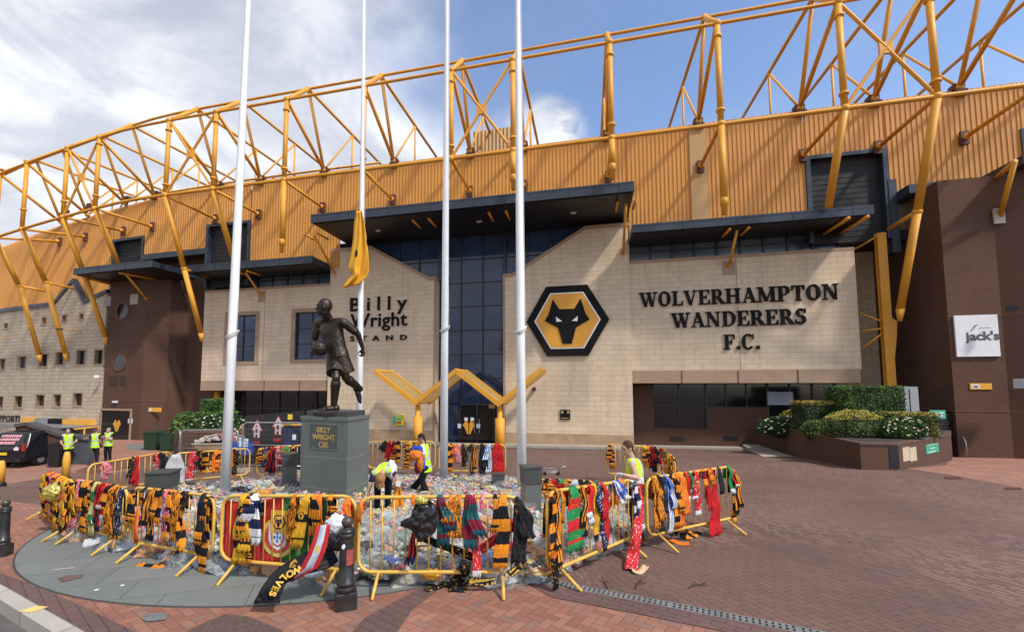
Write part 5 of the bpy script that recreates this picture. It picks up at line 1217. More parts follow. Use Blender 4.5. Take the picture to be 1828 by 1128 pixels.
# image-right limbs belong to his left side: 'l' keys here are the ball arm and the standing leg
J['dl']=V(-.3,-.5,-.25); J['dr']=V(.05,-.02,-1); J['fl']=V(-.9,-.35,-.02); J['fr']=V(.35,.2,-1); J['ur']=V(1,.5,.35)
br_=MT('bronze',.38,.85,.5); v=br_.co(); br_.base(br_.ramp(br_.noise(v,2.2,7,.65),[(.3,(.032,.025,.020)),(.55,(.062,.047,.037)),(.75,(.04,.036,.032))])); br_.put(br_.b.inputs['Roughness'],br_.mr(br_.noise(v,5,5),.3,.7,.30,.55)); br_.bump(br_.noise(v,4.5,4,.55,1.4),.55,.06); m_bronze=br_.m
b_,mh=figure(st,J,fS,k,m_bronze,hf=V(-.95,-.25,-.08),vox=.016,curl=(.5,1.6),palm={'l':V(-.2,-.9,.4),'r':V(-.3,-.9,0)})
clothes(st,J,fS,k,'football_shirt',m_bronze,'top',.018,.014,.8,.0)
fg=Fig(k)
hp=(J['hl']+J['hr'])/2; sh=(J['sl']+J['sr'])/2; 
for a,off in(('l',V(-.02,0,0)),('r',V(.06,0,0))):
    h_=J['h'+a]; kn=J['k'+a]; e=h_.lerp(kn,.78); fg.mb.tube([hp.lerp(h_,.6)+V(0,0,.12),h_,e+off],[.18,.18,.20],20); fg.mb.ball(hp,.23,16)
fg.loft([hp+V(-.01,0,.24),hp+V(0,0,.05)],[(.22,.17),(.25,.19)],(J['sr']-J['sl']))
fg.build('football_shorts',m_bronze,st,.018,2)
hair(st,J['head'],mh,k,m_bronze)
fg=Fig(k)
for a in 'lr': 
    foot(fg,J['a'+a],J['f'+a],k*1.06,True,J.get('u'+a,V(0,0,1))); kn,an=J['k'+a],J['a'+a]; fg.cap(kn.lerp(an,.22),kn.lerp(an,.30),.070*k,.068*k); fg.cap(kn.lerp(an,.26),an,.066*k,.044*k)
fg.build('boots_and_socks',m_bronze,st,.016,2)
fg=Fig(k); nk=sh+V(-.06,-.03,.05); 
for sx in(-1,1): fg.cap(nk+V(sx*.03,-.10,.03),nk+V(sx*.13,-.04,-.02),.035,.025)
fg.cap(nk+V(0,.05,-.04),J['head']+V(.02,0,-.12),.125,.10); fg.build('collar',m_bronze,st,.014,1)
bl_=thing('stone_football',jp(570,622,10.48),'round bronze football held at the statue hip','ball'); bl_.name='bronze_football'
mb=MB(); mb.ball(jp(570.3,621.5,10.50),.188,24); bo=mb.build('ball_surface',m_bronze,bl_,True)
mb=MB(); c=jp(570.3,621.5,10.50)
for ax in (V(1,0,.2),V(0,1,.3),V(.2,.3,1)):
    ax.normalize(); o_=ax.orthogonal().normalized(); q_=ax.cross(o_); mb.tube([c+(o_*math.cos(2*math.pi*i/28)+q_*math.sin(2*math.pi*i/28))*.189 for i in range(28)],.005,4,closed=True)
mb.build('seam',m_black,bl_)
mb=MB(); mb.box(V(J['al'].x+.08,J['al'].y+.0,at(600,737.5,10.9).z-.0),(1.0,.75,.07),.9); mb.build('bronze_base',m_bronze,st)
# ---- plinth
m_pl=plain('green_grey_granite',(.125,.142,.128),.35,var=.10,scale=1.5,bump=.02,bscale=70,stain=((.17,.185,.165),.3))
pn=thing('statue_plinth',gnd(600,905),'tall grey green polished stone plinth with a gold inscription under the footballer statue','plinth')
A_=at(534,893,10.55); B_=at(618,905,9.95); D_=at(657,880,11.05); 
A_.z=B_.z=D_.z=0; Cc=A_+(D_-B_); ztp=at(618,747,9.95).z; zbt=-1.0
mb=MB(); 
def wall4(mb,ps,z0,z1): planbox(mb,ps,z0,z1)
cen=(A_+D_)/2
def infl(p,e): return cen+(p-cen)*e
wall4(mb,[A_,B_,D_,Cc],zbt,ztp-.06); mb.build('shaft',m_pl,pn)
mb=MB(); wall4(mb,[infl(p,1.035) for p in (A_,B_,D_,Cc)],ztp-.058,ztp+.02); mb.build('cap_moulding',m_pl,pn)
mb=MB(); wall4(mb,[infl(p,.86) for p in (A_,B_,D_,Cc)],ztp+.021,ztp+.14); mb.build('top_block',plain('dark_granite',(.05,.05,.055),.35,var=.2),pn)
mb=MB(); wall4(mb,[infl(p,1.05) for p in (A_,B_,D_,Cc)],zbt,-.42); mb.build('foot_course',m_pl,pn)
xd=(B_-A_).normalized(); nn=V(xd.y,-xd.x,0); w_=(B_-A_).length
def pf(u_,z,e=.0): return A_+xd*(u_*w_)+nn*e+V(0,0,z)
zc0=at(575,802,10.2).z; zc1=at(575,758,10.2).z
mb=MB(); mb.add([pf(.20,zc0,.006),pf(.80,zc0,.006),pf(.80,zc1,.006),pf(.20,zc1,.006)],[(0,1,2,3)]); tb=mb.build('inscription_panel',plain('polished_panel',(.075,.088,.082),.2,var=.08),pn)
mb=MB()
for p_,q_ in ((pf(.2,zc0,.006),pf(.8,zc0,.006)),(pf(.8,zc0,.006),pf(.8,zc1,.006)),(pf(.8,zc1,.006),pf(.2,zc1,.006)),(pf(.2,zc1,.006),pf(.2,zc0,.006))): mb.tube([p_,q_],.008,4)
mb.build('panel_edge',m_pl,pn)
m_gold=plain('gilt_lettering',(.55,.38,.12),.4,.4)
for body,zf2,fw in (('BILLY',.80,.26),('WRIGHT',.50,.44),('CBE',.20,.18)):
    place_text('inscription',body,.125,pf(.5,zc0+(zc1-zc0)*zf2-.07,.009),xd,nn,m_gold,pn,.003,.003,1,fitw=fw*w_*1.1)
mb=MB(); 
for z in (.42,-.28): 
    mb.add([pf(0,z,.003),pf(1,z,.003),pf(1,z+.012,.003),pf(0,z+.012,.003)],[(0,1,2,3)])
    xd2=(D_-B_).normalized(); n2=V(xd2.y,-xd2.x,0); mb.add([B_+n2*.003+V(0,0,z),D_+n2*.003+V(0,0,z),D_+n2*.003+V(0,0,z+.012),B_+n2*.003+V(0,0,z+.012)],[(0,1,2,3)])
mb.build('stone_joint',plain('lime_stain',(.26,.27,.26),.7),pn)
# ---- short square stone posts round the plinth
def stonepost(px,pt,pb,w_,label,d,rz=.2,cap=.0):
    b=at(px,pb,d); b.z=zg(b.x,b.y); zt=at(px,pt,d).z; t=thing('stone_post',b,label,'post','square stone posts round the memorial')
    h=zt-b.z; mb=MB(); mb.box(b+V(0,0,h*.5-.1),(w_,w_,h+.1-.26),rz); mb.build('shaft',m_pl,t); mb=MB(); mb.box(b+V(0,0,h-.15),(w_*1.08,w_*1.08,.28),rz); mb.box(b+V(0,0,h),(w_*1.18,w_*1.18,.03),rz); mb.build('lamp_housing',plain('dark_slate_cap',(.06,.065,.06),.4,var=.1),t)
stonepost(948,832,925,.30,'square grey stone post beside the flagpole next to the crest',8.2)
stonepost(288,841,905,.42,'square grey stone post behind the left barriers under the white cape',9.3)
stonepost(516,810,880,.30,'square grey stone post just left of the plinth with a green and red scarf',11.6)
stonepost(889,845,880,.27,'square grey stone post below the red shirt near the back barrier',12.0)
stonepost(744,925,975,.3,'low grey stone post among the flowers behind the black plastic bag',6.6) if 0 else None
# ---------------- cast iron bollards ----------------
m_iron=plain('black_cast_iron',(.022,.020,.019),.36,var=.3,scale=9,bump=.12,bscale=90,stain=((.10,.065,.045),.35))
def bollard(b,h,label):
    t=thing('cast_iron_bollard',b,label,'bollard'); k=h/1.02
    mb=MB(); mb.box(b+V(0,0,.10*k),(.235*k,.235*k,.20*k),.35); s8=[(.14,.2),(.10,.26)]
    o=mb.build('square_base',m_iron,t); q=o.modifiers.new('b','BEVEL'); q.width=.015; q.segments=2
    mb=MB(); mb.lathe(b,[(r*k,z*k) for r,z in ((.118,.19),(.10,.24),(.088,.26),(.108,.27),(.108,.295),(.086,.31),(.083,.5),(.074,.76),(.074,.78),(.086,.79),(.092,.805),(.086,.82),(.078,.83),(.092,.845),(.092,.86),(.072,.875),(.045,.89),(.04,.90))],24); mb.build('shaft',m_iron,t,True)
    mb=MB(); mb.ball(b+V(0,0,.945*k),.068*k,18,(1,1,.95)); mb.build('ball_top',plain('worn_ball',(.07,.055,.042),.35,.3,var=.4,scale=20),t,True)
    return t
bb_=gnd(617,1084); tb_=bollard(bb_,at(617,919,bb_.y).z-bb_.z,'black cast iron bollard with a ball top in front of the barriers')
bb2=gnd(3,992); bollard(bb2,at(3,890,bb2.y).z-bb2.z,'black cast iron bollard cut off by the left edge of the view')
mb=MB(); c=at(613,976,bb_.y-.085); mb.add([c+V(.017*math.cos(2*math.pi*i/14),0,.024*math.sin(2*math.pi*i/14)) for i in range(14)]+[c+V(.017*math.cos(2*math.pi*i/14),.02,.024*math.sin(2*math.pi*i/14)) for i in range(14)],[list(range(14))]+[[i,i+14,(i+1)%14+14,(i+1)%14] for i in range(14)]); mb.build('white_sticker',m_white,tb_)
mb=MB()
for i in range(12): an=R(-80+i*3.5); 
pts=[]; 
for zz_ in (.46,.62):
    for i in range(7): an=R(-75+i*9); pts.append(bb_+V(.0835*math.cos(an),.0835*math.sin(an),zz_))
mb.add(pts,[[i,i+1,i+8,i+7] for i in range(6)]); mb.build('red_sticker',plain('torn_red_sticker',(.30,.06,.05),.6,var=.6,scale=60),tb_)
# ---------------- crowd barriers ----------------
BAR={}
def barrier(key,bl,br,tl_,tr_,label,nb=14,ext=.22,rb=.30,feet=True,group='yellow crowd barriers round the memorial'):
    a=gnd(*bl); b=gnd(*br); d=(b-a); d.z=0; ln_=d.length; d.normalize()
    za=at(bl[0],tl_,a.y).z-a.z; zb2=at(br[0],tr_,b.y).z-b.z
    A=a-d*ext; B=b+d*ext; L_=(B-A).length
    def base(t): p=A.lerp(B,t); p.z=zg(p.x,p.y); return p
    def hh(t): f=(t*L_-ext)/ln_; return za+(zb2-za)*f
    n=V(d.y,-d.x,0); 
    if n.dot(C-a)<0: n=-n
    t=thing('crowd_barrier',base(.5),label,'barrier',group); r=.16
    def pt(x,z): q=base(x/L_); return V(q.x,q.y,q.z+z)
    Lo=.21; pts=[]
    def hz(x): return hh(x/L_)
    for k in range(5): an=R(180+90*k/4); pts.append(pt(r+r*math.cos(an),Lo+r+r*math.sin(an)))
    for k in range(5): an=R(270+90*k/4); pts.append(pt(L_-r+r*math.cos(an),Lo+r+r*math.sin(an)))
    for k in range(5): an=R(90*k/4); pts.append(pt(L_-r+r*math.cos(an),hz(L_)-r+r*math.sin(an)))
    for k in range(5): an=R(90+90*k/4); pts.append(pt(r+r*math.cos(an),hz(0)-r+r*math.sin(an)))
    mb=MB(); mb.tube(pts,.021,10,closed=True); mb.build('rail_frame',m_yel2,t,True)
    for i in range(1,nb):
        x=L_*i/nb; mb=MB(); mb.tube([pt(x,Lo),pt(x,hz(x))],.0085,6); mb.build('upright_bar',m_yel2,t,True)
    if feet:
        for x in (ext+.02,L_-ext-.02):
            for sg_ in(-1,1):
                q=pt(x,Lo); f=q+n*(sg_*rb); f.z=zg(f.x,f.y)+.02; mb=MB(); mb.tube([q,f],.019,8); mb.build('foot',m_yel2,t,True)
    BAR[key]=dict(A=A,B=B,L=L_,n=n,d=d,hz=hz,base=base,pt=pt); return t
barrier('B1',(84,925),(120,962),842,858,'end-on yellow barrier at the far left, heaped with scarves and a gold balloon',ext=.15)
barrier('B2',(140,965),(208,984),858,869,'second yellow front barrier from the left, almost covered by scarves',ext=.22)
barrier('B3',(248,996),(357,1018),871,883,'yellow front barrier left of the red and green flag')
barrier('B4',(419,1031),(602,1048),884,886,'yellow front barrier carrying the red and green flag',15)
barrier('B5',(672,1054),(900,1054),887,886,'yellow front barrier right of the black bollard',14)
barrier('B6',(998,1046),(1120,988),876,857,'yellow barrier angled away beside the grey stone post',14)
barrier('B7',(1174,978),(1298,948),851,834,'yellow barrier farthest right, with the red cloth',14,rb=.34)
barrier('R1',(172,893),(290,872),826,808,'long yellow back barrier at left, behind the white cape',14)
barrier('R2',(325,871),(430,860),808,801,'yellow back barrier with the square gold crest poster',14)
barrier('R3',(472,860),(536,858),799,795,'yellow back barrier left of the plinth',13)
barrier('R4',(668,846),(765,846),788,788,'yellow back barrier between the plinth and the entrance post',14)
barrier('R5',(796,852),(890,852),793,793,'yellow back barrier with the red shirt, before the entrance doors',13)
barrier('R6',(1096,858),(1163,860),794,797,'yellow back barrier directly behind the woman at right',11)
barrier('R7',(1183,856),(1206,890),799,818,'end-on yellow barrier heaped with scarves, right of the woman',11,ext=.1)
barrier('R8',(972,905),(1045,905),856,858,'low yellow barrier half sunk behind heaped scarves, near the trolley',12,feet=False)
# ---------------- cloth materials ----------------
def cloth(name,A,B=None,per=.22,C_=None,E=None,amt=.5,duty=.5,rough=.9,vert=False,ts=(9,16)):
    t=MT(name,rough,0,.15); uv=t.uv(); sp=t.n('ShaderNodeSeparateXYZ'); t.L.new(uv,sp.inputs[0]); u_,v_=sp.outputs[0],sp.outputs[1]
    res=(*A,1)
    if B: 
        ax=u_ if vert else v_
        res=t.mix(t.math('GREATER_THAN',t.math('FRACT',t.math('DIVIDE',t.math('ADD',ax,t.math('MULTIPLY',t.noise(t.co(),6,2),.03)),per)),duty),res,(*B,1))
    if C_:
        q=t.noise(t.map(uv,(ts[0],ts[1],1)),1.0,2,.6,.3); res=t.mix(t.mr(q,1-amt,1-amt+.03),res,(*C_,1))
    if E: res=t.mix(t.math('LESS_THAN',v_,.09),res,(*E,1))
    k=t.mr(t.noise(t.co(),8,4),.3,.7,.8,1.2); x=t.n('ShaderNodeVectorMath',operation='SCALE'); t.L.new(res,x.inputs[0]) if not isinstance(res,tuple) else setattr(x.inputs[0],'default_value',res[:3]); t.L.new(k,x.inputs['Scale'])
    t.base(x.outputs[0]); t.bump(t.math('ADD',t.math('MULTIPLY',t.noise(t.co(),14,3,.5,1.5),1.0),t.math('MULTIPLY',t.noise(t.map(uv,(60,90,1)),1,1),.15)),.5,.02); return t.m
ORG=(.66,.225,.018); GLD=(.60,.32,.02); BLK=(.012,.012,.014); RED=(.50,.02,.022); WHT=(.62,.62,.62); NAV=(.015,.022,.06); CLR=(.17,.015,.03); TEAL=(.02,.09,.10); GRN=(.02,.20,.06); PNK=(.60,.08,.12); BLU=(.03,.10,.42); FLO=(.75,.14,.03); GRY=(.25,.25,.26); BEI=(.5,.38,.25)
CL={
'ob':('orange and black barred',cloth('cloth_orange_black_bars',ORG,BLK,.26)),
'obs':('orange and black narrow-barred',cloth('cloth_orange_black_small',ORG,BLK,.13)),
'gb':('gold and black barred',cloth('cloth_gold_black_bars',GLD,BLK,.34,duty=.7)),
'go':('plain gold',cloth('cloth_gold',GLD,None,E=BLK,C_=BLK,amt=.34)),
'or':('plain orange',cloth('cloth_orange',FLO,None,C_=ORG,amt=.5)),
'ot':('orange and black patterned',cloth('cloth_orange_pattern',ORG,None,C_=BLK,amt=.47)),
'bg':('black and gold lettered',cloth('cloth_black_gold_text',BLK,None,C_=GLD,amt=.40,ts=(4,22))),
'bk':('plain black',cloth('cloth_black',BLK,None,C_=(.03,.03,.035),amt=.5)),
'bo':('black and orange striped',cloth('cloth_black_orange_stripes',BLK,ORG,.5,vert=True,E=BLK)),
'rd':('plain red',cloth('cloth_red',RED,None,C_=(.35,.01,.015),amt=.5)),
'rw':('red and white patterned',cloth('cloth_red_white',RED,None,C_=WHT,E=WHT,amt=.40)),
'rf':('red white-fringed',cloth('cloth_red_fringe',RED,None,E=WHT)),
'rb':('red and black striped',cloth('cloth_red_black',RED,BLK,.5,vert=True,E=NAV)),
'pk':('pink and white patterned',cloth('cloth_pink_white',PNK,None,C_=WHT,amt=.45)),
'nw':('navy and white barred',cloth('cloth_navy_white',NAV,WHT,.24,E=WHT)),
'nv':('navy and white patterned',cloth('cloth_navy_pattern',NAV,None,C_=WHT,amt=.42)),
'bw':('blue and white striped',cloth('cloth_blue_white',BLU,WHT,.34,vert=True,E=WHT)),
'ct':('claret and teal barred',cloth('cloth_claret_teal',TEAL,CLR,.40,C_=None)),
'rg':('green and red patterned',cloth('cloth_green_red',GRN,RED,.30,C_=GLD,amt=.36)),
'gn':('green and white tipped',cloth('cloth_green',GRN,None,E=WHT)),
'yg':('yellow and green patterned',cloth('cloth_yellow_green',(.50,.42,.12),GRN,.30,C_=WHT,amt=.40)),
'br':('brown and tan patterned',cloth('cloth_brown_tan',(.12,.05,.03),None,C_=(.45,.28,.15),amt=.5)),
'wh':('white and grey plastic',cloth('cloth_white_plastic',(.42,.42,.42),None,C_=GRY,amt=.4,rough=.4)),
'bl':('blue and black',cloth('cloth_blue',BLU,None,C_=BLK,amt=.4)),
}
ITEMS=[]
def disc(c,rx,rz,mat,name,par,n,d,th=.006,poly=None):
    pts=poly or [(math.cos(2*math.pi*i/24),math.sin(2*math.pi*i/24)) for i in range(24)]
    mb=MB(); a=[c+d*(x*rx)+V(0,0,z*rz) for x,z in pts]; k=len(a); mb.add([p+n*th for p in a]+[p-n*.001 for p in a],[list(range(k))]+[[i,i+k,(i+1)%k+k,(i+1)%k] for i in range(k)]); return mb.build(name,mat,par)
BADGE=(plain('badge_black',BLK,.8),plain('badge_gold',GLD,.8))
def sheetmesh(rows,name,mat,parent,thick=.009,smooth=True):
    "rows: list of (list of points, v)"
    m_=len(rows[0][0]); vs=[];uv=[]
    for pts,v in rows:
        for j,p in enumerate(pts): vs.append(p); uv.append((j/(m_-1),v))
    mb=MB(); mb.add(vs,[[i*m_+j,i*m_+j+1,(i+1)*m_+j+1,(i+1)*m_+j] for i in range(len(rows)-1) for j in range(m_-1)],uv)
    o=mb.build(name,mat,parent,smooth); s=o.modifiers.new('s','SOLIDIFY'); s.thickness=thick; s.offset=0; return o
def hang(key,x,ybot,w,c,top=None,wb=None,back=.45,name='scarf',t=None,drop=None,side=1,slant=0,label=None,knot=False,zoff=0,grp='scarves tied to the barriers',cat='scarf'):
    "x: column where it hangs, ybot: row of its lower end, w: width in metres"
    Bq=BAR[key]; rnd=random.Random(hash((key,x,ybot,c))%99991 if 0 else (int(x*7+ybot*13)+ord(c[0])*31))
    if t is None:
        r=ray(x,700); k=r.x/r.y; A,D=Bq['A'],Bq['d']; xx=(k*A.y-A.x)/(D.x-k*D.y)
    else: xx=t*Bq['L']
    xx=max(.04,min(Bq['L']-.04,xx)); H_=Bq['hz'](xx); r=.16
    if xx<r: H_=H_-r+math.sqrt(max(0,r*r-(r-xx)**2))
    if xx>Bq['L']-r: H_=H_-r+math.sqrt(max(0,r*r-(xx-(Bq['L']-r))**2))
    H_+=zoff
    p0=Bq['pt'](xx,0)
    if drop is None: zb3=at(x,ybot,p0.y).z-p0.z; drop=H_-zb3
    drop=max(.08,min(drop,H_-.01)); bk=min(drop*back,H_-.05); wb=wb or w*1.15
    n=Bq['n']*side; d=Bq['d']; m_=9; rows=[]; ph=rnd.uniform(0,6); a1=rnd.uniform(.014,.032); lean=rnd.uniform(-.05,.05)+slant; vs1=rnd.uniform(.78,1.3); vo1=rnd.uniform(0,.25); tw=rnd.uniform(-.5,.5); tot=drop+bk
    seq=[]
    nb_=max(3,int(bk/.09)); nf=max(5,int(drop/.06))
    for i in range(nb_): seq.append((-.032,-(bk*(1-i/nb_)),tot-(bk*i/nb_)))
    for an in (150,90,30): seq.append((.032*math.cos(R(an)),.030*math.sin(R(an)),drop))
    for i in range(1,nf+1): seq.append((.036+.012*math.sin(i*.9+ph),-drop*i/nf,drop*(1-i/nf)))
    for (o,z,v) in seq:
        f=min(1,max(0,-z/max(drop,.2))); g_=.52+.48*min(1,-z/.26) if z<0 else .52
        ww=(w+(wb-w)*f)*g_; pts=[]; pleat=1 if z<0 else .3
        for j in range(m_):
            q=(j/(m_-1)-.5); off=o+(1 if o>=0 else -1)*(abs(a1*pleat*math.sin(q*9+ph+f*2+tw*f*3))+.012*f*(1+math.sin(f*5+ph)))*(1 if z<-.02 else .3)+rnd.uniform(-.003,.003)
            P_=Bq['pt'](0,0)*0+p0+d*(q*ww+lean*f+.010*math.sin(f*7+ph))+n*(off+.008)+V(0,0,H_+z+(rnd.uniform(-.004,.004) if z<0 else 0)+(.03*math.sin(j*2.1+ph)*(1 if v<.01 else 0))-(.02*abs(q) if z>=0 else 0))
            pts.append(P_)
        rows.append((pts,v if v<.1 else v*vs1+vo1))
    tt=thing(name,V(p0.x,p0.y,p0.z+H_),label,cat,grp); sheetmesh(rows,'cloth',CL[c][1] if isinstance(c,str) else c,tt)
    if knot and tot>.3 and w>.085:
        fr_=[(pts_,v_) for pts_,v_ in rows[nb_+2:]]; sg_=1 if rnd.random()<.5 else -1; k2_=rnd.uniform(.5,.85); r2=[]
        for i_,(pts_,v_) in enumerate(fr_):
            f2=i_/max(1,len(fr_)-1); r2.append(([V(p_.x,p_.y,p0.z+H_+(p_.z-p0.z-H_)*k2_)+d*(sg_*w*(.15+.55*f2)+.012*math.sin(i_*.8+ph))+n*(.016+.012*f2) for p_ in pts_],v_ if v_<.1 else v_*k2_+.11))
        sheetmesh(r2,'scarf_tail',CL[c][1],tt)
    if knot:
        mb=MB(); kc=p0+n*.04+d*lean*.2+V(0,0,H_-.05); kr=max(.03,w*.33); mb.ball(kc,kr,14,(1,.7,.9))
        for i_ in range(len(mb.v)):
            q_=mb.v[i_]-kc; mb.v[i_]=kc+q_*(1+.5*noise.noise(q_*28+kc*3)+.3*noise.noise(q_*60)); mb.uv[i_]=(q_.x*4+.5,tot*.7+q_.z*1.5)
        mb.build('knot',CL[c][1],tt,True)
    if c in('gb','go','ot','bo') and w>.115 and drop>.35:
        for zz_ in ((-.22,) if drop<.6 else (-.25,-drop+.16)):
            f=min(1,-zz_/max(drop,.2)); cc_=p0+d*(lean*f+.010*math.sin(f*7+ph))+n*(.062)+V(0,0,H_+zz_); r_=w*.34
            b1=disc(cc_,r_,r_,BADGE[0],'badge',tt,n,d,.004,[(math.cos(R(60*i)),math.sin(R(60*i))) for i in range(6)]); disc(cc_,r_*.80,r_*.80,BADGE[1],'badge_field',b1,n,d,.006,[(math.cos(R(60*i)),math.sin(R(60*i))) for i in range(6)]); disc(cc_,r_*.42,r_*.5,BADGE[0],'wolf_head',b1,n,d,.008,WOLF)
    if label is None: ITEMS.append((key,p0.x/p0.y if key not in('B1','R7') else xx,tt,c))
    return tt
PH={'B1':'the far left barrier','B2':'the second front barrier','B3':'the barrier left of the flag','B4':'the flag-draped barrier','B5':'the barrier right of the bollard','B6':'the angled stone-post barrier','B7':'the rightmost barrier','R1':'the long back barrier','R2':'the back poster barrier','R3':'the barrier left of the plinth','R4':'the barrier right of the plinth','R5':'the barrier before the doors','R6':'the barrier behind the woman','R7':'the end-on right barrier','R8':'the low sunken barrier'}
OR_=['first','second','third','fourth','fifth','sixth','seventh','eighth','ninth','tenth','eleventh','twelfth','thirteenth','fourteenth','fifteenth','sixteenth','seventeenth','eighteenth','nineteenth']
h=hang
# far left end-on barrier: a heap
for t_,c,w_,dr_,sd_ in ((.02,'gb',.20,.85,1),(.12,'rd',.16,.55,1),(.2,'ob',.22,.80,1),(.3,'rw',.16,.62,1),(.38,'pk',.15,.5,1),(.46,'obs',.2,.78,1),(.56,'rd',.14,.6,1),(.64,'gb',.22,.85,1),(.74,'ob',.2,.8,1),(.82,'rw',.16,.6,1),(.9,'go',.26,.88,1),(.98,'ob',.2,.9,1)):
    h('B1',0,0,w_,c,t=t_,drop=dr_,back=.8,side=1,knot=True)
for x,y,w_,c,kn in ((134,958,.20,'go',1),(140,945,.11,'pk',0),(146,940,.12,'br',0),(152,938,.10,'ob',0),(157,940,.13,'pk',0),(164,944,.10,'br',0),(172,948,.17,'ob',1),(179,935,.10,'obs',0),(186,952,.15,'yg',0),(195,930,.09,'rb',1),(200,944,.11,'rb',0),(206,925,.11,'rf',1),(213,948,.15,'ob',1),(220,975,.12,'ot',1),(227,990,.12,'bo',0),(233,950,.12,'nv',1)):
    h('B2',x,y,w_,c,knot=bool(kn))
for x,y,w_,c,kn in ((243,938,.14,'ob',1),(272,898,.09,'obs',0),(288,960,.15,'bo',1),(301,932,.11,'ob',1),(311,945,.10,'pk',1),(320,958,.11,'ob',1),(329,962,.11,'ot',1),(339,948,.11,'ob',1),(345,905,.10,'bk',1),(376,985,.13,'bk',1),(386,1022,.13,'ob',1)):
    h('B3',x,y,w_,c,knot=bool(kn))
h('B3',265,963,.07,'or',zoff=-.24,label='bright orange cloth tied halfway up the barrier left of the flag',name='orange_cloth',cat='cloth')
for x,y,w_,c,kn in ((446,1000,.15,'gb',1),(458,1002,.12,'obs',1),(466,967,.16,'nw',1),(534,962,.09,'ot',1),(556,975,.15,'gb',0),(570,950,.10,'ob',1),(579,940,.11,'or',0),(598,925,.10,'obs',1),(630,985,.09,'or',1)):
    h('B4',x,y,w_,c,knot=bool(kn),slant=-.12 if x==556 else 0)
for x,y,w_,c,kn in ((648,930,.06,'or',0),(788,970,.13,'ct',1),(806,940,.08,'or',1),(818,953,.13,'ot',1),(836,975,.14,'ct',1),(846,1024,.08,'rw',1),(861,905,.07,'pk',0),(885,950,.08,'ob',0),(898,1012,.15,'ob',0),(921,912,.10,'obs',0),(941,1000,.15,'bk',1)):
    h('B5',x,y,w_,c,knot=bool(kn))
for x,y,w_,c,kn in ((966,1046,.08,'bg',1),(972,1022,.08,'or',0),(979,1010,.11,'ob',1),(987,1008,.10,'bo',1),(994,930,.07,'ot',0),(1034,955,.11,'bo',1),(1046,931,.13,'rf',1),(1054,960,.09,'go',0),(1061,912,.10,'nv',1),(1069,968,.12,'rd',1),(1062,978,.09,'nv',0),(1090,900,.12,'bw',1),(1098,884,.10,'bl',0),(1122,962,.12,'nw',1)):
    h('B6',x,y,w_,c,knot=bool(kn),slant=.12 if x in(1090,1098) else 0)
for x,y,w_,c,kn in ((1160,940,.13,'ot',1),(1168,945,.12,'bk',1),(1181,950,.10,'bw',1),(1192,940,.13,'ob',1),(1200,938,.18,'or',1),(1215,893,.11,'rf',0),(1222,880,.07,'gn',0),(1232,918,.15,'rw',1),(1246,865,.12,'ob',0),(1258,862,.12,'ot',1),(1275,878,.12,'bk',0),(1292,878,.15,'gn',0),(1303,873,.12,'or',0),(1311,915,.13,'bo',1),(1318,930,.11,'ob',0),(1322,893,.12,'rf',1)):
    h('B7',x,y,w_,c,knot=bool(kn),slant=.08 if x in(1292,1303,1322) else 0)
for x,y,w_,c in ((192,857,.13,'pk'),(243,862,.12,'bg'),(250,866,.12,'rd'),(283,840,.10,'rw'),(292,838,.18,'bk')): h('R1',x,y,w_,c,knot=True)
for x,y,w_,c in ((348,858,.17,'rw'),(357,842,.12,'bk'),(364,845,.16,'ob'),(388,842,.09,'or'),(396,842,.13,'ob'),(415,852,.14,'or'),(423,846,.12,'bg')): h('R2',x,y,w_,c,knot=True)
for x,y,w_,c in ((468,826,.13,'obs'),(476,833,.12,'nv'),(484,834,.12,'gb'),(491,848,.15,'rb'),(500,834,.12,'pk'),(506,826,.12,'rd'),(514,815,.2,'rg'),(526,845,.12,'ob')): h('R3',x,y,w_,c,knot=True)
for x,y,w_,c in ((690,806,.16,'bk'),(697,822,.12,'rd'),(704,820,.13,'rb'),(713,824,.18,'ob'),(727,836,.16,'obs'),(733,815,.12,'go')): h('R4',x,y,w_,c,knot=True)
for x,y,w_,c in ((806,840,.16,'ob'),(812,815,.1,'or'),(820,826,.14,'pk'),(827,832,.12,'bg'),(841,806,.1,'bk'),(846,845,.12,'bo'),(860,845,.18,'bk'),(873,843,.16,'bw')): h('R5',x,y,w_,c,knot=True)
for x,y,w_,c in ((1088,836,.14,'obs'),(1146,815,.14,'go'),(1153,832,.13,'ob'),(1160,835,.12,'rb'),(1166,842,.12,'bk')): h('R6',x,y,w_,c,knot=True)
for t_,c,w_,dr_ in ((.02,'ob',.16,.5),(.15,'rd',.16,.6),(.28,'rf',.16,.65),(.4,'gn',.14,.4),(.52,'ob',.2,.7),(.64,'rw',.16,.5),(.76,'go',.2,.75),(.88,'obs',.2,.8),(.98,'ob',.2,.85)): h('R7',0,0,w_,c,t=t_,drop=dr_,back=.8,knot=True)
for x,y,w_,c in ((975,880,.2,'ob'),(984,872,.15,'rd'),(992,885,.2,'bk'),(1002,876,.18,'rg'),(1012,884,.2,'obs'),(1024,872,.18,'wh'),(1034,884,.2,'ob'),(1046,880,.16,'bg')): h('R8',x,y,w_,c,knot=True,back=.9)
bykey={}
for it in ITEMS: bykey.setdefault(it[0],[]).append(it)
for key,l_ in bykey.items():
    l_.sort(key=lambda q:q[1])
    for i,(k_,_,o,c) in enumerate(l_):
        side_='from the near end' if 0 else 'from the left'
        if key in('B1','R7'): o['label']=f"{CL[c][0]} scarf, {OR_[i]} from the back on {PH[key]}"
        else: o['label']=f"{CL[c][0]} scarf, {OR_[i]} {side_} on {PH[key]}"
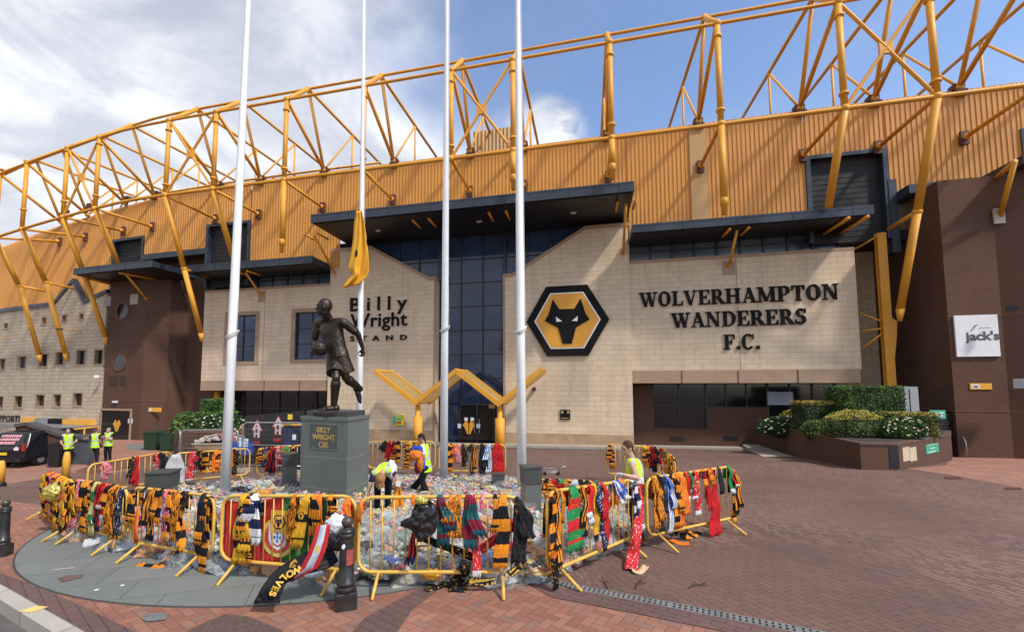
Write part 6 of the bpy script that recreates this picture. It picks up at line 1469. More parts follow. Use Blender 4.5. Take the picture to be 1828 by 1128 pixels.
# individual drapes
h('R2',300,862,.40,'wh',back=.5,wb=.45,t=.02,label='crumpled white plastic cape hanging between the two back left barriers',name='plastic_cape',cat='cape',grp=None,drop=.75)
h('B6',1016,978,.30,'rg',wb=.36,back=.3,label='large green, yellow and red patterned towel on the angled barrier',name='supporters_towel',cat='towel',grp=None)
h('B7',1262,966,.07,'rd',wb=.36,label='plain red cloth spreading from a knot down to the paving, rightmost barrier',name='red_cloth',cat='cloth',grp=None,knot=True)
h('B7',1247,908,.16,'rd',wb=.10,slant=.09,label='red cloth end knotted left of the spreading red cloth, rightmost barrier',name='red_cloth',cat='cloth',grp=None,back=.2)
h('R5',888,848,.36,'rd',wb=.36,back=.2,label='plain red shirt hanging at the right end of the barrier before the doors',name='red_shirt',cat='shirt',grp=None)
h('B7',1207,955,.22,'go',wb=.34,label='bulky gold cloth slumping to the paving behind the rightmost barrier',name='gold_cloth',cat='cloth',grp=None,side=-1)
h('B6',1103,905,.30,'or',wb=.34,label='orange jersey held by the woman against the angled barrier',name='orange_jersey',cat='shirt',grp=None,side=-1,back=.1)
# gold foil balloon on the left heap
def crumple(name,c,size,mat,label,cat,seed=1,amp=.25,fr=2.4,sub=4,parent=None,flat=False,group=None):
    bm=bmesh.new(); bmesh.ops.create_icosphere(bm,subdivisions=sub,radius=1)
    for v in bm.verts:
        p=v.co*fr+Vector((seed*3.1,seed*1.7,0)); q=1-amp*abs(noise.noise(p))*2+amp*.5*noise.noise(p*2.7)+amp*.25*noise.noise(p*6); v.co=Vector((v.co.x*size[0],v.co.y*size[1],v.co.z*size[2]))*q
    t=parent
    if parent is None: t=thing(name,c,label,cat,group)
    me=bpy.data.meshes.new(name); 
    off=Vector(t['_o'])
    for v in bm.verts: v.co+=Vector(c)-off
    if not flat:
        for f in bm.faces: f.smooth=True
    bm.to_mesh(me); bm.free(); me.materials.append(mat); o=bpy.data.objects.new('crumpled_skin' if parent is None else name,me); col.objects.link(o); o.parent=t; o['_o']=tuple(off); return t
m_foil=MT('gold_foil',.25,.6).base((.62,.52,.12,1)).m
crumple('foil_balloon',at(97,878,7.6),(.21,.12,.16),m_foil,'deflated pale gold foil balloon on the far left scarf heap','balloon',2,.3,1.8)
m_bag=plain('black_plastic',(.012,.011,.012),.22,var=.2,spec=.6)
t=thing('plastic_bag',at(750,905,5.05),'black plastic bag tied to the barrier right of the bollard','bag'); rows=[]
RB=[(889,748,760),(896,742,770),(906,737,779),(918,733,784),(928,716,783),(938,714,780),(946,733,777),(954,738,770),(962,742,757),(967,746,752)]
for i in range(28):
    f_=i/27*(len(RB)-1); k_=min(int(f_),len(RB)-2); g_=f_-k_; y_=RB[k_][0]*(1-g_)+RB[k_+1][0]*g_; xa=RB[k_][1]*(1-g_)+RB[k_+1][1]*g_; xb=RB[k_][2]*(1-g_)+RB[k_+1][2]*g_
    pts=[]
    for j in range(17):
        q=j/16; x_=xa+(xb-xa)*q; e_=noise.noise(Vector((x_*.09,y_*.07,3))); e2=abs(noise.noise(Vector((x_*.16+y_*.1,y_*.05-x_*.06,8)))); pts.append(at(x_+1.5*e_,y_+(3*math.sin(q*5+i*.2) if i<26 else 0),5.02-.05*math.sin(q*3.14)*math.sin(i/27*3.14)+.05*e_+.07*e2))
    rows.append((pts,1-i/27))
sheetmesh(rows,'bag_skin',m_bag,t,.004)
crumple('yellow_tissue',at(752,893,5.0),(.085,.05,.05),m_foil,'crumpled yellow wrapping on the rail above the black plastic bag','wrapping',4,.5,3)
h('B5',742,893,.07,'or',label='short orange tie on the rail left of the crumpled yellow wrapping',name='orange_tie',cat='tie',grp=None,drop=.07)
h('B5',743,1000,.10,'rb',zoff=-.42,label='red and black scarf end hanging below the black plastic bag',name='scarf_end',cat='scarf',grp=None,back=.05)
mfb=MT('foil_football',.25,.0); vo_=mfb.n('ShaderNodeTexVoronoi'); mfb.L.new(mfb.co('Object'),vo_.inputs[0]); vo_.inputs['Scale'].default_value=6.5; mfb.base(mfb.mix(mfb.math('LESS_THAN',vo_.outputs[0],.33),(.66,.66,.70,1),(.02,.03,.05,1)))
crumple('football_balloon',at(602,936,5.02),(.15,.10,.13),mfb.m,'half deflated black and white football balloon behind the bollard top','balloon',6,.22,1.6)
crumple('grey_balloon',at(601,962,5.0),(.12,.09,.13),plain('grey_foil',(.06,.06,.065),.25,.5),'crumpled dark grey foil balloon hanging beside the bollard','balloon',7,.3,1.9)
# ---- the red and green flag behind the bars
fl=thing('national_flag',at(490,945,5.45),'large red and green flag with a shield spread behind the bars, left of the bollard','flag')
B4=BAR['B4']; mfg=MT('red_green_flag_cloth',.75,0,.2); sp=mfg.n('ShaderNodeSeparateXYZ'); mfg.L.new(mfg.uv(),sp.inputs[0])
sl_=mfg.math('ADD',sp.outputs[0],mfg.math('MULTIPLY',sp.outputs[1],-.03)); mfg.base(mfg.mix(mfg.math('GREATER_THAN',sl_,.53),(.52,.035,.035,1),(.035,.17,.055,1))); mfg.bump(mfg.noise(mfg.co(),5,3,.5,1.2),.5,.04)
def onB(Bq,px,py,off):
    r=ray(px,py); n=Bq['n']; P0=Bq['A']+n*off; t=(P0-C).dot(n)/r.dot(n); return C+r*t
TLc,TRc,BRc,BLc=(402,892),(592,890),(592,1003),(398,1000)
rows=[]
for i in range(15):
    f=i/14; pts=[]
    for j in range(33):
        g_=j/32; x=(TLc[0]*(1-g_)+TRc[0]*g_)*(1-f)+(BLc[0]*(1-g_)+BRc[0]*g_)*f; y=(TLc[1]*(1-f)+BLc[1]*f)*(1-g_)+(TRc[1]*(1-f)+BRc[1]*f)*g_+3*math.sin(g_*9)*(1-f)+4*math.sin(g_*6)*f
        pts.append(onB(B4,x,y,-.045+.02*math.sin(g_*14+f*2)))
    rows.append((pts,1-f))
sheetmesh(rows,'cloth',mfg.m,fl,.004)
n4,d4=B4['n'],B4['d']; c=onB(B4,497,958,-.018); m_fy=plain('flag_yellow',(.55,.42,.10),.7); m_fr=plain('flag_red',(.50,.04,.04),.7); m_fw=plain('flag_white',(.55,.55,.58),.7); m_fb=plain('flag_blue',(.04,.12,.45),.7)
disc(c,.24,.24,m_fy,'armillary_ring',fl,n4,d4,.004); disc(c,.19,.19,m_fr,'ring_field',fl,n4,d4,.008)
SH=[(-1,1),(1,1),(1,-.2),(.7,-.75),(0,-1.05),(-.7,-.75),(-1,-.2)]
disc(c+V(0,0,.0),.13,.15,m_fw,'shield',fl,n4,d4,.012,SH); disc(c,.09,.11,m_fr,'shield_border',fl,n4,d4,.015,SH); disc(c,.075,.09,m_fw,'inner_shield',fl,n4,d4,.018,SH)
for q in ((0,0),(-.04,.0),(.04,0),(0,.045),(0,-.045)): disc(c+d4*q[0]+V(0,0,q[1]),.014,.018,m_fb,'blue_escutcheon',fl,n4,d4,.021,SH)
po=thing('crest_poster',onB(B4,499,931,0),'square gold poster with a black wolf crest on the red and green flag','poster')
c=onB(B4,499,931,-.01); disc(c,.118,.138,plain('poster_gold',(.60,.33,.03),.5),'poster_sheet',po,n4,d4,.01,[(-1,-1),(1,-1),(1,1),(-1,1)]); crest(c+n4*.012,d4,n4,(0,0,1),.095,po,thick=(.003,.002,.002,.003))
R2=BAR['R2']; po=thing('crest_poster',onB(R2,379,832,0),'square gold poster with a black wolf crest on the back left barrier','poster'); c=onB(R2,379,832,.03); disc(c,.155,.15,plain('poster_gold',(.60,.33,.03),.5),'poster_sheet',po,R2['n'],R2['d'],.01,[(-1,-1),(1,-1),(1,1),(-1,1)]); crest(c+R2['n']*.012,R2['d'],R2['n'],(0,0,1),.12,po,thick=(.004,.003,.003,.003))
B5=BAR['B5']; pw=thing('wolf_pennant',onB(B5,822,940,0),'gold pennant with a black wolf mark behind the bars between two claret scarves','pennant')
c=onB(B5,820,942,-.03); disc(c,.10,.115,plain('poster_gold',(.60,.33,.03),.5),'pennant_sheet',pw,B5['n'],B5['d'],.008,[(-.8,-1),(.8,-1),(1,.2),(.7,1),(-.7,1),(-1,.2)])
disc(c+V(0,0,-.01),.02,.024,m_let,'mark',pw,B5['n'],B5['d'],.012)
# ---- ribbons: scarves lying or strung along
def ribbon(name,pts,w_,c,label,cat='scarf',nrm=None,grp=None,th=.012,wend=None,text=None,matx=None):
    P_=[]
    k=len(pts)
    for i in range(k-1):
        p0,p1,p2,p3=pts[max(i-1,0)],pts[i],pts[i+1],pts[min(i+2,k-1)]
        for s_ in range(6):
            u_=s_/6; P_.append(.5*((2*p1)+(p2-p0)*u_+(2*p0-5*p1+4*p2-p3)*u_*u_+(3*p1-p0-3*p2+p3)*u_**3))
    P_.append(pts[-1]); t=thing(name,pts[0],label,cat,grp); rows=[]; L_=0; m_=7; fr=[]
    for i,p in enumerate(P_):
        tg=(P_[min(i+1,len(P_)-1)]-P_[max(i-1,0)]).normalized(); nn_=(nrm or V(0,0,1)); nn_=nn_[min(int(i/6),len(nn_)-1)] if isinstance(nn_,list) else nn_
        sd_=tg.cross(nn_).normalized(); up_=sd_.cross(tg)
        if i: L_+=(p-P_[i-1]).length
        ww=w_+((wend or w_)-w_)*i/len(P_); rows.append(([p+sd_*(j/(m_-1)-.5)*ww+up_*(.010*math.sin(j*1.3+i*.5)+.012*(1-abs(j/3-1))) for j in range(m_)],L_)); fr.append((p,tg,sd_,up_,L_))
    sheetmesh(rows,'cloth',matx or CL[c][1],t,th); return t,fr,L_
def G_(x,y,h=.012): p=gnd(x,y); p.z+=h; return p
ribbon('scarf',[onB(BAR['B3'],322,930,.05),onB(BAR['B3'],323,955,.06),onB(BAR['B3'],321,978,.12),G_(306,1000,.10),G_(285,1013),G_(262,1012),G_(247,1009)],.115,'ob','orange and black scarf trailing from the barrier onto the grey paving left of the flag',nrm=[V(.2,-1,.2)]*2+[V(0,-.8,.6)]+[V(0,-.2,1)]*4)
ribbon('scarf',[onB(B5,833,1000,.06),onB(B5,828,1018,.07),G_(822,1040,.08),G_(815,1058),],.12,'bg','gold and black scarf slumping from the bottom rail onto the bricks',nrm=[V(0,-1,.2),V(0,-1,.2),V(0,-.8,.8),V(0,0,1)],wend=.2)
ribbon('scarf',[G_(812,1050,.03),G_(795,1046,.02),G_(775,1052),G_(758,1056)],.10,'bg','gold and black scarf end lying flat on the bricks below the barrier')
t,fr,L_=ribbon('lettered_scarf',[onB(B5,836,1034,.05),onB(B5,860,1038,.05),onB(B5,890,1034,.05),onB(B5,912,1022,.05),onB(B5,928,1010,.05)],.075,'bk','black scarf lettered SOUTH BANK strung along the bottom rail','scarf',nrm=V(0,-1,.1))
def letters_on(t,fr,L_,word,size,mat,s0,s1,flip=1,off=.016,rot=0):
    for i,ch in enumerate(word):
        if ch==' ': continue
        s_=s0+(s1-s0)*(i+.5)/len(word)*1.0; f=min(fr,key=lambda q:abs(q[4]-s_*L_)); p,tg,sd_,up_,_=f
        x=tg*flip; y=(up_.cross(x)).normalized(); place_text('letter',ch,size,p+up_*off-y*size*.5,x,up_,mat,t,.01,.002,up=y)
m_gl=plain('gold_lettering',(.60,.36,.04),.6)
letters_on(t,fr,L_,'SOUTH BANK',.045,m_gl,.02,.98)
ribbon('scarf',[onB(B5,846,990,-.08),onB(B5,880,965,-.09),onB(B5,915,940,-.12),onB(B5,950,920,-.2)],.10,'rw','red and white scarf strung diagonally behind the bars beside the barred scarf',nrm=V(0,-1,.1))
ribbon('scarf',[onB(B5,744,952,-.08),onB(B5,775,968,-.07),onB(B5,815,982,-.07),onB(B5,845,994,-.06)],.085,'bg','black and gold lettered scarf strung diagonally behind the bars under the black bag',nrm=V(0,-1,.1))
ribbon('orange_cloth',[G_(1196,965),G_(1210,970),G_(1230,972)],.12,'or','bright orange cloth scrap on the paving by the rightmost barrier foot',cat='cloth')
ribbon('gold_scarf',[onB(BAR['B7'],1210,905,-.1),onB(BAR['B7'],1216,935,-.05),G_(1225,962,.05),G_(1245,952)],.16,'ob','orange and black scarf trailing under the bottom rail of the rightmost barrier',nrm=[V(0,-1,.2),V(0,-1,.3),V(0,-.4,.8),V(0,0,1)])
ribbon('long_scarf',[onB(BAR['B6'],1143,852,.03),onB(BAR['B6'],1143,880,.06),onB(BAR['B6'],1140,925,.10),onB(BAR['B6'],1135,960,.22),G_(1130,1002,.08),G_(1126,1020,.02)],.09,'rw','long red and white scarf reaching the paving where two right barriers meet',nrm=[V(-.3,-1,0),V(-.3,-1,0),V(-.3,-1,.1),V(-.2,-1,.3),V(0,-.5,.9),V(0,0,1)],wend=.17)
ribbon('beige_paper',[G_(1128,1022,.03),G_(1140,1022,.01),G_(1152,1014,.03)],.10,'br','beige paper wrap under the end of the long red scarf',cat='paper',matx=plain('beige_paper',(.55,.36,.20),.8))
ribbon('scarf',[onB(BAR['B3'],290,995,-.25),onB(BAR['B3'],320,1003,-.22),onB(BAR['B3'],352,1008,-.2)],.10,'pk','pink and white scarf lying under the barrier left of the flag',nrm=V(0,-.3,1))
# black lettered banner and red white flag spilling from the flag barrier
t=thing('lettered_banner',G_(475,1072),'long black banner lettered WOLVES in gold drooping onto the paving left of the bollard','banner')
LE=[(592,975,5.12),(568,978,5.08),(548,984,5.02),(512,1003,4.92),(487,1022,4.84),(469,1046,4.74),(458,1066,4.70),(452,1076,4.68)]; RE=[(604,1000,5.02),(590,1012,4.96),(562,1020,4.90),(533,1028,4.84),(511,1040,4.76),(503,1056,4.70),(498,1070,4.68),(500,1076,4.67)]
def i3(L__,t):
    k=t*(len(L__)-1); i=min(int(k),len(L__)-2); f=k-i; return tuple(L__[i][q]*(1-f)+L__[i+1][q]*f for q in range(3))
def bpt(f,g,o=0):
    a_=i3(LE,f); b_=i3(RE,f); x,y,d_=[a_[q]*(1-g)+b_[q]*g for q in range(3)]
    w_=abs(noise.noise(Vector((f*7,g*2.2,1))))*.05+.02*math.sin(g*6+f*9); p=at(x,y,d_-o-w_-.04*math.sin(g*3.14)); zz=zg(p.x,p.y)+.015
    if p.z<zz: p.z=zz
    return p
sheetmesh([([bpt(i/40,j/14) for j in range(15)],i/16) for i in range(41)],'cloth',cloth('black_banner_cloth',(.010,.011,.014),None,C_=(.30,.30,.33),amt=.24,rough=.4,ts=(2.2,2.2)),t,.012)
for i,ch in enumerate('WOLVES'):
    f_=.40+i*.075; p=bpt(f_,.62,.035); q=bpt(f_+.05,.62,.035); x_=(q-p).normalized(); y_=(bpt(f_,.95,.035)-bpt(f_,.3,.035)); y_=(y_-x_*y_.dot(x_)).normalized(); n_=x_.cross(y_)
    place_text('letter',ch,.065,p-y_*.03,x_,n_,m_gl,t,.004,.004,up=y_)
c=bpt(.40,.25,.04); 
for k_,pl4 in enumerate(([(-.5,-.3),(.1,.2),(.5,-.1),(.2,.5),(-.3,.4)],[(-.2,-.6),(.5,-.5),(.4,-.2),(0,-.3)])): disc(c+V(-.02*k_,-.01,0),.11,.09,m_gl,'gold_emblem',t,V(0,-1,.1),V(.8,0,.5).normalized(),.004,pl4)
sid=thing('striped_flag',at(570,960,4.85),'red and white triangular flag slung over the black banner beside the bollard','flag')
E1=[(566,938),(558,965),(548,990),(535,1015),(516,1037)]; E2=[(590,935),(586,962),(580,985),(568,1012),(520,1038)]
rows=[]
for i in range(17):
    f_=i/16; a=il(E1,f_); b=il(E2,f_); dd_=4.86-.10*math.sin(f_*2.5)+.05*f_
    rows.append(([at(a[0]*(1-g/8)+b[0]*g/8,a[1]*(1-g/8)+b[1]*g/8,dd_+.025*math.sin(g*.9+f_*3)) for g in range(9)],f_))
msf=MT('red_white_flag_cloth',.7,0,.2); sp=msf.n('ShaderNodeSeparateXYZ'); msf.L.new(msf.uv(),sp.inputs[0]); band=msf.math('COMPARE',sp.outputs[0],.5,.2); em_=msf.math('MULTIPLY',msf.math('COMPARE',sp.outputs[1],.42,.07),msf.math('COMPARE',sp.outputs[0],.5,.11))
msf.base(msf.mix(em_,msf.mix(band,(.45,.025,.03,1),(.45,.50,.58,1)),(.55,.40,.10,1))); msf.bump(msf.noise(msf.co(),6,3,.5,1),.4,.03)
sheetmesh(rows,'cloth',msf.m,sid,.006)
# ---------------- the heap of wrapped flowers ----------------
PP=[(135,966),(240,985),(390,1018),(640,1040),(945,1040),(1010,1018),(1118,965),(1112,905),(1060,880),(960,872),(905,858),(780,853),(665,858),(560,858),(450,862),(320,874),(230,892),(150,912)]
poly=[(gnd(*p).x,gnd(*p).y) for p in PP]
def inside(x,y,P_=poly):
    c=False; n=len(P_)
    for i in range(n):
        (x1,y1),(x2,y2)=P_[i],P_[(i+1)%n]
        if (y1>y)!=(y2>y) and x<(x2-x1)*(y-y1)/(y2-y1)+x1: c=not c
    return c
def edged(x,y):
    b=9
    n=len(poly)
    for i in range(n):
        (x1,y1),(x2,y2)=poly[i],poly[(i+1)%n]; dx,dy=x2-x1,y2-y1; t=max(0,min(1,((x-x1)*dx+(y-y1)*dy)/(dx*dx+dy*dy))); b=min(b,math.hypot(x-x1-dx*t,y-y1-dy*t))
    return b
def pileh(x,y): return (.10+.28*ss(edged(x,y)/.7))*(1-.62*ss((y-7.2)/1.6))+.04*noise.noise(Vector((x*1.1,y*1.1,0)))
pal=[((.52,.53,.53),22),((.28,.31,.29),14),((.62,.62,.60),16),((.15,.22,.13),10),((.42,.37,.25),10),((.70,.27,.03),12),((.66,.46,.05),7),((.50,.03,.04),6),((.62,.20,.22),4),((.04,.11,.42),5),((.04,.14,.04),6),((.02,.02,.025),7),((.25,.18,.10),4)]
ch=[c for c,n in pal for _ in range(n)]
bm0=bmesh.new(); bmesh.ops.create_icosphere(bm0,subdivisions=2,radius=1); bv=[v.co.copy() for v in bm0.verts]; bf=[[v.index for v in f.verts] for f in bm0.faces]; bm0.free()
bmS=bmesh.new(); bmesh.ops.create_icosphere(bmS,subdivisions=1,radius=1); sv_=[v.co.copy() for v in bmS.verts]; sf_=[[v.index for v in f.verts] for f in bmS.faces]; bmS.free()
rnd=random.Random(12)
vsA=[];fsA=[];cA=[]
def blob(c,sz,colr,seed,fine=True,amp=.55):
    V_,F_=(bv,bf) if fine else (sv_,sf_); b=len(vsA); m_=Matrix.Rotation(rnd.uniform(0,6.3),3,'Z')@Matrix.Rotation(rnd.uniform(-.7,.7),3,'X')
    for v in V_:
        q=1+amp*noise.noise(v*2.1+Vector((seed*1.3,seed*.7,seed*2.1)))+amp*.7*noise.noise(v*5+Vector((seed,0,seed))); w_=m_@Vector((v.x*sz[0],v.y*sz[1],v.z*sz[2]))*q; vsA.append(c+w_); cA.append(colr)
    for f in F_: fsA.append([b+i for i in f])
xsP=[p[0] for p in poly]; ysP=[p[1] for p in poly]
plx=[(p.x,p.y) for p in (A_,B_,D_,Cc)]
def put(n,small):
    k=0;tries=0
    while k<n and tries<n*20:
        tries+=1; y=min(ysP)+(max(ysP)-min(ysP))*(rnd.random()**1.25); x=rnd.uniform(min(xsP),max(xsP))
        if not inside(x,y) or inside(x,y,plx): continue
        h_=pileh(x,y); z=zg(x,y)+h_*(rnd.uniform(.2,1) if edged(x,y)<.6 else rnd.uniform(.75,1.05)); c_=rnd.choice(ch)
        if small:
            s_=rnd.uniform(.018,.045); c_=rnd.choice([(.6,.4,.04),(.55,.03,.05),(.65,.3,.3),(.65,.63,.58),(.6,.2,.02),(.05,.16,.04),(.04,.12,.04),(.02,.06,.3),(.015,.015,.015)]); blob(Vector((x,y,z+.03)),(s_,s_,s_*.6),c_,rnd.uniform(0,99),False,.4)
        else:
            s_=rnd.uniform(.07,.16)*(1.45 if y<7.6 and rnd.random()<.5 else 1); j=rnd.uniform(.85,1.15); blob(Vector((x,y,z-.02)),(s_*rnd.uniform(.8,1.5),s_*.8,s_*rnd.uniform(.35,.7)),tuple(q*j for q in c_),rnd.uniform(0,99),True)
        k+=1
put(1700,False); put(2200,True)
def bouquet(n):
    k=0;t_=0; fl=[(.70,.68,.60),(.72,.55,.08),(.60,.04,.05),(.72,.30,.32),(.70,.30,.04),(.66,.64,.58),(.45,.10,.30),(.72,.60,.20)]
    while k<n and t_<n*25:
        t_+=1; y=min(ysP)+(max(ysP)-min(ysP))*(rnd.random()**1.4); x=rnd.uniform(min(xsP),max(xsP))
        if not inside(x,y) or inside(x,y,plx): continue
        z=zg(x,y)+pileh(x,y)*rnd.uniform(.7,1.05)+.04; c1=rnd.choice(fl); c2=rnd.choice(fl); up_=Vector((rnd.uniform(-.7,.7),rnd.uniform(-1,.1),1)).normalized(); a=up_.orthogonal().normalized(); b_=up_.cross(a)
        for i in range(rnd.randint(6,11)):
            an=rnd.uniform(0,6.3); rr=.10*math.sqrt(rnd.random()); s_=rnd.uniform(.022,.045); blob(Vector((x,y,z))+a*(rr*math.cos(an))+b_*(rr*math.sin(an))+up_*rnd.uniform(0,.03),(s_,s_,s_*.7),c1 if rnd.random()<.7 else c2,rnd.uniform(0,99),False,.5)
        for i in range(5):
            an=rnd.uniform(0,6.3); q=Vector((x,y,z))+a*(.10*math.cos(an))+b_*(.10*math.sin(an)); d=(a*math.cos(an)+b_*math.sin(an)); e=up_.cross(d); bb0=len(vsA); vsA.extend([q-d*.05,q+e*.018,q+d*.06+up_*.02,q-e*.018]); cA.extend([(.03,.12,.03)]*4); fsA.append([bb0,bb0+1,bb0+2,bb0+3])
        k+=1
bouquet(700)
me=bpy.data.meshes.new('flower_heap'); me.from_pydata(vsA,[],fsA); ca=me.color_attributes.new('Col','FLOAT_COLOR','POINT'); ca.data.foreach_set('color',[x for c_ in cA for x in (*c_,1)])
mw=MT('cellophane_and_flowers',.28,0,.6); at_=mw.n('ShaderNodeVertexColor'); at_.layer_name='Col'; v=mw.co(); nn1=mw.noise(v,17,4,.6,1.5)
spk=mw.math('GREATER_THAN',mw.noise(v,26,3,.6,.6),.64); wn_=mw.n('ShaderNodeTexVoronoi'); mw.L.new(v,wn_.inputs[0]); wn_.inputs['Scale'].default_value=30
hue=mw.ramp(mw.n('ShaderNodeSeparateColor').outputs[0] if 0 else mw.noise(v,9,1),[(.3,(.03,.10,.03)),(.42,(.5,.28,.03)),(.5,(.40,.38,.34)),(.58,(.5,.04,.06)),(.68,(.55,.2,.25))])
mw.base(mw.mix(mw.math('MULTIPLY',spk,.75),mw.mix(mw.mr(nn1,.35,.65,0,.5),at_.outputs[0],(.40,.42,.44,1)),hue)); mw.bump(mw.math('ADD',nn1,mw.math('MULTIPLY',mw.noise(v,60,2),.5)),.9,.03); mw.put(mw.b.inputs['Roughness'],mw.mr(nn1,.3,.7,.12,.6))
me.materials.append(mw.m); o=bpy.data.objects.new('flower_heap',me); col.objects.link(o); tag(o,'heap of flowers in clear wrapping and small tributes filling the ring of barriers','flowers',None,'stuff')
# clear film wrapped round many of the bouquets
vsB=[];fsB=[]
def put_film(n):
    k=0;t_=0
    while k<n and t_<n*25:
        t_+=1; y=min(ysP)+(max(ysP)-min(ysP))*(rnd.random()**1.35); x=rnd.uniform(min(xsP),max(xsP))
        if not inside(x,y) or inside(x,y,plx): continue
        h_=pileh(x,y); z=zg(x,y)+h_*rnd.uniform(.55,1.05); s_=rnd.uniform(.11,.25)*(1.3 if y<7.4 else 1); sd_=rnd.uniform(0,99); b=len(vsB); m_=Matrix.Rotation(rnd.uniform(0,6.3),3,'Z')@Matrix.Rotation(rnd.uniform(-.9,.9),3,'X'); sz=(s_*rnd.uniform(.9,1.5),s_*.8,s_*rnd.uniform(.4,.75))
        for v in bv:
            # ridged folds
            q=1+.45*(abs(noise.noise(v*2.3+Vector((sd_,0,sd_))))*2-.5)+.30*noise.noise(v*5.5+Vector((0,sd_,0))); vsB.append(Vector((x,y,z))+m_@Vector((v.x*sz[0],v.y*sz[1],v.z*sz[2]))*q)
        for f in bf: fsB.append([b+i for i in f])
        k+=1
put_film(460)
me=bpy.data.meshes.new('clear_wrapping'); me.from_pydata(vsB,[],fsB)
mf=MT('clear_film',.14,0,.9); v=mf.co(); r1=mf.noise(v,13,4,.65,2.0); mf.base(mf.mix(mf.mr(mf.noise(v,1.6,2),.35,.65),(.80,.82,.83,1),(.66,.74,.68,1))); mf.bump(mf.math('ADD',mf.math('ABSOLUTE',mf.math('SUBTRACT',r1,.5)),mf.math('MULTIPLY',mf.noise(v,40,2),.25)),1.0,.06)
tr_=mf.n('ShaderNodeBsdfTransparent'); ms=mf.n('ShaderNodeMixShader'); mf.put(ms.inputs[0],mf.mr(r1,.42,.68,.04,.42)); mf.L.new(tr_.outputs[0],ms.inputs[1]); mf.L.new(mf.b.outputs[0],ms.inputs[2]); mf.L.new(ms.outputs[0],mf.N['Material Output'].inputs[0])
me.materials.append(mf.m); me.polygons.foreach_set('use_smooth',[True]*len(me.polygons)); o=bpy.data.objects.new('clear_wrapping',me); col.objects.link(o); tag(o,'clear crinkled film wrapped round the heaped flowers','wrapping',None,'stuff')
# dark bed below the heap
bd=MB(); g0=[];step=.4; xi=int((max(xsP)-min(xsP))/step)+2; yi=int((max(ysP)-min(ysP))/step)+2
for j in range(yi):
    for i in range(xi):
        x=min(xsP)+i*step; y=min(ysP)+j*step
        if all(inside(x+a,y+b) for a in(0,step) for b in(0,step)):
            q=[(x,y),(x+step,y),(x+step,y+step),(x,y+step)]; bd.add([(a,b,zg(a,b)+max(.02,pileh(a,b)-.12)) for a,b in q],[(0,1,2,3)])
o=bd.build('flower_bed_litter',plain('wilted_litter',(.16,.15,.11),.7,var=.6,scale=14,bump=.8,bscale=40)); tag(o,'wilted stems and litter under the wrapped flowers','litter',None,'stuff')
def pilep(px,py,h_=0): p=gnd(px,py,.3); return V(p.x,p.y,zg(p.x,p.y)+pileh(p.x,p.y)+h_)
def fcloth(n,c): return fabric(n,c,.85,9,.6,.25)
crumple('orange_cloth',pilep(800,895,.03),(.42,.22,.13),fcloth('orange_jersey_cloth',(.62,.27,.03)),'large orange jersey heap on the flowers just beyond the front barrier','cloth',12,.35,2.2)
crumple('orange_cloth',pilep(852,888,.04),(.28,.14,.10),fcloth('pale_orange_cloth',(.62,.32,.10)),'pale orange cloth on the flowers right of the large orange heap','cloth',13,.35,2.0)
crumple('orange_cloth',pilep(470,872,.04),(.22,.14,.09),fcloth('amber_cloth',(.62,.27,.04)),'small amber cloth on the flowers left of the plinth','cloth',14,.4,2.5)
crumple('black_sack',pilep(428,868,.05),(.26,.16,.12),m_bag,'crumpled black sack on the flowers beside the leftmost flagpole','bag',15,.45,2.6)
crumple('black_sack',pilep(376,866,.0),(.4,.12,.06),m_bag,'flat dark cloth on the flowers below the back poster barrier','cloth',16,.45,2.6)
for i,(x,y,c_,lb) in enumerate(((880,985,(.04,.10,.4),'small blue cloth on the flowers behind the right end of the front barrier'),(700,985,(.05,.12,.42),'blue wrapped bundle low behind the bars right of the bollard'),(770,1000,(.62,.3,.03),'orange wrapping spilling at the bottom rail behind the front barrier'),(700,905,(.55,.06,.05),'red cloth on the flowers in front of the bending woman'),(905,945,(.5,.03,.06),'red cloth on the flowers behind the barred scarf'),(905,975,(.5,.02,.04),'dark red cloth low behind the right end of the front barrier'),(1075,955,(.55,.15,.2),'pink wrapped bundle behind the angled barrier'),(560,1000,(.65,.65,.65),'white paper behind the bars near the football balloon'),(870,895,(.5,.03,.05),'small red cloth beyond the pale orange cloth'),(330,945,(.55,.12,.15),'pink cloth on the heap behind the barrier left of the flag'))):
    crumple('tribute_bundle',pilep(x,y,.02),(.13,.09,.08),fcloth('bundle_cloth_%d'%i,c_),lb,'bundle',20+i,.4,2.5,3)
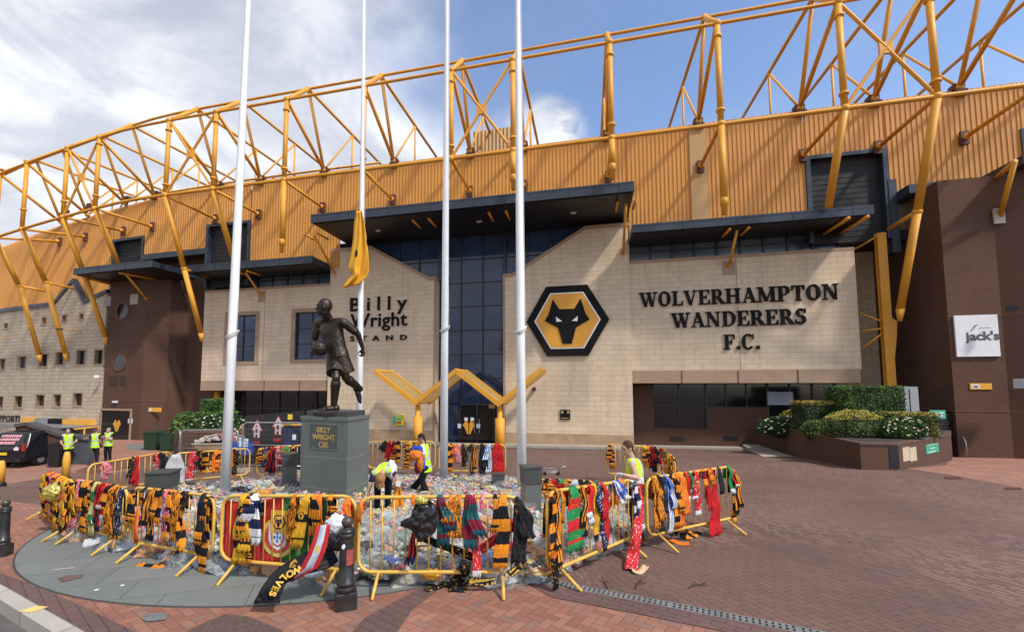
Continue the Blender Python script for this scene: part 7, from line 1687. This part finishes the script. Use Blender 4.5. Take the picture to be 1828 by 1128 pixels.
# white litter on the paving
for i,(x,y,lb) in enumerate(((172,1055,'small white paper scrap on the grey paving, left of the other scrap'),(218,1047,'small white paper scrap on the grey paving nearer the barriers'),(108,1019,'pale strip of paint on the grey circular paving near its left rim'))):
    p=G_(x,y,.017); mb=MB(); s_=(.022,.018) if i<2 else (.13,.016); q=[p+V(-s_[0],-s_[1],0),p+V(s_[0],-s_[1]*.4+(.06 if i==2 else 0),0),p+V(s_[0]*.8,s_[1]+(.06 if i==2 else 0),.003),p+V(-s_[0]*.7,s_[1]*.8,.004)]; mb.add(q,[(0,1,2,3)]); tag(mb.build('paper_scrap' if i<2 else 'paint_mark',m_white if i<2 else m_conc),lb,'scrap')
for i,(x,y,lb) in enumerate(((1232,940,'forked dark twig lying on the brown paving near the rightmost barrier'),(1245,1046,'long dark twig on the paving right of the drain channel'),(1140,1043,'short dark twig on the paving above the drain channel'),(1080,1042,'curled dark twig on the paving left of the short twig'))):
    p=G_(x,y,.01); t=thing('twig',p,lb,'twig','twigs on the paving'); mb=MB(); a=.5*i; pts=[p+V(.11*(k_-1.5)*math.cos(a),.11*(k_-1.5)*math.sin(a)+.02*math.sin(k_*2),.004+.006*(k_%2)) for k_ in range(4)]; mb.tube(pts,.006,5); mb.tube([pts[1],pts[1]+V(.05,.07,.01)],.004,5); mb.tube([pts[2],pts[2]+V(.05,-.05,.01)],.004,5); mb.build('stem',plain('twig_bark',(.03,.02,.015),.9),t)
# drain channel
dp=[gnd(*p) for p in [(905,1026),(940,1032),(1000,1044),(1200,1082),(1430,1127),(1640,1170)]]
dc=thing('drain_channel',dp[2],'grey slotted drain channel running across the paving at lower right','drain'); mb=MB(); sl=MB(); L_=0
for a,b in zip(dp,dp[1:]):
    d=(b-a); l=d.length; d.normalize(); n=V(-d.y,d.x,0); u_=V(0,0,.017)
    mb.add([a-n*.07+u_,b-n*.07+u_,b+n*.07+u_,a+n*.07+u_],[(0,1,2,3)]); k_=int(l/.055)
    for i in range(k_):
        for s_ in(-.03,.03):
            p=a+d*(i*.055+.02)+n*s_+V(0,0,.0195); sl.add([p-n*.018-d*.008,p-n*.018+d*.012,p+n*.018+d*.012,p+n*.018-d*.008],[(0,1,2,3)])
mb.build('channel_grating',plain('drain_steel',(.22,.23,.22),.5,.3,var=.2,scale=5),dc); o=sl.build('slots',m_black,dc); o['kind']='stuff'
# shopping trolley
tc_=gnd(985,862); tk=thing('shopping_trolley',tc_,'small grey wire shopping trolley beyond the stone post','trolley'); q=at(985,862,tc_.y+1.6); z0=at(985,853,q.y).z; z1=at(985,840,q.y).z; yb=q.y
def tq(px,z,dy=0): return V(at(px,800,yb+dy).x,yb+dy,z)
mb=MB(); 
for z in (z0,z1): mb.tube([tq(966,z),tq(1000,z),tq(998,z,.45),tq(968,z,.45)],.012,6,closed=True)
for i in range(9):
    x=966+34*i/8; mb.tube([tq(x,z0),tq(x,z1)],.004,4); 
for i in range(3): z=z0+(z1-z0)*(i+1)/4; mb.tube([tq(966,z),tq(1000,z)],.004,4)
mb.build('wire_basket',m_gry,tk,True); mb=MB(); mb.tube([tq(998,z1),tq(1003,z1+.12),tq(1010,z1+.14)],.022,8); mb.build('handle',m_gry,tk,True)
mb=MB(); zf=zg(q.x,q.y); mb.tube([tq(970,z0),tq(972,zf+.1),tq(996,zf+.1),tq(998,z0)],.015,6); mb.build('chassis',m_gry,tk,True)
for px in (972,996): mb=MB(); mb.tube([tq(px,zf+.06,-.02),tq(px,zf+.06,.02)],.06,10); mb.build('castor',m_black,tk)
# ---------------- planting ----------------
def leafy(name,blobs,n,size,cols,label,cat,seed=1,flowers=None,top=None,group=None):
    "blobs: list of (kind,centre,half sizes)"
    rn=random.Random(seed); t=thing(name,Vector(blobs[0][1])-V(0,0,blobs[0][2][2]),label,cat,group); vs=[];fs=[];mi=[]; core=MB()
    tot=sum(b[2][0]*b[2][2]+b[2][1]*b[2][2]+b[2][0]*b[2][1] for b in blobs)
    for kd,c,s_ in blobs:
        c=Vector(c)
        if kd=='box': core.box(c,(s_[0]*1.80,s_[1]*1.80,s_[2]*1.86))
        else: core.ball(c,.88,14,s_)
        k=int(n*(s_[0]*s_[2]+s_[1]*s_[2]+s_[0]*s_[1])/tot)
        for i in range(k):
            if kd=='box':
                a=rn.random()*(s_[0]*s_[2]*2+s_[1]*s_[2]*2+s_[0]*s_[1]); u1,u2=rn.uniform(-1,1),rn.uniform(-1,1)
                if a<s_[0]*s_[2]*2: p=V(u1*s_[0],-s_[1]*(1 if rn.random()<.75 else -1),u2*s_[2])
                elif a<s_[0]*s_[2]*2+s_[1]*s_[2]*2: p=V(s_[0]*rn.choice((-1,1)),u1*s_[1],u2*s_[2])
                else: p=V(u1*s_[0],u2*s_[1],s_[2])
                nn_=p.normalized(); p*=rn.uniform(.93,1.04)
            else:
                th=rn.uniform(0,6.283); cz_=rn.uniform(-.5,1); sr=math.sqrt(max(0,1-cz_*cz_)); nn_=V(sr*math.cos(th),sr*math.sin(th),cz_); lump=1+.10*noise.noise(nn_*3+Vector((seed,0,0))); p=V(nn_.x*s_[0],nn_.y*s_[1],nn_.z*s_[2])*rn.uniform(.88,1.06)*lump
            q=noise.noise((c+p)*2.2+Vector((seed,seed,0))); idx=0 if q<-.12 else (1 if q<.22 else 2)
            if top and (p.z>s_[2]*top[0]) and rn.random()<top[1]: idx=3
            s2=size*rn.uniform(.6,1.3); d1=V(rn.uniform(-1,1),rn.uniform(-1,1),rn.uniform(-1,1)).normalized(); d1=(d1+nn_*.3).normalized(); d2=d1.cross(V(rn.uniform(-1,1),rn.uniform(-1,1),rn.uniform(-1,1))).normalized()
            b=len(vs); P0=c+p; vs+=[P0-d1*s2,P0-d2*s2*.5,P0+d1*s2,P0+d2*s2*.5]; fs.append([b,b+1,b+2,b+3]); mi.append(idx)
    core.build('inner_twigs',plain(name+'_core',(.02,.03,.012),.9,var=.4),t)
    me=bpy.data.meshes.new('foliage'); me.from_pydata([v-Vector(t['_o']) for v in vs],[],fs)
    for i_,c_ in enumerate(cols):
        mm=MT(name+'_leaf_%d'%i_,.55,0,.3); mm.base((*c_,1)); mm.b.inputs['Subsurface Weight'].default_value=0; me.materials.append(mm.m)
    me.polygons.foreach_set('material_index',[min(i,len(cols)-1) for i in mi]); o=bpy.data.objects.new('foliage',me); col.objects.link(o); o.parent=t; o['_o']=t['_o']
    if flowers:
        fb_=MB()
        for i in range(flowers[0]):
            kd,c,s_=rn.choice(blobs); th=rn.uniform(3.3,6.1); zz_=rn.uniform(-.3,1); sr=math.sqrt(max(0,1-zz_*zz_)); p=Vector(c)+V(sr*math.cos(th)*s_[0],sr*math.sin(th)*s_[1],zz_*s_[2])*1.04; fb_.cur=0 if rn.random()<.75 else 1; r_=flowers[1]*rn.uniform(.6,1.2)
            for j in range(4): fb_.ball(p+V(rn.uniform(-1,1),rn.uniform(-1,1),rn.uniform(-.5,.5))*r_*.5,r_*.55,6,(1,1,.7))
        f_=fb_.build('rose_blooms',[plain('cream_petals',(.75,.68,.45),.7),plain('peach_petals',(.75,.45,.25),.7)],t)
    return t
def pxbox(x0,x1,y0,y1,d,dep):
    a=at(x0,y1,d); b=at(x1,y0,d); return (V((a.x+b.x)/2,d+dep,(a.z+b.z)/2),(abs(b.x-a.x)/2,dep,abs(b.z-a.z)/2))
GR=[(.04,.095,.018),(.07,.15,.028),(.12,.22,.04)]; GO=GR+[(.22,.20,.03)]; GB=[(.012,.04,.010),(.022,.065,.014),(.035,.09,.02)]
pw_=plain('rowlock_coping',(.10,.055,.04),.85,var=.25,scale=6)
pl_=thing('brick_planter',gnd(1560,838),'angular brown brick planter with clipped bushes in front of the right cream wall','planter')
bs=[(1352,800),(1538,838),(1604,839),(1700,822),(1702,806)]; ts=[776,787,788,780,779]
g3=[gnd(*p) for p in bs]; zt=sum(at(p[0],t,g.y).z for p,t,g in zip(bs[1:4],ts[1:4],g3[1:4]))/3
bkp=[V(g3[4].x+.6,g3[4].y+2.2,0),V(g3[0].x+2,g3[0].y+.5,0)]
mb=MB(); planbox(mb,g3+bkp,-2.2,zt-.07); mb.build('brick_wall',m_brick,pl_)
cen=sum(g3+bkp,Vector())/len(g3+bkp); mb=MB(); planbox(mb,[V(cen.x+(p.x-cen.x)*1.006,cen.y+(p.y-cen.y)*1.006,0) for p in g3+bkp],zt-.068,zt); mb.build('brick_coping',pw_,pl_)
mb=MB(); planbox(mb,[V(cen.x+(p.x-cen.x)*.93,cen.y+(p.y-cen.y)*.93,0) for p in g3+bkp],zt-.06,zt+.01); mb.build('soil',plain('soil',(.04,.03,.02),.95,var=.4,scale=8,bump=.6),pl_)
def onface(A1,B1,px,py,off=.01):
    d=(B1-A1); d.z=0; d.normalize(); n=V(d.y,-d.x,0); 
    if n.dot(C-A1)<0: n=-n
    r=ray(px,py); t=(A1+n*off-C).dot(n)/r.dot(n); return C+r*t,n,d
def faceplate(A1,B1,x0,y0,x1,y1,off,mat,name,parent=None):
    a,n,d=onface(A1,B1,x0,y1,off); b,_,_=onface(A1,B1,x1,y0,off); c0=V(b.x,b.y,a.z); c1=V(a.x,a.y,b.z); mb=MB(); vs=[a,c0,b,c1]; mb.add(vs+[v-n*off for v in vs],[(0,1,2,3),(0,1,5,4),(1,2,6,5),(2,3,7,6),(3,0,4,7)]); return mb.build(name,mat,parent)
faceplate(g3[1],g3[2],1589,795,1603.5,836,.012,m_black,'dark_slot',pl_)
for x0,lb in ((1613,'left of two narrow cream plates on the brick planter'),(1625.5,'right of two narrow cream plates on the brick planter')):
    tag(faceplate(g3[2],g3[3],x0,797,x0+10,824,.02,plain('cream_plate',(.50,.42,.28),.6,var=.25,scale=12),'wall_plate'),lb,'plate')
t=thing('green_sign',onface(g3[2],g3[3],1664,800,.03)[0],'small green sign with white lettering on the brick planter','sign'); faceplate(g3[2],g3[3],1654,790,1675,811,.025,m_sgreen,'panel',t); faceplate(g3[2],g3[3],1656,791,1673,795,.03,m_white,'header',t); faceplate(g3[2],g3[3],1661,798,1669,801,.03,m_white,'text_line',t); faceplate(g3[2],g3[3],1658,804,1671,808,.03,m_white,'text_line',t)
def bush(name,kd,x0,x1,y0,y1,d,dep,n,size,cols,label,seed,flowers=None,top=None,cat='bush'):
    c,s_=pxbox(x0,x1,y0,y1,d,dep); 
    if c.z-s_[2]>zt-.1 and d<22: 
        top_=c.z+s_[2]; bot=zt-.05; c=V(c.x,c.y,(top_+bot)/2) if kd=='box' and 0 else c
    leafy(name,[(kd,c,s_)],n,size,cols,label,cat,seed,flowers,top)
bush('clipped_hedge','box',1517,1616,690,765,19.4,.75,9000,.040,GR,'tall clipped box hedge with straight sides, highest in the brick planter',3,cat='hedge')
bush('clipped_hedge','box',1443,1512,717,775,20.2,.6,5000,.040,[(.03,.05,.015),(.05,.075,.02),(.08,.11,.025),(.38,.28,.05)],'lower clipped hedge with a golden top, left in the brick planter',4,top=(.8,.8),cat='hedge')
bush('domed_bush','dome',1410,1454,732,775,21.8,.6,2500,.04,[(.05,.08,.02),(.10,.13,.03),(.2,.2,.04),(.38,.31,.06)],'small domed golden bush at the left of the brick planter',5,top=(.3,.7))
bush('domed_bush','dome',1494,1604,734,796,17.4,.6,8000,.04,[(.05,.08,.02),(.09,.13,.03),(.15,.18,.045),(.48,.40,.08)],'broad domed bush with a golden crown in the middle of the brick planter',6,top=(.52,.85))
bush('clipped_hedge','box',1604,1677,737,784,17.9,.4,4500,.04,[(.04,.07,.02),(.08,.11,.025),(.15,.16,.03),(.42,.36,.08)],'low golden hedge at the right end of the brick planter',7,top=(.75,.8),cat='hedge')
bush('leafy_shrub','dome',1448,1504,752,792,19.0,.5,3000,.045,[(.07,.11,.03),(.12,.17,.045),(.18,.22,.06)],'loose olive green shrub in front of the lower clipped hedge',8)
bush('rose_bush','dome',1368,1456,745,787,21.5,.6,4500,.045,GB,'dark green rose bush with cream blooms at the left planter end',9,(75,.055))
bush('rose_bush','dome',1590,1668,746,793,17.0,.42,5000,.045,[(.02,.06,.015),(.035,.09,.02),(.06,.13,.03)],'rose bush with white blooms in front of the low golden hedge',10,(45,.05))
# left bed
bl0=gnd(312,808); bed=thing('brick_planter',at(370,806,18.3),'low brown planter wall behind the skip and wire fences at left','planter'); a=at(312,770,18.2); b=at(440,764,17.8); 
mb=MB(); q=[V(a.x,a.y,0),V(b.x,b.y,0),V(b.x,b.y+3,0),V(a.x,a.y+3,0)]; planbox(mb,q,-2,a.z-.02); mb.build('brick_wall',m_brick,bed)
bush('clipped_hedge','box',357,394,713,745,20.5,.6,3500,.045,GR,'square clipped hedge in front of the dark glazing at left',11,cat='hedge')
bush('clipped_hedge','box',340,402,737,770,20.2,.6,3000,.045,GR,'low clipped hedge below the square hedge at left',12,cat='hedge')
bush('rose_bush','dome',318,440,742,800,19.0,.8,6500,.05,GB,'wide rose bush with pale blooms behind the skip',13,(60,.05))
bush('leafy_shrub','dome',294,334,738,792,19.4,.6,2500,.07,[(.04,.09,.02),(.08,.15,.03),(.14,.2,.05)],'bright green shrub with long leaves beside the green bins',14)
# pale stone slab, cycle hoop, cabinet, gate
sb_=[gnd(*p) for p in [(1326,801),(1362,815),(1417,815),(1352,801)]]; mb=MB(); planbox(mb,sb_,-1.6,sum(p.z for p in sb_)/4+.13); tag(mb.build('stone_slab',m_conc),'pale raised stone slab on the paving left of the brick planter','slab')
ch_=thing('cycle_hoop',gnd(1726,817),'bent steel hoop rail at the right end of the brick planter','rail'); d_=gnd(1726,817).y; p1=gnd(1726,817); pts=[p1,at(1724,790,d_),at(1720,781,d_+.1),at(1712,777,d_+.3),at(1688,777,d_+1)]; mb=MB(); mb.tube(pts,.03,8); mb.build('steel_tube',m_galv,ch_,True)
cb_=thing('utility_cabinet',at(1630,732,20),'pale grey utility cabinet behind the tall clipped hedge','cabinet'); a=at(1614,690,21); b=at(1645,780,21); mb=MB(); mb.box(V((a.x+b.x)/2,21.3,(a.z+b.z)/2),(b.x-a.x,.6,a.z-b.z)); mb.build('cabinet_body',m_gry,cb_); mb=MB(); mb.box(V((a.x+b.x)/2-.1,20.985,(a.z+b.z)/2),(.02,.02,a.z-b.z-.2)); mb.build('door_seam',m_black,cb_)
gt=thing('dark_gate',at(1690,800,20.5),'dark slatted gate between the planter and the right brick tower','gate'); a=at(1665,735,20.6); b=at(1707,800,20.6); mb=MB()
k_=0
while b.z+k_*.12<a.z: mb.box(V((a.x+b.x)/2,20.6,b.z+k_*.12),(b.x-a.x,.03,.07)); k_+=1
mb.build('slat',m_void,gt); mb=MB(); mb.box(V((a.x+b.x)/2,20.7,(a.z+b.z)/2),(b.x-a.x,.04,a.z-b.z)); mb.build('backing',m_black,gt)
t=thing('green_sign',at(1674,740,19.5),'green sign on a post above the right end of the planter','sign'); a=at(1659,732,19.6); b=at(1688,747,19.6); mb=MB(); mb.box(V((a.x+b.x)/2,19.6,(a.z+b.z)/2),(b.x-a.x,.03,a.z-b.z)); mb.build('panel',m_sgreen,t); mb=MB(); mb.box(V((a.x+b.x)/2,19.57,(a.z+b.z)/2+.06),((b.x-a.x)*.7,.01,.05)); mb.box(V((a.x+b.x)/2,19.57,(a.z+b.z)/2-.06),((b.x-a.x)*.6,.01,.05)); mb.build('sign_text',m_white,t); mb=MB(); mb.tube([V((a.x+b.x)/2,19.64,-1),V((a.x+b.x)/2,19.64,b.z)],.025,8); mb.build('post',m_gry,t)
# bins handled above; manhole details on the right paving
for x,y,lb in ((1700,853,'oblong dark drain cover in the orange paving, left of two'),(1808,872,'oblong dark drain cover in the orange paving, right of two')):
    p=[G_(x-14,y-2,.012),G_(x+14,y-2,.012),G_(x+17,y+2,.012),G_(x-12,y+2,.012)]; mb=MB(); mb.add(p,[(3,2,1,0)]); tag(mb.build('drain_cover',m_dred),lb,'drain cover')
# ---------------- people ----------------
def person(loc,label): return thing('person',loc,label,'person')
# standing woman sorting clothes
d=10.9
pe=person(at(757,885,d),'woman with a long dark ponytail, yellow vest and black trousers carrying bright clothes')
f=V(-.95,-.3,0)
J=dict(head=at(751.5,781,d),sl=at(754,797,d-.17),sr=at(761,796,d+.15),el=at(757,818,d-.24),er=at(762,816,d+.15),wl=at(745,815,d-.25),wr=at(748,812,d+.02),hl=at(759,835,d-.10),hr=at(763,834,d+.09),kl=at(754,857,d-.08),kr=at(750,856,d+.1),al=at(760,879,d-.06),ar=at(738,871,d+.15),dl=V(-1,-.2,.1),dr=V(-1,.1,.05))
kk=.90
b,m=figure(pe,J,f,kk,sk2,hf=V(-.9,-.25,-.35),curl=(1.,1.)); eyes(J['head'],m,kk,pe)
clothes(pe,J,f,kk,'white_tshirt',fabric('white_shirt_cloth',(.55,.55,.55)),'top',.010,.008,.6,.05); clothes(pe,J,f,kk,'hi_vis_vest',m_hv,'vest',.010,.02,.0,.10); clothes(pe,J,f,kk,'trousers',m_blk,'trousers',.010,.014,flare=.035); clothes(pe,J,f,kk,'shoes',m_shoe,'shoes',.009)
hd=fabric('dark_hair',(.018,.011,.008),.6,30,.5); hair(pe,J['head'],m,kk,hd,[J['head']+V(.07,.02,-.02),at(760,795,d+.02),at(764,806,d+.02),at(766,815,d+.0)])
cl=thing('bundle_of_clothes',at(745,820,d-.3),'bundle of blue and orange shirts carried in the standing woman arms','clothes')
crumple('blue_shirt',at(744,802,d-.32),(.16,.12,.10),fcloth('blue_shirt_cloth',(.02,.08,.42)),None,None,31,.35,2.3,4,parent=cl); crumple('orange_shirt',at(742,812,d-.42),(.17,.10,.13),fcloth('orange_shirt_cloth',(.70,.20,.03)),None,None,32,.4,2.3,4,parent=cl)
crumple('orange_sleeve',at(750,828,d-.4),(.08,.06,.20),fcloth('orange_sleeve_cloth',(.66,.19,.02)),None,None,33,.35,2.2,4,parent=cl); crumple('claret_shirt',at(746,833,d-.36),(.09,.08,.17),fcloth('claret_cloth',(.16,.012,.02)),None,None,34,.35,2.2,4,parent=cl); crumple('blue_shirt_tail',at(756,830,d-.3),(.05,.05,.15),fcloth('blue_tail_cloth',(.02,.10,.5)),None,None,35,.3,2,4,parent=cl)
# bending woman
d=8.9
pe=person(at(683,905,d),'fair haired woman in a yellow vest bending over the flowers beside the plinth')
f=V(-.25,-.97,0); k2=.95
J=dict(head=at(679,856,d-.60),sl=at(667,845,d-.38),sr=at(698,838,d-.36),el=at(661,864,d-.45),er=at(706,848,d-.30),wl=at(657,881,d-.50),wr=at(709,856,d-.45),hl=at(678,838,d+.05),hr=at(694,838,d+.02),kl=at(674,872,d-.05),kr=at(693,872,d-.08),al=at(673,905,d+.02),ar=at(692,905,d),dl=V(0,-.1,-1),dr=V(.05,-.2,-1))
b,m=figure(pe,J,f,k2,sk1,hf=V(0,-.55,-.85),hup=V(0,-.8,.6),curl=(.6,1.2)); 
clothes(pe,J,f,k2,'navy_top',m_navyc,'top',.010,.008,.65,.05); clothes(pe,J,f,k2,'hi_vis_vest',m_hv,'vest',.010,.022,.0,.08); clothes(pe,J,f,k2,'trousers',m_blk,'trousers',.010,.014); clothes(pe,J,f,k2,'shoes',m_shoe,'shoes',.009)
hb_=fabric('fair_hair',(.30,.15,.06),.6,30,.5); fg=Fig(k2); hc=J['head']; fg.mb.ball(hc+V(0,-.01,.03),.108*k2,16,(.95,1.05,1)); 
for q in (V(-.05,-.03,-.12),V(.0,-.05,-.15),V(.05,-.03,-.11)): fg.cap(hc+V(q.x*.8,-.04,.0),hc+q,.05,.025)
fg.build('hair',hb_,pe,.009,2)
crumple('white_bag',at(699,838,d-.30),(.11,.12,.19),plain('white_plastic',(.62,.62,.62),.4,var=.05),'white plastic bag slung on the bending woman arm','bag',41,.25,1.8)
oj=thing('orange_jersey',at(709,880,d-.5),'orange jersey with a white tag hanging from the bending woman hand','shirt')
rows=[]
for i in range(14):
    f_=i/13; w_=.03+.13*f_; rows.append(([at(710,857,d-.48)+V((j/8-.5)*2*w_+.0,.03*math.sin(j*1.4+f_*2)*(.4+f_),-.62*f_+.02*math.sin(j*2)*f_) for j in range(9)],f_))
sheetmesh(rows,'cloth',fcloth('held_orange_cloth',(.68,.26,.02)),oj,.01); mb=MB(); mb.box(at(711,863,d-.56),(.09,.01,.10),tilt=Matrix.Rotation(.2,3,'Y')); mb.build('white_tag',m_white,oj)
# woman at right
d=7.0
pe=person(at(1135,955,d),'woman with brown hair in a yellow vest over a bare arm, sorting scarves at right')
f=V(-.97,-.2,0); k3=.96
J=dict(head=at(1120,799,d),sl=at(1126,826,d-.17),sr=at(1137,826,d+.18),el=at(1137,853,d-.27),er=at(1137,848,d+.2),wl=at(1113,847,d-.28),wr=at(1112,846,d+.02),hl=at(1134,876,d-.09),hr=at(1138,876,d+.09),kl=at(1132,915,d-.09),kr=at(1138,915,d+.09),al=at(1136,955,d-.08),ar=at(1142,952,d+.1),dl=V(-1,-.1,.05),dr=V(-1,.1,.0))
b,m=figure(pe,J,f,k3,sk1,hf=V(-.93,-.3,-.2),curl=(.9,.9)); eyes(J['head'],m,k3,pe)
clothes(pe,J,f,k3,'hi_vis_vest',m_hv,'vest',.010,.022,.0,.12); clothes(pe,J,f,k3,'trousers',m_blk,'trousers',.010,.014); clothes(pe,J,f,k3,'shoes',m_shoe,'shoes',.009)
hr_=fabric('brown_hair',(.07,.035,.02),.6,30,.5); hair(pe,J['head'],m,k3,hr_,[J['head']+V(.08,.03,-.03),at(1131,812,d+.05),at(1133,822,d+.02)])
for a in 'l':
    fg=Fig(k3); hand(fg,J['wl'],J['dl'],f,k3*1.06,.9,1); fg.build('work_glove',plain('pale_glove',(.42,.42,.42),.6),pe,.008)
# three men at left
def man(x,y0,y1,d,f,arms,label,hairc,trc=None,lean=0,legs=None,k=1.0):
    pe=person(at(x,y1,d),label); f=V(*f).normalized(); s_=V(-f.y,f.x,0)*-1; u_=(y1-y0)/783*d; ft=at(x,y1,d); P=lambda h_,sx=0,fw=0: ft+V(0,0,u_*h_)+s_*sx*k+f*fw*k
    J=dict(head=P(.935,lean,.04),sl=P(.82,-.19+lean,0),sr=P(.82,.19+lean,0),hl=P(.52,-.09,0),hr=P(.52,.09,0),kl=P(.285,-.10,.02),kr=P(.285,.10,.04),al=P(.045,-.10,-.02),ar=P(.045,.10,-.0))
    J.update({'el':P(*arms[0]),'wl':P(*arms[1]),'er':P(*arms[2]),'wr':P(*arms[3])})
    if legs: 
        for q,a in legs.items(): J[q]=P(*a)
    b,m=figure(pe,J,f,k,sk1,vox=.013,curl=(.8,.8)); eyes(J['head'],m,k,pe)
    clothes(pe,J,f,k,'dark_top',m_navyc,'top',.014,.006,.6,.05); clothes(pe,J,f,k,'hi_vis_vest',m_hv,'vest',.014,.024,0,.12); clothes(pe,J,f,k,'trousers',trc or m_blk,'trousers',.014,.014); clothes(pe,J,f,k,'shoes',m_shoe,'shoes',.012)
    fg=Fig(k); fg.mb.ball(J['head']+m@V(0,-.015,.028)*k,1*k,14,(.080,.092,.092),m); fg.build('hair',fabric('hair_'+str(x),hairc,.7,30,.4),pe,.012,1); return pe
man(120,767,831,22.0,(.55,-.8,0),[(.66,-.30,.05),(.60,-.12,.28),(.64,.26,.15),(.56,.12,.34)],'grey haired man in a yellow vest leaning at the ramp wall, leftmost of three',(.35,.33,.30),lean=.05)
man(168,767,826,21.6,(.1,.99,0),[(.72,-.42,.05),(.70,-.70,.10),(.64,.27,.0),(.52,.24,.12)],'middle of three men in yellow vests, seen from behind with one arm out',(.10,.09,.08),legs=dict(kl=(.285,-.02,.10),al=(.045,.12,.0),kr=(.285,.14,.0),ar=(.045,.24,-.1)))
man(192,765,822,21.8,(-.1,-.99,0),[(.66,-.26,.12),(.74,-.06,.24),(.64,.24,.10),(.72,.10,.26)],'man in a yellow vest with arms folded by the tower door, rightmost of three',(.25,.24,.22))
for o in bpy.data.objects:
    if '_o' in o: del o['_o']
